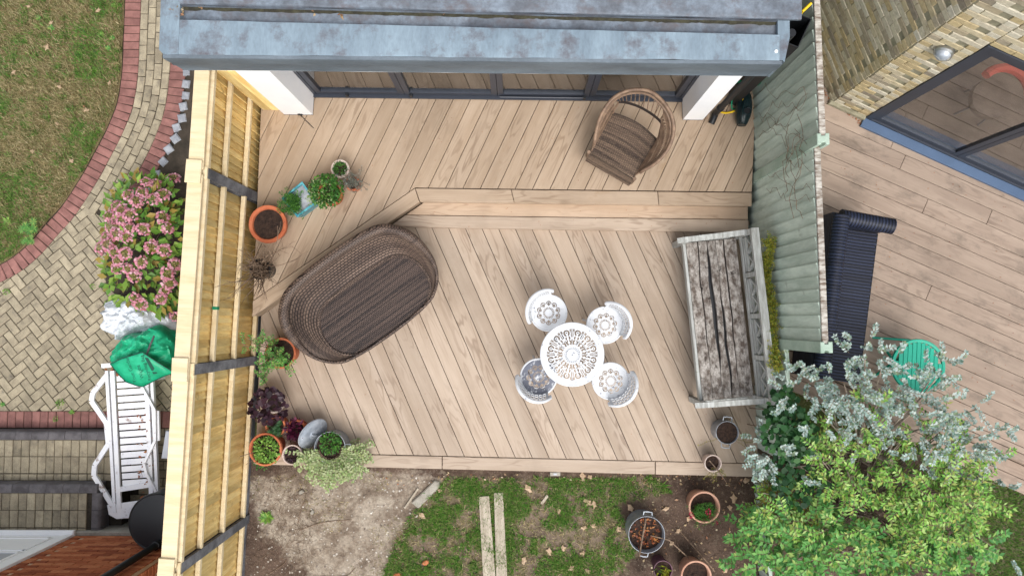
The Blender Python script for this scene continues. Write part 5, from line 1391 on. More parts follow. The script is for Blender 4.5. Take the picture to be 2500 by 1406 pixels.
# y grows towards the back; seat planks of uneven width with open cracks
ys = [0.03, 0.150, 0.262, 0.355, 0.445, 0.585]
def crk(c, t): return 0 if c is None else c[0]*max(0.0, 1-((t-c[1])/c[2])**2)
def wand(c, i): return 0 if c is None else .016*noise.noise(Vector((i*.22, c[3], 0)))+.007*noise.noise(Vector((i*.6, c[3], 4)))
def plank(y0, y1, lo_c, hi_c, seed):
    rows_t = []; n = 24; vs = []
    for i in range(n+1):
        x = -HL+0.02+(2*HL-0.04)*i/n; a = crk(lo_c, i/n); b = crk(hi_c, i/n); wl_ = wand(lo_c, i); wh = wand(hi_c, i)
        vs.append((x, y0+0.002+wl_+a, 0.40+.006*noise.noise(Vector((i*.4, seed, 4))), x, y1-0.002+wh-b))
    m = MB()
    top = [(q[0], q[1], q[2]+0.04) for q in vs]+[(q[3], q[4], q[2]+0.04) for q in vs]; bot = [(q[0], q[1], q[2]) for q in vs]+[(q[3], q[4], q[2]) for q in vs]
    N = n+1; fs = []
    for i in range(n):
        fs += [(i, i+1, N+i+1, N+i), (2*N+i, 3*N+i, 3*N+i+1, 2*N+i+1), (i, 2*N+i, 2*N+i+1, i+1), (N+i, N+i+1, 3*N+i+1, 3*N+i)]
    fs += [(0, N, 3*N, 2*N), (N-1, 3*N-1, 4*N-1, 2*N-1)]
    m.add(top+bot, fs); return m.build('seat_plank', MT['bench_seat'], bn)
CK = [None, (.005, .3, .5, 1.3), (.022, .42, .42, 4.1), (.014, .66, .36, 7.7), (.006, .3, .6, 9.2), None]
for k in range(5): plank(ys[k], ys[k+1], CK[k], CK[k+1], k*3.1+.37)
piece('crack_shade_board', MB().box((0, 0.29, 0.372), (2*HL-0.06, 0.50, 0.03)), MT['black'], bn)  # added black board, stands in for the shade inside the seat cracks
piece('front_rail', MB().box((0, 0.012, 0.40), (2*HL-0.05, 0.032, 0.09), ch=0.006), MT['bench_frame'], bn)
# side frames
for s in (-1, 1):
    x = s*(HL+0.005)
    piece('leg', MB().box((x, 0.01, 0.30), (0.06, 0.06, 0.60), ch=0.006), MT['bench_frame'], bn)
    piece('leg', MB().beam((x, 0.58, 0.0), (x, 0.66, 0.88), 0.06, 0.06, (0, 1, 0)), MT['bench_frame'], bn)
    arm = MB(); pts = [(-0.10, 0.63), (-0.03, 0.655), (0.10, 0.66), (0.30, 0.65), (0.50, 0.665), (0.63, 0.69)]
    for (ya, za), (yb, zb) in zip(pts[:-1], pts[1:]): arm.beam((x-s*0.03*(0.3-ya)*0.8, ya, za), (x-s*0.03*(0.3-yb)*0.8, yb+0.003, zb), 0.058, 0.035)
    arm.build('armrest', MT['bench_frame'], bn)
    piece('side_rail', MB().box((x, 0.28, 0.38), (0.035, 0.5, 0.07)), MT['bench_frame'], bn)
def bk_pt(x, h): return (x, 0.622+0.022*(h-0.44)/0.42, h)
piece('top_rail', MB().beam(bk_pt(-HL-0.03, .88), bk_pt(HL+0.03, .88), 0.080, 0.05), MT['bench_frame'], bn)
piece('bottom_rail', MB().beam(bk_pt(-HL+0.02, .50), bk_pt(HL-0.02, .50), 0.035, 0.05), MT['bench_frame'], bn)
for k in range(1, 4):
    x = -HL+2*HL*k/4; piece('back_stile', MB().beam(bk_pt(x, .52), bk_pt(x, .88), 0.05, 0.035, (0, 1, 0)), MT['bench_frame'], bn)
for k in range(4):
    x0 = -HL+2*HL*k/4+0.04; x1 = -HL+2*HL*(k+1)/4-0.04
    for h in (0.565, 0.63, 0.80): piece('back_slat', MB().beam(bk_pt(x0, h), bk_pt(x1, h), 0.024, 0.030), MT['bench_frame'], bn)
    xs = [x0+(x1-x0)*j/4 for j in range(5)]; zz = [.65, .78, .65, .78, .65]
    for j in range(4): piece('lattice_bar', MB().beam(bk_pt(xs[j], zz[j]), bk_pt(xs[j+1], zz[j+1]), 0.022, 0.030, (0, 1, 0)), MT['bench_frame'], bn)

# ---- navy wicker sofa on the neighbour's deck
zs = ZR+0.40
A, B, C, D = [W(*q, zs) for q in ((2043, 556), (2145, 562), (2112, 905), (2000, 890))]
A2 = A; sx = (B-A).normalized(); 
so = thing('wicker_sofa', 'navy blue wicker sofa with rolled arm behind the green fence', 'sofa', (A.x, A.y, ZR), math.atan2((D-A).y, (D-A).x))
SI = (Matrix.Translation((A.x, A.y, ZR)) @ Matrix.Rotation(math.atan2((D-A).y, (D-A).x), 4, 'Z')).inverted()
a_, b_, c_, d_ = [SI @ q for q in (A, B, C, D)]
ext = 0.15
sgny = 1 if b_.y > 0 else -1
W_ = abs(b_.y); Ls = c_.x+ext
rows = [[(x, sgny*y, 0.40-0.02*math.sin(math.pi*y/W_)) for y in [W_*k/10 for k in range(11)]] for x in [Ls*k/20 for k in range(21)]]
surf('seat', rows, MT['blue_wick'], so)
fr_s = [[(x, sgny*(W_+0.006*k), 0.40-0.005-0.18*k) for x in [Ls*k2/10 for k2 in range(11)]] for k in range(3)]
surf('front_apron', fr_s, MT['blue_wick'], so)
def roll(p0, p1, r, nm, wallz=0.05, side=None):
    p0 = Vector(p0); p1 = Vector(p1); d = (p1-p0); rows = []; n = 18
    for i in range(25):
        q = p0+d*(i/24); x = Vector((-d.y, d.x, 0)).normalized()
        rows.append([tuple(q+x*(r*math.cos(2*math.pi*k/n))+Vector((0, 0, r*math.sin(2*math.pi*k/n)))) for k in range(n)])
    rows = [[rows[i][0] if False else tuple((Vector(rows[0 if i == 0 else i-1][k])) ) for k in range(n)] for i in range(26)]
    o = surf(nm, rows, MT['blue_wick'], so, closed=True, uvrot=False)
    m = MB(); m.disc(p1+d.normalized()*0.001, d, r, 18); m.disc(p0-d.normalized()*0.001, -d, r, 18); q = m.build(nm+'_end', MT['blue_wick'], o); uvplane(q)
    return o
al_ = W(2183, 540, ZR+.62); all_ = SI @ al_
roll((-0.08, -0.06*sgny, 0.60), (-0.06, abs(all_.y)*sgny, 0.60), 0.085, 'arm_roll')
roll((-0.08, -0.09*sgny, 0.68), (Ls, -0.09*sgny, 0.70), 0.085, 'back_roll')
for (x0, x1, y0, y1) in ((-0.12, -0.005, -0.02, W_+0.0), (-0.12, Ls, -0.15, -0.03)):
    o = MB().prism([(x0, sgny*y0), (x1, sgny*y0), (x1, sgny*y1), (x0, sgny*y1)], 0.03, 0.60).build('side', MT['blue_wick'], so); uvplane(o)
for q in ((0.0, 0.0), (0.0, W_-0.04), (Ls-0.05, 0.0), (Ls-0.05, W_-0.04)): MB().box((q[0], sgny*q[1], 0.02), (0.05, 0.05, 0.04)).build('foot', MT['black'], so)
lm = MB(); rg = random.Random(2)
for _ in range(50):
    w = W(rg.uniform(2042, 2105), rg.uniform(548, 556), zs); lm.leaf((w.x, w.y, zs+rg.uniform(.0, .012)), rv(rg, .1), rv(rg, 2), rg.uniform(.015, .03), .01)
o = lm.build('sofa_leaves', L['rust'], kind='stuff'); tag(o, 'dry brown leaf bits caught along the arm of the blue sofa', 'leaves')

# ---- round green slatted side table
gp = W(2243, 893, ZR+.46); gr = 65*(H-ZR-.46)/F
gt = thing('side_table', 'round green slatted plastic table behind the silver bush', 'table', (gp.x, gp.y, ZR), R(-4))
m = MB(); n = 48
prof = [(gr*0.88, 0.435), (gr, 0.435), (gr, 0.455), (gr*0.985, 0.462), (gr*0.9, 0.462), (gr*0.88, 0.458)]
vs = [(r*math.cos(2*math.pi*k/n), r*math.sin(2*math.pi*k/n), z) for r, z in prof for k in range(n)]; fs = []
for i in range(6):
    for k in range(n): fs.append((i*n+k, i*n+(k+1) % n, ((i+1) % 6)*n+(k+1) % n, ((i+1) % 6)*n+k))
m.add(vs, fs); m.build('rim', MT['teal_plastic'], gt, smooth=True)
k = -5
for k in range(-5, 6):
    x = k*gr*0.163; hl = math.sqrt(max(0.0, (gr*0.885)**2-(abs(x)+gr*0.06)**2)); piece('slat', MB().box((x, 0, 0.446), (gr*0.150, 2*hl, 0.016), ch=0.002), MT['teal_plastic'], gt)
for s in (-1, 1):
    MB().tube([(s*gr*0.75, -gr*0.5, 0.0), (s*gr*0.6, gr*0.3, 0.43)], 0.014, 8).build('leg', MT['teal_plastic'], gt)
    MB().tube([(s*gr*0.62, gr*0.75, 0.0), (s*gr*0.55, -gr*0.3, 0.43)], 0.014, 8).build('leg', MT['teal_plastic'], gt)
MB().tube([(-gr*1.0, gr*0.95, 0.012), (gr*0.5, gr*0.95, 0.012)], 0.012, 8).build('stretcher', MT['teal_plastic'], gt)
# ================================================================== pots and plants
def pot(name, label, cat, px, py, rpx, ht, zb, mat, fill=0.88, rim=0.024, taper=0.72, soil=True, group=None, bead=True):
    zt = zb+ht; p = W(px, py, zt); r = rpx*(H-zt)/F
    t = thing(name, label, cat, (p.x, p.y, zb), 0, group)
    rh = min(0.055, ht*0.22)
    pr = [(r*taper*0.98, 0.0), (r*taper, 0.004), (r*(taper+(1-taper)*0.82)*0.95, ht-rh)]
    if bead: pr += [(r*0.985, ht-rh+0.002), (r, ht-rh*0.7)]
    pr += [(r, ht-0.005), (r*0.985, ht), (r-rim*0.8, ht), (r-rim, ht-0.006), ((r-rim)*0.96, ht*fill-0.01), (0.0, ht*fill-0.012)]
    MB().lathe(pr, 40).build('pot', mat, t, smooth=True)
    if soil:
        m = MB(); rs_ = (r-rim)*0.965; rows = [[(0, 0, ht*fill)]*24]
        R2 = []
        for i in range(5):
            q = rs_*i/4; R2.append([(q*math.cos(2*math.pi*k/24), q*math.sin(2*math.pi*k/24), ht*fill+(0.012*noise.noise(Vector((k*.7, i*1.3, px))) if i < 4 else 0)) for k in range(24)])
        surf('soil', R2, MT['soil'], t, closed=True)
    return t, r, ht*fill
def grp(t, mb, nm, mat):
    o = mb.build(nm, mat, t)
    if nm in ('stems', 'dead_stem', 'stick'): o['kind'] = 'stuff'
    return o
POTG = 'potted plants on the decks'
pot('plant_pot', 'large terracotta pot of bare dark soil beside the timber fence', 'plant pot', 653, 547, 47, 0.24, ZU, MT['terracotta'], fill=0.86, rim=0.040, taper=.70)
# square turquoise planter
zt = ZU+0.24; cs = [W(*q, zt) for q in ((737.5, 442.5), (774.6, 494), (725, 531), (686, 484))]; c = sum(cs, Vector())/4
t = thing('square_planter', 'square turquoise glazed planter with feathery green plant and pale grit', 'planter', (c.x, c.y, ZU))
pl = [(q.x-c.x, q.y-c.y) for q in cs]
if area(pl) < 0: pl = pl[::-1]
inn = inset(pl, 0.022); bot = inset(pl, 0.03); n = 4
vs = [(*q, 0.0) for q in bot]+[(*q, 0.235) for q in pl]+[(*q, 0.24) for q in inset(pl, 0.003)]+[(*q, 0.24) for q in inn]+[(*q, 0.19) for q in inn]
fs = [(k*4+i, k*4+(i+1) % 4, (k+1)*4+(i+1) % 4, (k+1)*4+i) for k in range(4) for i in range(4)]+[(3, 2, 1, 0), (16, 17, 18, 19)]
MB().add(vs, fs).build('pot', MT['turq'], t)
MB().prism(inset(pl, 0.023), 0.191, 0.20).build('grit', MT['sett'], t)
rg = random.Random(31); m = MB()
for _ in range(105):
    q = rg.uniform(-.12, .0), rg.uniform(-.10, .05); sprig(m, None, (q[0], q[1], .20), Vector((rg.uniform(-1.2, .5), rg.uniform(-1.0, .4), 1.2)), rg.uniform(.08, .18), 7, .026, .010, rg)
grp(t, m, 'foliage', L['green'])
def fill_tuft(t, nm, mat, rg, rad, n, ll, lw, z, off=(0, 0), flat=.6, up=.8):
    m = MB(); tuft(m, (off[0], off[1], z), rad, n, ll, lw, rg, up, flat); return grp(t, m, nm, mat)
t, r, z = pot('potted_plant', 'terracotta pot overflowing with small bright green and white edged leaves', 'potted plant', 805, 472, 31, 0.22, ZU, MT['terracotta'], group=POTG)
fill_tuft(t, 'foliage', L['green'], random.Random(1), .185, 900, .034, .022, z+.07, (-.03, .02), .75); fill_tuft(t, 'pale_foliage', L['var'], random.Random(2), .18, 240, .026, .014, z+.09, (-.06, -.02), .75)
t, r, z = pot('potted_plant', 'cream pot of short dense green plants behind the turquoise planter', 'potted plant', 830, 412, 23, 0.20, ZU, MT['cream_pot'], group=POTG)
fill_tuft(t, 'foliage', L['green'], random.Random(3), .085, 330, .022, .012, z+.01)
t, r, z = pot('potted_plant', 'small terracotta pot with wiry grey foliage nearest the steps', 'potted plant', 861, 448, 18.5, 0.16, ZU, MT['terracotta'], group=POTG)
m = MB(); s_ = MB(); rg = random.Random(4)
for _ in range(46): sprig(m, s_, (rg.uniform(-.05, .05), rg.uniform(-.05, .05), z), Vector((rg.uniform(-1.3, .8), rg.uniform(-.9, 1), 1.1)), rg.uniform(.09, .21), 8, .020, .008, rg)
grp(t, m, 'foliage', L['grey']); grp(t, s_, 'stems', MT['twig'])
# bare branching plant in a black pot against the fence
t, r, z = pot('bare_shrub', 'leafless twiggy shrub in a black pot against the timber fence', 'shrub', 634, 657, 26, 0.28, ZU, MT['black'], fill=0.7, rim=0.012, bead=False)
s_ = MB(); rg = random.Random(6)
def twigs(mb, p, d, ln, r_, depth, rg, spread=0.5):
    pts = [Vector(p)]; dd = Vector(d).normalized()
    for i in range(4):
        dd = (dd+rv(rg)*0.25).normalized(); pts.append(pts[-1]+dd*(ln/4))
    mb.tube(pts, lambda q: r_*(1-0.5*q), 5, caps=False)
    if depth:
        for _ in range(rg.randint(2, 3)): twigs(mb, pts[rg.randint(2, 4)], (dd+rv(rg)*spread*1.6).normalized(), ln*rg.uniform(.45, .8), r_*0.55, depth-1, rg, spread)
for _ in range(26): twigs(s_, (rg.uniform(-.05, .05), rg.uniform(-.05, .05), z), Vector((rg.uniform(.02, .34), rg.uniform(-.7, .45), rg.uniform(.7, 1.5))), rg.uniform(.24, .42), .009, 2, rg, .4)
grp(t, s_, 'stems', MT['twig'])
# leafy shrub in terracotta beside the daybed
t, r, z = pot('potted_shrub', 'sparse leafy shrub in a terracotta pot between fence and daybed', 'shrub', 684, 862, 38, 0.30, 0.0, MT['terracotta'], fill=0.85)
m = MB(); s_ = MB(); rg = random.Random(7)
for k in range(24):
    a = rg.uniform(0, 6.28); q = Vector((math.cos(a)*.04, math.sin(a)*.04, z)); d = Vector((rg.uniform(-.6, .3), rg.uniform(-.6, .6), rg.uniform(.6, 1.5)))
    tip = q+d.normalized()*rg.uniform(.2, .55)
    if tip.x+t.location.x < fence_pt(t.location.y+tip.y).x+.05: tip.x = fence_pt(t.location.y+tip.y).x+.06-t.location.x
    s_.tube([q, q.lerp(tip, .5)+Vector((0, 0, .04)), tip], .004, 5)
    for _ in range(4): sprig(m, s_, q.lerp(tip, rg.uniform(.45, 1)), Vector((rg.uniform(-.1, 1), rg.uniform(-1, 1), .5)), rg.uniform(.06, .14), 5, .034, .016, rg)
grp(t, m, 'foliage', L['mid']); grp(t, s_, 'stems', MT['twig'])
# corner group by the fence
t, r, z = pot('potted_plant', 'dark purple ruffled plant in a pale pink pot by the fence', 'potted plant', 668, 985, 24, 0.26, 0.0, MT['cream_pot'], group=POTG)
rg = random.Random(9); m = MB()
for _ in range(95):
    v = rv(rg, .5); p = Vector((-.05, -.03, z+.05))+Vector((v.x*.20, v.y*.20, v.z*.14))
    if p.x+t.location.x < fence_pt(t.location.y+p.y).x+.04: p.x = fence_pt(t.location.y+p.y).x+.05-t.location.x
    m.disc(p, rv(rg, 1.2), rg.uniform(.022, .042), 8, .35, rg)
grp(t, m, 'foliage', L['purple'])
t, r, z = pot('potted_plant', 'spiky dark green plant in a small terracotta pot between purple plants', 'potted plant', 672, 1040, 25, 0.22, 0.0, MT['terracotta'], group=POTG)
rg = random.Random(10); m = MB()
for _ in range(16):
    c = Vector((rg.uniform(-.09, .07), rg.uniform(-.09, .05), z+rg.uniform(.03, .10)))
    for k in range(11): m.leaf(c, Vector((math.cos(k*.571), math.sin(k*.571), .25)), (0, 0, 1), .045, .009)
grp(t, m, 'foliage', L['dark'])
t, r, z = pot('potted_plant', 'beet red leafy plant beside the leaning metal lid', 'potted plant', 722, 1048, 24, 0.20, 0.0, MT['terracotta'], group=POTG)
rg = random.Random(12); m = MB()
for _ in range(120):
    v = rv(rg, .5); m.leaf(Vector((0, 0, z+.02))+v*rg.uniform(.03, .10), (v+rv(rg)*.5), rv(rg, 2), rg.uniform(.05, .085), rg.uniform(.028, .045))
grp(t, m, 'foliage', L['magenta'])
t, r, z = pot('potted_plant', 'wide terracotta pot of fresh green parsley like leaves at the deck corner', 'potted plant', 647, 1097, 40, 0.30, 0.0, MT['terracotta'], group=POTG)
fill_tuft(t, 'foliage', L['lime'], random.Random(13), .15, 520, .034, .022, z+.03, (.02, .0), .7); fill_tuft(t, 'trailing_foliage', L['green'], random.Random(14), .12, 160, .03, .02, z-.02, (-.03, -.12), .5)
m = MB(); m.tube([(-.02, .0, z), (-.22, -.05, z+.18)], .004, 5); m.tube([(0, -.03, z), (-.20, -.16, z+.06)], .003, 5); grp(t, m, 'dead_stem', MT['twig'])
t, r, z = pot('potted_plant', 'cream rimmed pot with low dark purple leaves at the deck edge', 'potted plant', 713, 1110, 24.5, 0.22, 0.0, MT['cream_pot'], group=POTG, rim=.016)
fill_tuft(t, 'foliage', L['purple'], random.Random(15), .08, 110, .035, .024, z, flat=.4)
t, r, z = pot('potted_plant', 'galvanised pan overflowing with variegated trailing leaves at the deck edge', 'potted plant', 805, 1092, 38, 0.26, 0.0, MT['galv'], fill=.8, rim=.008, taper=.93, bead=False, group=POTG)
MB().tube([(r*.93+.0, .03, .235), (r+.05, .035, .24), (r+.055, -.04, .24), (r*.93, -.045, .235)], .008, 6).build('handle', MT['galv'], t, smooth=True)
rg = random.Random(16); m = MB(); tuft(m, (.01, .05, z+.06), .12, 300, .034, .02, rg, .8, .6); grp(t, m, 'green_foliage', L['green'])
m = MB(); s_ = MB()
for k in range(165):
    a = R(rg.uniform(195, 360)); d = Vector((math.cos(a)*1.1, math.sin(a), rg.uniform(-.1, .9))); q0 = Vector((math.cos(a)*r*.7, math.sin(a)*r*.7, z+.03))
    sprig(m, s_, q0, d, rg.uniform(.16, .40), 9, .032, .026, rg, droop=1.1, up=1.2, sr=.0016)
grp(t, m, 'trailing_foliage', L['var']); grp(t, s_, 'stems', MT['twig'])
m = MB(); m.tube([(.18, -.08, z+.1), (.42, -.28, z-.02), (.56, -.42, z-.14)], .0025, 5); m.tube([(.15, .0, z+.05), (.33, .03, z+.05), (.34, .08, z+.05), (.28, .07, z+.04)], .0025, 5); grp(t, m, 'dead_stem', MT['twig'])
# leaning galvanised lid
p = W(763, 1060, 0.20); ld = thing('pan_lid', 'round dented metal pan lid propped on edge against the galvanised pan', 'lid', (p.x, p.y, 0.17), 0)
mt = Matrix.Rotation(R(-32), 4, 'Z') @ Matrix.Rotation(R(62), 4, 'Y')
MB().lathe([(0.0, 0.022), (0.05, 0.020), (0.06, 0.012), (0.10, 0.014), (0.15, 0.010), (0.165, 0.0), (0.19, 0.0), (0.195, -0.012), (0.188, -0.012), (0.16, -0.006), (0.0, 0.012)], 40, mtx=mt).build('disc', MT['galv'], ld, smooth=True)
m = MB().tube([mt @ Vector(q) for q in ((-.05, 0, .018), (-.045, 0, .045), (.045, 0, .045), (.05, 0, .018))], .007, 8); m.build('handle', MT['galv'], ld, smooth=True)
# right-hand end of the deck
def bucket(label, px, py, rp, ht, zb, hands, fill=.9, name='metal_bucket'):
    t, r, z = pot(name, label, 'bucket', px, py, rp, ht, zb, MT['galv'], fill=fill, rim=.007, taper=.95, bead=False)
    for a in hands:
        c, s = math.cos(R(a)), math.sin(R(a)); tx, ty = -s, c
        MB().tube([(r*.97*c+tx*.05, r*.97*s+ty*.05, ht-.035), ((r+.04)*c+tx*.045, (r+.04)*s+ty*.045, ht-.03), ((r+.045)*c, (r+.045)*s, ht-.028), ((r+.04)*c-tx*.045, (r+.04)*s-ty*.045, ht-.03), (r*.97*c-tx*.05, r*.97*s-ty*.05, ht-.035)], .007, 6).build('handle', MT['galv'], t, smooth=True)
    return t, r, z
t, r, z = bucket('galvanised two handled bucket of dark soil beside the bench end', 1776, 1056, 28, 0.24, 0.0, (85, 265))
rg = random.Random(17); m = MB(); s_ = MB()
for (d, l) in ((Vector((-1, -.1, .15)), .26), (Vector((1, -.35, .1)), .25), (Vector((1, -.1, .0)), .22)): sprig(m, s_, (d.x*.1, d.y*.1-.06, z+.02), d, l, 10, .016, .007, rg)
grp(t, m, 'weeds', L['yel']); grp(t, s_, 'stems', MT['twig'])
t, r, z = pot('plant_pot', 'pale buff pot with dead stems on the front edge of the deck', 'plant pot', 1741, 1131, 21, 0.22, 0.0, MT['cream_pot'], fill=.7, rim=.014)
rg = random.Random(18); m = MB(); s_ = MB(); s_.tube([(-.05, .04, z+.1), (.05, -.08, z+.12), (.16, -.22, z+.02)], .006, 6)
for _ in range(10): sprig(m, s_, (rg.uniform(-.03, .05), -.05, z+.02), Vector((rg.uniform(-.4, 1.2), rg.uniform(-1.2, -.1), .1)), rg.uniform(.1, .25), 9, .016, .006, rg, droop=.8)
grp(t, m, 'weeds', L['yel']); grp(t, s_, 'dead_stem', MT['twig'])
t, r, z = pot('potted_plant', 'pale terracotta pot with dark red flowers on the soil below the deck', 'potted plant', 1720, 1238, 38, 0.34, ZG-.01, MT['terracotta_pale'], fill=.7, rim=.022)
rg = random.Random(19); m = MB()
for _ in range(70): sprig(m, None, (rg.uniform(-.10, .10), rg.uniform(-.13, .04), z), Vector((rg.uniform(-.8, .8), rg.uniform(-1, .4), 1)), rg.uniform(.08, .22), 7, .026, .007, rg)
grp(t, m, 'foliage', L['green']); m = MB()
for q in ((.02, -.02, .3), (.03, -.06, .31), (-.16, -.08, .26), (.01, -.03, .32), (.13, -.18, .2), (-.15, -.06, .27)): tuft(m, (q[0], q[1], z+q[2]-.12), .02, 14, .018, .014, rg)
grp(t, m, 'flowers', leafmat('petal_red', [S(170, 30, 60), S(140, 24, 50), S(190, 40, 90)], .1))
t, r, z = bucket('large galvanised tub of dead leaves standing on the garden grass', 1579, 1305, 44, 0.34, ZG-.01, (85, 262), .72, 'metal_tub')
rg = random.Random(20); m = MB()
for _ in range(110):
    a = rg.uniform(0, 6.28); q = r*.8*math.sqrt(rg.random()); m.leaf((q*math.cos(a), q*math.sin(a), z+rg.uniform(.01, .04)), rv(rg, .1), rv(rg, 1.5), rg.uniform(.02, .06), rg.uniform(.012, .03))
grp(t, m, 'dead_leaves', L['rust']); m = MB().tube([(.0, r*.8, z+.06), (-.06, -r*.4, z+.10), (-.085, -r*1.15, z+.10)], .009, 6); m.tube([(.05, -.02, z+.05), (.25, -.06, z+.08), (.5, -.3, z-.05)], .006, 5); grp(t, m, 'stick', MT['twig'])
t, r, z = pot('potted_plant', 'plum purple pot with yellow green leaves at the bottom edge', 'potted plant', 1619, 1391, 23, 0.30, ZG-.01, M('plum_plastic', S(110, 70, 84), S(90, 58, 72), rough=.5), fill=.8, rim=.012)
m = MB(); rg = random.Random(22)
for _ in range(26): m.leaf((rg.uniform(-.06, .06), rg.uniform(-.08, .04), z+.02), Vector((rg.uniform(-.7, 1), rg.uniform(-1, .4), .8)), rv(rg, 2), rg.uniform(.05, .1), .022)
grp(t, m, 'foliage', L['yel'])
pot('plant_pot', 'terracotta pot of soil at the bottom edge beside the plum pot', 'plant pot', 1700, 1406, 37, 0.32, ZG-.01, MT['terracotta_pale'], fill=.72, rim=.022)

# ================================================================== shrubs on the right
def blob_sprigs(mb, st, blobs, rg, nspr, ln, nl, ll, lw, up=.6, droop=.4, zspread=.15, outward=1.0):
    for (bx_, by_, br_, z, f) in blobs:
        c = W(bx_, by_, z); rm_ = br_*(H-z)/F
        for _ in range(int(nspr*f)):
            a = rg.uniform(0, 6.283); q = rm_*math.sqrt(rg.random())*.85; p = c+Vector((q*math.cos(a), q*math.sin(a), rg.uniform(-zspread, zspread)-0.25*(q/rm_)**2*rm_))
            d = Vector((math.cos(a)*outward+rg.uniform(-.5, .5), math.sin(a)*outward+rg.uniform(-.5, .5), rg.uniform(-.1, .9)))
            sprig(mb, st, p, d, ln*rg.uniform(.6, 1.3), nl, ll, lw, rg, droop, up=up)
EB = [(2060, 935, 75, 1.45, 1.0), (2112, 868, 52, 1.6, .55), (1965, 955, 62, 1.25, .8), (2165, 935, 55, 1.3, .6), (2160, 870, 25, 1.35, .15), (2250, 985, 65, 1.3, .7), (2300, 905, 38, 1.4, .35), (2270, 930, 30, 1.4, .15), (1880, 1105, 52, .95, .8), (1935, 1140, 40, .95, .3), (2015, 1020, 60, 1.3, .5), (2235, 1060, 75, 1.35, 1.1), (2330, 1075, 55, 1.25, .7), (2380, 1000, 42, 1.2, .25), (2420, 1060, 40, 1.15, .3), (2440, 1120, 35, 1.05, .2), (2110, 985, 70, 1.35, .7), (2100, 1060, 55, 1.2, .4), (2290, 1110, 50, 1.25, .5), (2430, 1180, 35, 1.0, .12), (2440, 1345, 30, .9, .12)]
rg = random.Random(41); m = MB(); s_ = MB()
blob_sprigs(m, s_, EB, rg, 29, .16, 8, .037, .027, up=.9, droop=.2, outward=.6)
eb = Vector((3.62, -1.42, ZG))
eu = thing('eucalyptus_shrub', 'silvery blue leaved eucalyptus shrub growing behind the end of the green fence', 'shrub', tuple(eb))
def shift(mb): mb.v = [(q[0]-eb.x, q[1]-eb.y, q[2]-eb.z) for q in mb.v]; return mb
shift(m).build('foliage', L['euc'], eu); shift(s_).build('twigs', MT['bark'], eu, kind='stuff')
tr = MB()
for (bx_, by_, br_, z, f) in EB:
    tip = W(bx_, by_, z-.08)-eb; k = Vector((rg.uniform(-.04, .04), rg.uniform(-.04, .04), .55+rg.uniform(-.1, .25)))
    tr.tube(spl([Vector((0, 0, .2)), k, k.lerp(tip, .5)+Vector((0, 0, .08)), tip], 5), lambda q: .016*(1-q)+.005, 6)
tr.tube([(0, 0, -.05), (.02, 0, .25), (0, .02, .6), (-.02, .01, 1.0)], lambda q: .045-.012*q, 8)
tr.tube([(0, 0, .5), (.08, .05, .8), (.12, .02, 1.15)], lambda q: .03, 8)
tr.build('trunk', MT['bark'], eu, smooth=True)
# jasmine mass
JB = [(2030, 1260, 95, .85, .55), (2120, 1225, 80, .8, .3), (2250, 1190, 90, 1.05, 1.2), (2320, 1190, 60, 1.0, .9), (2300, 1260, 60, 1.0, 1.0), (2180, 1290, 85, .9, .7), (2080, 1150, 70, .85, .3), (2160, 1150, 80, 1.0, .55), (2330, 1130, 60, 1.05, .6), (2350, 1230, 40, .95, .5), (2180, 1050, 60, 1.2, .22), (2080, 1010, 60, 1.2, .18), (2290, 1060, 50, 1.15, .15), (2250, 1350, 80, .9, .7), (2030, 1140, 60, .9, .5), (1990, 1100, 40, .9, .3), (1900, 1240, 45, .8, .3)]
rg = random.Random(42); m = MB(); s_ = MB()
blob_sprigs(m, s_, JB, rg, 54, .20, 6, .055, .024, up=.9, droop=.5, zspread=.36)
jb = Vector((3.9, -2.1, ZG)); eb = jb
ja = thing('jasmine_bush', 'tangled bright green jasmine bush with small paired leaves at lower right', 'bush', tuple(jb))
shift(m).build('foliage', L['jas'], ja); shift(s_).build('twigs', MT['twig'], ja, kind='stuff')
tr = MB()
for (bx_, by_, br_, z, f) in JB:
    for _ in range(6):
        tip = W(bx_+rg.uniform(-50, 50), by_+rg.uniform(-40, 40), z-.02)-jb; tr.tube(spl([Vector((rg.uniform(-.2, .2), rg.uniform(-.2, .2), -.03)), Vector((tip.x*.4, tip.y*.4, .5)), tip], 6), .006, 5)
tr.build('stems', MT['bark'], ja, kind='stuff')
HBb = [(1950, 1330, 95, .75, 1.3), (1880, 1300, 55, .65, .8), (1860, 1370, 60, .6, .8), (2040, 1370, 85, .8, 1.1), (2130, 1390, 80, .8, .9), (2000, 1290, 60, .8, .6), (2320, 1320, 65, .85, 1.1), (2280, 1400, 65, .8, .9), (2350, 1290, 40, .8, .6), (2340, 1380, 45, .75, .5), (2200, 1400, 60, .8, .7), (2100, 1320, 50, .85, .5)]
rg = random.Random(43); m = MB(); s_ = MB()
blob_sprigs(m, s_, HBb, rg, 42, .18, 5, .068, .036, up=1.1, droop=.6, zspread=.30)
hb = Vector((3.5, -2.7, ZG)); eb = hb
ho = thing('honeysuckle_bush', 'broad leaved green climber sprawling along the bottom right edge', 'bush', tuple(hb))
shift(m).build('foliage', L['mid'], ho); shift(s_).build('twigs', MT['twig'], ho, kind='stuff')
tr = MB()
for (bx_, by_, br_, z, f) in HBb:
    tip = W(bx_, by_, z-.02)-hb; tr.tube(spl([Vector((rg.uniform(-.3, .3), rg.uniform(-.2, .2), -.03)), Vector((tip.x*.5, tip.y*.5, .35)), tip], 6), .006, 5)
tr.build('stems', MT['bark'], ho, kind='stuff')
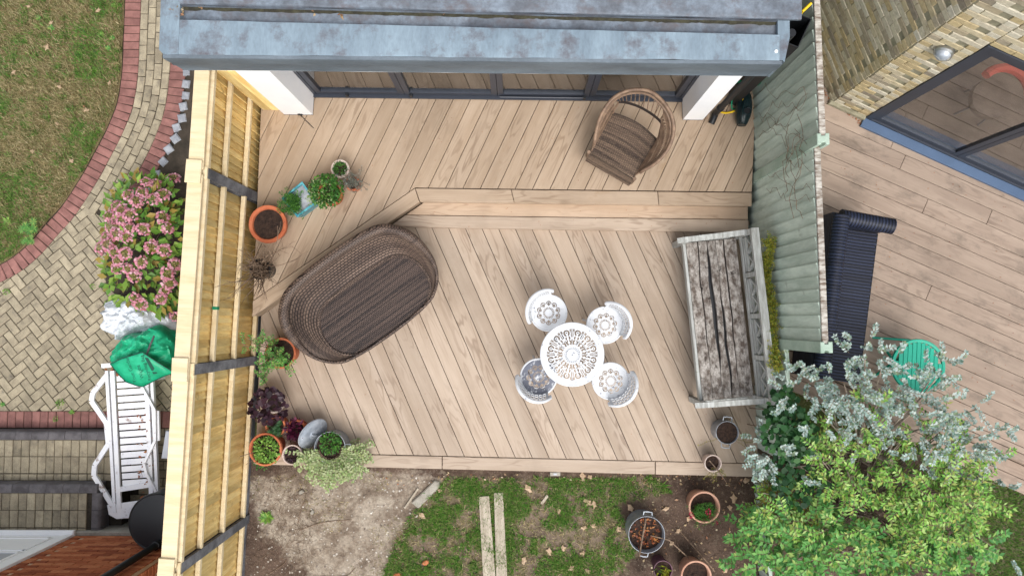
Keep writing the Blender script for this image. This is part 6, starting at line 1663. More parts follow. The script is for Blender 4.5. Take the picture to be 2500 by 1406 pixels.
# ivy over the low fence
IB = [(1915, 985, 40, 1.02, 1.0), (1930, 1030, 45, 1.02, 1.0), (1900, 1060, 45, .98, 1.0), (1945, 1090, 45, 1.02, .8), (1890, 1010, 25, .8, .4), (1965, 1060, 35, 1.05, .6), (1910, 1150, 45, .95, .9), (1930, 1200, 50, .85, .8), (1985, 1180, 45, .9, .6)]
rg = random.Random(44); m = MB(); s_ = MB()
for (bx_, by_, br_, z, f) in IB:
    for _ in range(int(75*f)):
        a = rg.uniform(0, 6.283); q = br_*math.sqrt(rg.random()); w = W(bx_+q*math.cos(a), by_+q*math.sin(a), z+rg.uniform(-.10, .08)); m.disc(w, rv(rg, 1.6), rg.uniform(.022, .040), 5, .15, rg)
    w = W(bx_, by_, z); s_.tube([(w.x, w.y-.05, ZG-.02), (w.x+.02, w.y, z*.5), w], .005, 5)
eb = Vector((2.95, -1.2, ZG)); iv = thing('ivy', 'dark glossy ivy spilling over the low fence beside the bench', 'ivy', tuple(eb))
shift(m).build('foliage', L['dark'], iv); shift(s_).build('stems', MT['twig'], iv, kind='stuff')
# yellowing climber on the fence behind the bench
rg = random.Random(45); m = MB(); s_ = MB(); base_y = W(1890, 850, .3).y
line = [(1890, 590, 1.15), (1878, 640, 1.05), (1880, 690, 1.0), (1888, 740, 1.0), (1893, 800, 1.05), (1897, 860, 1.1), (1905, 890, 1.05)]
pts = []
for (a_, b_, z) in line:
    w = W(a_, b_, z); q = rf(w.y, -0.03); pts.append(Vector((q.x, q.y, z)))
# follow the fence face: choose z so that the point projects where the photograph shows it
pts = []
for (a_, b_, _) in line:
    best = min([k*.02 for k in range(10, 80)], key=lambda zz: abs(W(a_, b_, zz).x-rf(W(a_, b_, zz).y, -0.03).x)); pts.append(W(a_, b_, best))
pts2 = [Vector((rf(pts[-1].y, -.03).x, pts[-1].y-.05, ZG-.02))]+pts[::-1]
s_.tube(spl(pts2, 5), .005, 5)
for p in spl(pts, 8):
    for _ in range(9): sprig(m, s_, p, Vector((rg.uniform(-1, .15), rg.uniform(-1, 1), rg.uniform(-.3, .7))), rg.uniform(.05, .13), 6, .022, .010, rg, sr=.0012)
eb = Vector((pts[-1].x, pts[-1].y, ZG)); cl_ = thing('climbing_plant', 'yellowing feathery climber on the green fence behind the bench', 'climbing plant', tuple(eb))
shift(m).build('foliage', L['yel'], cl_); shift(s_).build('stem', MT['twig'], cl_)
rg = random.Random(46); m = MB(); s_ = MB()
blob_sprigs(m, s_, [(1905, 1260, 38, .45, 1.0), (1900, 1200, 30, .5, .7), (1960, 1280, 35, .6, .6), (1880, 1230, 25, .3, .5)], rg, 60, .1, 7, .026, .012, up=.9)
eb = Vector((W(1905, 1260, .3).x, W(1905, 1260, .3).y, ZG)); yb = thing('golden_bush', 'small golden green feathery bush at the foot of the ivy', 'bush', tuple(eb))
s_.tube([tuple(eb), tuple(eb+Vector((0, 0, .3))), tuple(W(1905, 1250, .45))], .006, 5)
shift(m).build('foliage', L['yel'], yb); shift(s_).build('stems', MT['twig'], yb, kind='stuff')

# ================================================================== hydrangea on the left
rg = random.Random(51)
hz0 = Vector((W(355, 610, ZL).x, W(355, 610, ZL).y, ZL+.015))
hy = thing('hydrangea', 'pink hydrangea bush in full flower behind the timber fence', 'hydrangea', tuple(hz0)); eb = hz0
MT['olive'] = leafmat('floret_olive', [S(132, 124, 62), S(104, 108, 52), S(160, 138, 88)], .1)
hvar = []
for hv in range(5):
    pm = MB(); cm_ = MB()
    for k in range(58):
        a = rg.uniform(0, 6.283); f = .58+.50*rg.random()
        p = Vector((math.cos(a)*.066*f, math.sin(a)*.066*f*rg.uniform(.8, 1.1), .034*(1-f*f)+rg.uniform(-.012, .014)))
        pm.disc(p, Vector((p.x*8+rg.uniform(-.5, .5), p.y*8+rg.uniform(-.5, .5), 1)), rg.uniform(.008, .0145), 5, .3, rg)
    for k in range(34):
        a = k*2.399; f = math.sqrt(k/34)*.70; cm_.disc((math.cos(a)*.06*f, math.sin(a)*.06*f, .026*(1-f*f)+rg.uniform(-.004, .008)), rv(rg, 1.5), .008, 4, .2, rg)
    pmesh = pm.mesh('flower_head'); pmesh.materials.append(L['pink']); cmesh = cm_.mesh('flower_centre'); cmesh.materials.append(MT['olive']); hvar.append((pmesh, cmesh))
heads = [(1100, 195), (1215, 180), (1310, 235), (1170, 250), (1000, 290), (940, 380), (1120, 370), (1010, 480), (1230, 490), (910, 560), (1000, 530), (1090, 560), (1080, 700), (870, 650), (980, 690), (1210, 770), (1000, 830), (1150, 890), (1410, 670), (1440, 490), (1400, 390), (1400, 200), (1490, 60), (1340, 100), (1500, 790), (1450, 950), (1440, 870), (1160, 1080), (1380, 1090), (1500, 1240), (1250, 90), (950, 470), (1050, 330), (930, 620), (1100, 830), (1420, 1010), (1060, 410), (1110, 480), (1010, 760), (1300, 640), (1200, 1130)]
stm = MB(); lfm = MB()
for (zx, zy) in heads:
    px, py_ = zx/3.514, 420+zy/3.514
    e_ = ((px-355)/110)**2+((py_-600)/175)**2; z = ZL+.30+.42*math.sqrt(max(0.0, 1-min(1, e_*.9)))+rg.uniform(-.04, .04)
    w = W(px, py_, z)-hz0
    pmesh, cmesh = rg.choice(hvar)
    o = bpy.data.objects.new('flower_head', pmesh); link(o, hy); o.location = w; tl = Vector((w.x*.9, w.y*.6, .9)).normalized(); o.rotation_mode = 'QUATERNION'; o.rotation_quaternion = Vector((0, 0, 1)).rotation_difference(tl) @ Matrix.Rotation(rg.uniform(0, 6.28), 3, 'Z').to_quaternion(); o.scale = (rg.uniform(.95, 1.25),)*3
    c = bpy.data.objects.new('flower_centre', cmesh); link(c, o)
    stm.tube([Vector((w.x*.25, w.y*.35, .0)), Vector((w.x*.7, w.y*.75, w.z*.5)), w], .004, 5)
for _ in range(600):
    px, py_ = 355+rg.uniform(-105, 82), 600+rg.uniform(-170, 165)
    e_ = ((px-355)/112)**2+((py_-600)/178)**2
    if e_ > 1 or px > 446: continue
    z = ZL+.22+.42*math.sqrt(1-e_*.95)+rg.uniform(-.16, .04); w = W(px, py_, z)-hz0
    d = Vector((w.x+rg.uniform(-.5, .5), w.y+rg.uniform(-.5, .5), rg.uniform(-.2, .3)))
    lfm.leaf(w, d, rv(rg, 2.2), rg.uniform(.08, .15), rg.uniform(.05, .085))
lfm.build('foliage', L['hyd'], hy); stm.build('stems', MT['twig'], hy, kind='stuff')
# ================================================================== clutter behind the left fence
def sack(name, label, cat, outline, sc, ox, oy, cz_, zmid, zb, ztop, mat, seed, crump=.02):
    pts = [W(ox+a/sc, oy+b/sc, zmid) for a, b in outline]; n = len(pts)
    # smooth the outline to 64 points
    out = []
    for i in range(n):
        p = [pts[i-1], pts[i], pts[(i+1) % n], pts[(i+2) % n]]
        for k in range(6):
            t = k/6; out.append(0.5*((2*p[1])+(p[2]-p[0])*t+(2*p[0]-5*p[1]+4*p[2]-p[3])*t*t+(3*p[1]-p[0]-3*p[2]+p[3])*t**3))
    c = W(ox+cz_[0]/sc, oy+cz_[1]/sc, zmid); base = Vector((c.x, c.y, zb))
    t = thing(name, label, cat, tuple(base)); rows = []
    prof = [(.86, 0), (.97, .18), (1.0, .42), (.96, .62), (.86, .78), (.72, .88), (.55, .94), (.38, .98), (.2, 1.0), (.02, 1.0)]
    fine_ = []
    for (f0, h0), (f1, h1) in zip(prof[:-1], prof[1:]):
        for k in range(3): fine_.append((f0+(f1-f0)*k/3, h0+(h1-h0)*k/3))
    fine_.append(prof[-1])
    for f, h in fine_:
        r = []
        for q in out:
            v = Vector((c.x+(q.x-c.x)*f, c.y+(q.y-c.y)*f, zb+(ztop-zb)*h))
            if h > 0.05:
                nz = noise.noise(v*5+Vector((seed, 0, 0))); rd = 1-abs(noise.noise(v*9+Vector((0, seed, 0))))*2
                v.z += crump*2.2*nz*(1 if h > .5 else .3)+crump*1.3*rd*(1 if h > .5 else .3)
                out_ = Vector((q.x-c.x, q.y-c.y, 0)).normalized(); v += out_*crump*noise.noise(v*8); v.z += crump*.9*(1-2*abs(noise.noise(v*17+Vector((seed, 2, 0)))))*(1 if h > .4 else .3)
            r.append(tuple(v-base))
        rows.append(r)
    o = surf('sack', rows, mat, t, closed=True); return t, base, o
wbo = [(75, 245), (145, 215), (320, 85), (480, 30), (650, 70), (800, 140), (960, 140), (1110, 310), (1150, 450), (1120, 570), (950, 520), (780, 530), (560, 560), (420, 610), (350, 650), (310, 590), (190, 520), (140, 430), (180, 370), (150, 275)]
sack('white_sack', 'crumpled white plastic sack between hydrangea and green garden sack', 'sack', wbo, 5.859, 230, 720, (620, 330), ZL+.22, ZL, ZL+.38, MT['bag_white'], 3.3, .038)
gbo = [(225, 965), (245, 830), (370, 660), (440, 570), (640, 525), (790, 475), (910, 415), (1090, 560), (1150, 680), (1190, 800), (1185, 1000), (1150, 1115), (960, 1120), (780, 1130), (600, 1110), (420, 1060), (300, 1010)]
gb_, gbase, gso = sack('garden_sack', 'full green woven garden waste sack with printed flap beside the lounger', 'sack', gbo, 5.859, 230, 720, (720, 800), ZL+.42, ZL, ZL+.60, MT['bag_green'], 7.7, .034)
fo = [(228, 985), (400, 905), (690, 818), (900, 960), (1150, 1110), (1000, 1160), (850, 1230), (700, 1310), (620, 1300), (450, 1240), (340, 1120)]
def flz(zx, zy): return ZL+.74-0.22*max(0, (zy-830)/480)-0.03*abs(zx-690)/450
def flp(zx, zy, dz=0): w = W(230+zx/5.859, 720+zy/5.859, flz(zx, zy)+dz); return w-gbase
m = MB(); cen = (690, 1080)
ring = [[flp(cen[0]+(q[0]-cen[0])*f, cen[1]+(q[1]-cen[1])*f, .006*noise.noise(Vector((q[0]*.01, q[1]*.01, f*3)))) for q in fo] for f in (1.0, .7, .4, .03)]
o = surf('flap', [[tuple(p) for p in r] for r in ring], MT['bag_green'], gb_, closed=True)
md = o.modifiers.new('thick', 'SOLIDIFY'); md.thickness = .004
MB().tube([flp(*q, .004) for q in fo], .006, 6, closed=True).build('seam', MT['print_dark'], gb_)
MB().tube([Vector((.17, .20, .52)), Vector((.17, .08, .62)), Vector((.15, -.02, .65)), Vector((.13, -.06, .66))], .012, 6).build('strap', MT['concrete'], gb_, smooth=True)
def lettering(txt, size, zx, zy, dirx, diry, mat, parent):
    cu = bpy.data.curves.new('t', 'FONT'); cu.body = txt; cu.size = 1.0; ob = bpy.data.objects.new('t', cu); COL.objects.link(ob)
    bpy.context.view_layer.update(); me = bpy.data.meshes.new_from_object(ob.evaluated_get(bpy.context.evaluated_depsgraph_get())); bpy.data.objects.remove(ob); bpy.data.curves.remove(cu)
    ln = math.hypot(dirx, diry); dx, dy = dirx/ln, diry/ln; ux, uy = dy, -dx            # up on the photo (y down)
    for v in me.vertices:
        a, b = v.co.x*size, v.co.y*size; q = (zx+dx*a+ux*b, zy+dy*a+uy*b); v.co = flp(*q, .007)
    me.materials.append(mat); o = bpy.data.objects.new('lettering', me); link(o, parent); return o
for (tx, sz, zx, zy) in (('Your Garden', 74, 610, 1245), ('Waste', 78, 715, 1190), ('Recycling Bag', 70, 822, 1215)): lettering(tx, sz, zx, zy, -.33, -.94, MT['print_dark'], gb_)
m = MB(); m.add([flp(720, 895, .006), flp(770, 900, .006), flp(905, 1120, .006), flp(845, 1130, .006)], [(0, 1, 2, 3)]); o = m.build('print_block', MT['print_dark'], gb_)

# ---- white plastic sun lounger
ZLo = ZL+.30
def lw_(px, py, z=ZLo): return W(px, py, z)
c = lw_(318, 1080); lo = thing('sun_lounger', 'dirty white plastic sun lounger with folded side arms beside the steps', 'sun lounger', (c.x, c.y, ZL))
lb = Vector((c.x, c.y, ZL))
def lq(px, py, dz=0.0): return W(px, py, ZLo+dz)-lb
TL, TR, BRr, BLl = (252, 893), (372, 905), (388, 1238), (268, 1258)
def bar(nm, a, b, w, h, dz=0.0): return MB().beam(lq(*a, dz), lq(*b, dz), w, h).build(nm, MT['white_plastic'], lo)
bar('side_rail', (262, 905), (282, 1250), .035, .045); bar('side_rail', (275, 905), (292, 1240), .050, .03, .004)
bar('side_rail', (372, 920), (386, 1225), .035, .045); bar('side_rail', (358, 920), (371, 1225), .050, .03, .004)
bar('end_rail', (250, 893), (300, 889), .05, .045); bar('end_rail', (300, 889), (366, 900), .05, .045)
m = MB().prism([xy(lq(*q)) for q in ((262, 1232), (386, 1215), (384, 1240), (345, 1262), (285, 1266), (266, 1255))], .278, .312, .006); m.build('foot_end', MT['white_plastic'], lo)
bar('cross_bar', (283, 1195), (380, 1180), .06, .035); 
for k in range(16):
    y = 922+k*17.0; x0, x1 = 285+(y-915)*.055, 358+(y-915)*.045
    MB().beam(lq(x0, y+2, .0), lq(x1, y-3, .0), .065, .012).build('slat', MT['white_plastic'], lo)
def arm(pts, w=.055, h=.03):
    m = MB()
    for a, b in zip(pts[:-1], pts[1:]): m.beam(lq(*a), lq(*b), w, h)
    o = m.build('folding_arm', MT['white_plastic'], lo); return o
arm([(262, 915, .01), (228, 958, .03), (224, 978, .03), (266, 1040, .01)]); arm([(266, 1082, .01), (232, 1135, .03), (230, 1160, .03), (278, 1238, .01)])
arm([(345, 940, .04), (378, 1000, .05), (379, 1075, .05), (352, 1130, .05), (358, 1155, .05), (384, 1205, .02)], .03)
for (a, b) in (((262, 1032), (268, 1092)), ((382, 1002), (384, 1075))):
    bar('hinge_plate', a, b, .07, .03, .006)
for q in ((262, 920), (275, 1240), (370, 925), (382, 1225)):
    p = lq(*q); MB().beam((p.x, p.y, 0.0), (p.x, p.y, .28), .045, .03).build('leg', MT['white_plastic'], lo)
rg = random.Random(61); m = MB()
for _ in range(85):
    p = lq(rg.uniform(338, 372), rg.uniform(1000, 1220), .012) if rg.random() < .75 else lq(rg.uniform(258, 312), rg.uniform(898, 925), .012)
    m.leaf(p, rv(rg, .1), rv(rg, 2), rg.uniform(.02, .06), rg.uniform(.012, .03))
for v_ in range(0): pass
m.v = [(q[0]+lb.x, q[1]+lb.y, q[2]+lb.z) for q in m.v]; o = m.build('lounger_leaves', L['rust'], kind='stuff'); tag(o, 'rotting brown leaves lying on the white sun lounger', 'leaves')

# ---- two plastic chairs tucked against the fence
p = W(436, 985, ZL+.42); p.x = fence_pt(p.y, .40).x
tc2 = thing('plastic_chair', 'teal plastic garden chair mostly hidden behind the timber fence', 'chair', (p.x, p.y, ZL), R(10))
MB().prism([(-.20, -.20), (.20, -.22), (.20, .22), (-.20, .20)], .40, .425, .01).build('seat', MT['blue_chair'], tc2)
m = MB()
for k in range(6): m.beam((-.17+k*.068, .215, .43), (-.19+k*.076, .30, .80), .042, .014, (0, 1, 0))
m.beam((-.23, .302, .805), (.23, .302, .805), .03, .05); m.build('backrest', MT['blue_chair'], tc2)
for s in (-1, 1):
    MB().tube(spl([(s*.20, .26, .62), (s*.255, .10, .64), (s*.265, -.10, .635), (s*.25, -.21, .60), (s*.22, -.20, .45)], 5), .018, 8).build('armrest', MT['blue_chair'], tc2, smooth=True)
    for y in (-.19, .19): MB().beam((s*.18, y, .40), (s*.23, y*1.2, 0.0), .045, .03, (0, 1, 0)).build('leg', MT['blue_chair'], tc2)
p = W(428, 1090, ZL+.42); p.x = min(p.x, fence_pt(p.y, .40).x)
g2_ = thing('grey_chair', 'pale grey plastic chair behind the fence near the lounger foot', 'chair', (p.x, p.y, ZL), R(-95))
MB().prism([(-.19, -.19), (.19, -.21), (.19, .21), (-.19, .19)], .38, .405, .01).build('seat', MT['grey_plastic'], g2_)
MB().beam((-.0, .20, .40), (.0, .26, .74), .36, .016, (0, 1, 0)).build('backrest', MT['grey_plastic'], g2_)
for s in (-1, 1):
    for y in (-.17, .17): MB().beam((s*.16, y, .38), (s*.20, y*1.2, 0.0), .045, .03, (0, 1, 0)).build('leg', MT['grey_plastic'], g2_)

tc2.scale = (.82, .9, .9); g2_.scale = (.85, .85, .9)
# ================================================================== things between right pillar and green fence
p = W(1824, 262, ZU+.16)
p.x = min(p.x, rf(p.y).x-.13)
wc = thing('watering_can', 'dark green plastic watering can lying against the green fence', 'watering can', (p.x, p.y, ZU), R(82))
MT['can'] = paint('dark_green_plastic', S(26, 44, 48), .35)
rows = []
for i in range(13):
    f = i/12; x = -.19+.38*f; r_ = .115*math.sin(math.pi*min(1, .12+f*.80))**.6
    rows.append([(x, r_*.78*math.cos(2*math.pi*k/20), .115+r_*math.sin(2*math.pi*k/20)*.95) for k in range(20)])
surf('body', rows, MT['can'], wc, closed=True)
MB().disc((-.19, 0, .115), (-1, 0, 0), .045, 16).build('body_end', MT['can'], wc)
MB().tube([(.16, 0, .13), (.26, .01, .16), (.36, .02, .24)], lambda q: .042-.02*q, 12).build('spout', MT['can'], wc, smooth=True)
MB().lathe([(.05, .205), (.05, .225), (.040, .235), (.034, .228), (.034, .20)], 20, c=(-.06, -.01, 0)).build('filler_ring', MT['can'], wc, smooth=True)
MB().disc((-.06, -.01, .2275), (0, 0, 1), .034, 16).build('filler_hole', MT['black'], wc)
MB().tube(spl([(-.17, .02, .17), (-.20, .03, .23), (-.10, .05, .26), (.05, .03, .22)], 5), .014, 8).build('handle', MT['can'], wc, smooth=True)
# hose hanging behind the pillar, green coils and yellow loop
p = W(1838, 212, ZU+.45); hp = thing('garden_hose', 'coiled green garden hose with yellow end hanging beside the right pillar', 'garden hose', (p.x, p.y, ZU), 0)
for k in range(6):
    a0 = k*.012
    MB().tube([(.0+.10*math.cos(a)-.07+k*.022, .03*k*.3+.02*math.sin(a*2)+.06, .42+.13*math.sin(a)-.02*k) for a in [2*math.pi*j/20 for j in range(20)]], .009, 6, closed=True).build('coil', MT['hose_green'], hp, smooth=True)
MB().tube(spl([(-.10, .0, .30), (-.03, -.05, .20), (-.05, -.13, .08), (-.16, -.16, .03), (-.27, -.13, .012)], 6), .011, 8).build('yellow_hose', MT['yellow'], hp, smooth=True)
MB().tube(spl([(-.13, .03, .30), (-.13, -.03, .15), (-.10, -.12, .05), (-.02, -.10, .04)], 5), .008, 6).build('loose_end', MT['hose_green'], hp, smooth=True)
MB().box((.06, .08, .545), (.05, .06, .03)).build('hook', MT['hose_green'], hp)
MB().tube([(.06, .08, .0), (.06, .08, .53)], .012, 6).build('stake', MT['black'], hp)
# tall black bin and yellow-handled tool between house and fence
ZB = 2.08
cs = [W(*q, ZB) for q in ((1930, 26), (1982, 47), (1949, 117), (1912, 102))]; c = sum(cs, Vector())/4
bt = thing('tall_bin', 'tall black open topped bin wedged between house roof and green fence', 'bin', (c.x, c.y, ZU))
pl = [(q.x-c.x, q.y-c.y) for q in cs]
if area(pl) < 0: pl = pl[::-1]
inn = inset(pl, .008); vs = [(*q, 0) for q in inset(pl, .02)]+[(*q, ZB-ZU) for q in pl]+[(*q, ZB-ZU) for q in inn]+[(*q, 1.2) for q in inn]
MB().add(vs, [(k*4+i, k*4+(i+1) % 4, (k+1)*4+(i+1) % 4, (k+1)*4+i) for k in range(3) for i in range(4)]+[(3, 2, 1, 0), (12, 13, 14, 15)]).build('bin_body', MT['black'], bt)
a, b = W(1961, 27, ZB), W(1979, 10, ZB)
tl = thing('garden_tool', 'garden tool with a yellow handle standing behind the black bin', 'garden tool', (a.x, a.y, ZU))
dv = b-a
MB().tube([(0, 0, ZB-ZU-.05), (0, 0, ZB-ZU-.01), (dv.x, dv.y, ZB-ZU+.01), (dv.x*1.05, dv.y*1.05, ZB-ZU-.01)], .013, 10).build('handle', MT['yellow'], tl, smooth=True)
MB().tube([(0, 0, 0.0), (0, 0, ZB-ZU-.05)], .012, 8).build('shaft', MT['black'], tl)

# ================================================================== garden floor bits
def plank_px(a, b, c, d, label, z):
    pl = poly_w([a, b, c, d], z); cx = sum(q[0] for q in pl)/4; cy = sum(q[1] for q in pl)/4
    o = MB().prism([(q[0]-cx, q[1]-cy) for q in pl], -.024, 0.0, .003).build('timber_plank', MT['wood_grey'], None, (cx, cy, z)); tag(o, label, 'plank', 'planks on the grass'); return o
plank_px((1169, 1212), (1194, 1210), (1212, 1440), (1181, 1440), 'weathered timber plank on the grass, the left and shorter of two', ZG+.035)
plank_px((1206, 1203), (1228, 1202), (1240, 1440), (1212, 1440), 'weathered timber plank on the grass, right one of the pair', ZG+.036)
def strip(label, a, b, w, z=ZG+.02, mat='wood_grey', name='wood_offcut', cat='wood offcut'):
    A_, B_ = W(*a, z), W(*b, z); A_.z = B_.z = z; o = MB().beam(A_, B_, w, .012).build(name, MT[mat]); tag(o, label, cat); return o
strip('thin pale wood strip lying on the bare soil', (988, 1240), (1021, 1192), .02)
strip('short pale wood offcut on the grass right of the planks', (1322, 1229), (1337, 1209), .03, ZG+.03)
p = W(1040, 1205, ZG+.03); o = MB().prism([(-.17, -.10), (-.09, -.17), (.16, .08), (.15, .14), (.10, .155)], -.05, .0, .012).build('concrete_kerb', MT['concrete_light'], None, (p.x, p.y, ZG+.035)); tag(o, 'broken grey concrete edging lying between soil and grass', 'concrete edging')
for (px, py, s, lab) in ((1040, 1371, .07, 'red brick fragment in the grass left of the planks'), (970, 1400, .06, 'small orange brick fragment at the soil edge'), (737, 1199, .06, 'flat grey stone on the bare soil below the trailing plant'), (763, 1249, .05, 'pale broken stone on the soil beside a root')):
    p = W(px, py, ZG); r2 = random.Random(px); pl = [(s*.6*(1+r2.uniform(-.3, .3))*math.cos(a), s*.45*(1+r2.uniform(-.3, .3))*math.sin(a)) for a in [k*6.283/7 for k in range(7)]]
    br_ = 'brick' in lab
    o = MB().prism(pl, -.02, .025, .008).build('brick_fragment' if br_ else 'stone', MT['red_brick'] if br_ else MT['concrete_light'], None, (p.x, p.y, gz(p.x, p.y)+.004), r2.uniform(0, 3)); tag(o, lab, 'brick fragment' if br_ else 'stone')
# roots and sticks on the soil
st_ = [([(731, 1294), (760, 1283), (800, 1272), (856, 1267)], 'long pale stick lying across the bare soil'), ([(727, 1278), (733, 1250), (742, 1226), (752, 1223)], 'short forked stick standing out of the soil'), ([(652, 1403), (690, 1378), (700, 1366)], 'curved dry root near the bottom left corner'), ([(830, 1405), (850, 1402), (868, 1384)], 'thin bent twig at the bottom edge of the soil'), ([(1655, 1290), (1690, 1330), (1730, 1375), (1745, 1395)], 'long brown dead branch between the garden pots')]
for k, (ps, lab) in enumerate(st_):
    w = [W(a, b, ZG) for a, b in ps]; q = [Vector((v.x, v.y, gz(v.x, v.y)+.008)) for v in w]
    o = MB().tube(spl(q, 5), .007 if k == 4 else .0045, 5).build('stick', MT['twig']); tag(o, lab, 'stick')
rg = random.Random(71); m = MB()
for _ in range(420):
    q = (rg.uniform(612, 760), rg.uniform(1165, 1405)) if rg.random() < .6 else (rg.uniform(1560, 1850), rg.uniform(1170, 1400))
    w = W(*q, ZG); z = gz(w.x, w.y)+.006
    if w.x < fence_pt(w.y).x+.03: continue
    a = rg.uniform(0, 6.28); l = rg.uniform(.03, .11); m.tube([(w.x, w.y, z), (w.x+.5*l*math.cos(a), w.y+.5*l*math.sin(a), z+rg.uniform(0, .02)), (w.x+l*math.cos(a+.4), w.y+l*math.sin(a+.4), z)], .0018, 4, caps=False)
o = m.build('root_litter', MT['twig'], kind='stuff'); tag(o, 'fine dead roots and twigs littering the garden soil', 'litter')
m = MB()
for _ in range(330):
    q = (rg.uniform(1560, 1850), rg.uniform(1165, 1400)) if rg.random() < .6 else (rg.uniform(900, 1850), rg.uniform(1155, 1185))
    w = W(*q, ZG); m.leaf((w.x, w.y, gz(w.x, w.y)+rg.uniform(.004, .014)), rv(rg, .1), rv(rg, 2.5), rg.uniform(.02, .05), rg.uniform(.012, .028))
for _ in range(140):
    q = (rg.uniform(0, 290), rg.uniform(0, 600))
    if not inside(q, LAWN): continue
    w = W(*q, ZL); m.leaf((w.x, w.y, ZL+.03+rg.uniform(.004, .02)), rv(rg, .1), rv(rg, 2.5), rg.uniform(.015, .035), rg.uniform(.01, .02))
o = m.build('leaf_litter', L['dry'], kind='stuff'); tag(o, 'small dead leaf bits scattered over soil and lawn', 'leaves')
# the larger fallen leaves one can count
def fallen(px, py, s, z, k):
    r2 = random.Random(k); w = W(px, py, z); mm = MB(); n = 9; vs = []
    for i in range(n):
        a = i*6.283/n; q = s*(1.0 if i % 2 == 0 else .62)*(1+r2.uniform(-.25, .2)); vs.append((q*math.cos(a), q*.75*math.sin(a), r2.uniform(-.004, .010)))
    vs.append((0, 0, .012)); mm.add(vs, [(i, (i+1) % n, n) for i in range(n)]); mm.tube([(s*.8, 0, .002), (s*1.5, .004, .004)], .0015, 4)
    return mm, w, r2.uniform(0, 6.28)
spots = [(1422, 1161), (1440, 1163), (1435, 1225), (1425, 1287), (1364, 1245), (1450, 1230), (1341, 1343), (1423, 1348), (1433, 1391), (1448, 1282), (1510, 1290), (1395, 1385), (1625, 1240), (1655, 1295), (1640, 1325), (1790, 1215), (1781, 1237), (1820, 1172), (1680, 1265), (1770, 1390), (1030, 1256), (1075, 1196), (1290, 1190), (1540, 1240), (1280, 1365), (1375, 1335)]
for k, (px, py) in enumerate(spots):
    w0 = W(px, py, ZG); mm, w, a = fallen(px, py, .035+.02*random.Random(k).random(), ZG, k)
    o = mm.build('fallen_leaf', L['dry'], None, (w.x, w.y, gz(w.x, w.y)+.016), a); tag(o, 'dry curled brown leaf fallen on the garden floor below the deck', 'fallen leaf', 'fallen leaves in the garden')
for k, (px, py) in enumerate([(246, 30), (76, 20), (120, 120), (272, 207), (150, 215), (40, 180), (215, 272), (85, 372), (145, 305), (180, 395), (130, 60)]):
    mm, w, a = fallen(px, py, .028+.015*random.Random(k).random(), ZL, k+50); o = mm.build('fallen_leaf', L['dry'], None, (w.x, w.y, ZL+.045), a); tag(o, 'small brown leaf fallen on the dry lawn beside the path', 'fallen leaf', 'fallen leaves on the lawn')
# weeds
def weed(label, px, py, z, s, mat, kind='rosette', name='weed', n=14):
    w = W(px, py, z); r2 = random.Random(int(px)); mm = MB()
    if kind == 'rosette':
        for k in range(n): mm.leaf((0, 0, .005), Vector((math.cos(k*2.4), math.sin(k*2.4), r2.uniform(.1, .6))), (0, 0, 1), s*r2.uniform(.6, 1.1), s*.28)
    elif kind == 'palmate':
        for c in range(7):
            cc2 = Vector((r2.uniform(-.8, .8)*s, r2.uniform(-.8, .8)*s, .05+r2.uniform(0, .05))); mm.tube([(0, 0, 0), cc2], .002, 4)
            for k in range(10): mm.leaf(cc2, Vector((math.cos(k*.628), math.sin(k*.628), .12)), (0, 0, 1), s*.75, s*.15)
    else:
        tuft(mm, (0, 0, .02), s, n*4, s*.5, s*.3, r2)
    o = mm.build(name, mat, None, (w.x, w.y, z)); tag(o, label, 'weed'); return o
weed('lupin with star shaped leaves on the lawn edge', 80, 556, ZL+.03, .09, L['mid'], 'palmate', 'lupin')
weed('smaller lupin growing over the red path edging', 80, 588, ZL+.03, .06, L['mid'], 'palmate', 'lupin')
for (px, py, z, s, lab) in ((18, 712, ZL, .04, 'tiny weed in the herringbone paving at the far left'), (7, 987, ZL, .05, 'weed at the left end of the red brick row'), (150, 985, ZL, .05, 'straggly weed in the herringbone above the red brick row'), (176, 1005, ZL, .05, 'pale weed growing on the red brick row'), (228, 700, ZL, .03, 'tiny weed in the paving left of the hydrangea'), (264, 742, ZL, .04, 'small weed beside the white sack'), (138, 1022, ZL, .03, 'small dark weed between red bricks'), (95, 45, ZL+.03, .05, 'light green weed near the top of the lawn'), (127, 70, ZL+.03, .06, 'broad weed in the upper lawn'), (278, 15, ZL+.03, .05, 'green weed at the lawn top right corner'), (250, 85, ZL+.03, .05, 'rosette weed near the path edging'), (275, 95, ZL+.03, .05, 'second rosette weed next to the path edging'), (20, 540, ZL+.03, .08, 'large leafy weed at the left lawn edge'), (265, 118, ZL+.03, .05, 'dark rosette weed under the roof side of the lawn')):
    weed(lab, px, py, z, s, L['mid'] if px % 2 else L['lime'], 'rosette' if px % 3 else 'tuft')
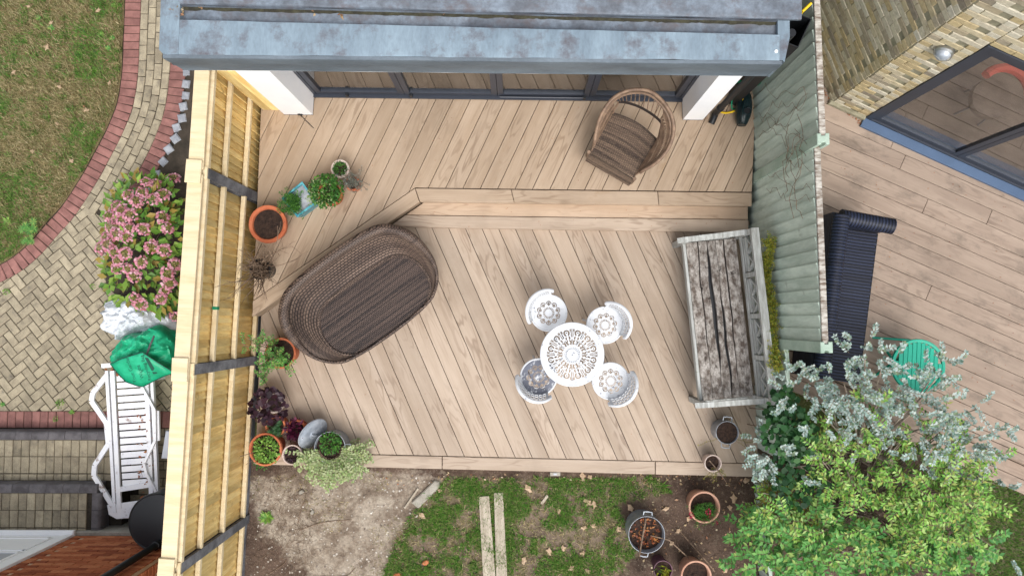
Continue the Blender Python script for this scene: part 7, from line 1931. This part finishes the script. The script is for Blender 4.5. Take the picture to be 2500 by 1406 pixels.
weed('pale green tuft of grass on the bare soil by the fence', 652, 1262, ZG, .10, L['lime'], 'rosette', 'grass_tuft', 40)
# grassy tuft on the lawn corner
p = W(1355, 1155, ZG); sl = thing('solar_light', 'small square solar light under the front edge of the deck', 'solar light', (p.x, p.y, ZG))
MB().box((0, 0, .025), (.12, .045, .03), ch=.004).build('housing', MT['concrete_light'], sl); MB().box((0, 0, .042), (.04, .02, .004)).build('lens', MT['grey_plastic'], sl); MB().tube([(0, 0, -.04), (0, 0, .02)], .008, 6).build('spike', MT['black'], sl)

# crumbs and leaf bits on the decks
m = MB(); rg = random.Random(88)
def crumb(px, py, z, s):
    w = W(px, py, z); m.leaf((w.x, w.y, z+.003), (rg.uniform(-1, 1), rg.uniform(-1, 1), .1), rv(rg, 2.5), s*rg.uniform(.5, 1.4), s*.5)
for _ in range(46): crumb(rg.uniform(660, 1820), rg.uniform(260, 455), ZU, .013)
for _ in range(60): crumb(rg.uniform(700, 1830), rg.uniform(600, 1125), 0.0, .013)
for _ in range(26): crumb(rg.uniform(1050, 1820), rg.uniform(508, 556), ZT, .013)
for _ in range(150): crumb(rg.uniform(2020, 2490), rg.uniform(280, 1000), ZR, .016)
for _ in range(170):
    t_ = rg.random(); crumb(2112+388*t_+rg.uniform(-6, 2), 300+177*t_+rg.uniform(0, 7), ZR, .022)
for _ in range(60):
    t_ = rg.random(); crumb(2006+100*t_, 222+80*t_+rg.uniform(-5, 8), ZR, .025)
o = m.build('deck_crumbs', L['rust'], kind='stuff'); tag(o, 'brown leaf crumbs and dirt specks scattered over the decks', 'litter')

m = MB(); rg = random.Random(91)
for p_ in scatter([(612, 1160), (1100, 1165), (1000, 1290), (940, 1410), (612, 1410)], ZG, 420, rg, None, gz):
    m.disc((p_.x, p_.y, p_.z+.006), rv(rg, 3), rg.uniform(.004, .013), 5, .3, rg)
o = m.build('soil_pebbles', leafmat('pebble', [S(196, 186, 172), S(150, 138, 124), S(214, 206, 194), S(120, 106, 94)], 0), kind='stuff'); tag(o, 'small pale pebbles and clods scattered over the bare soil', 'pebbles')
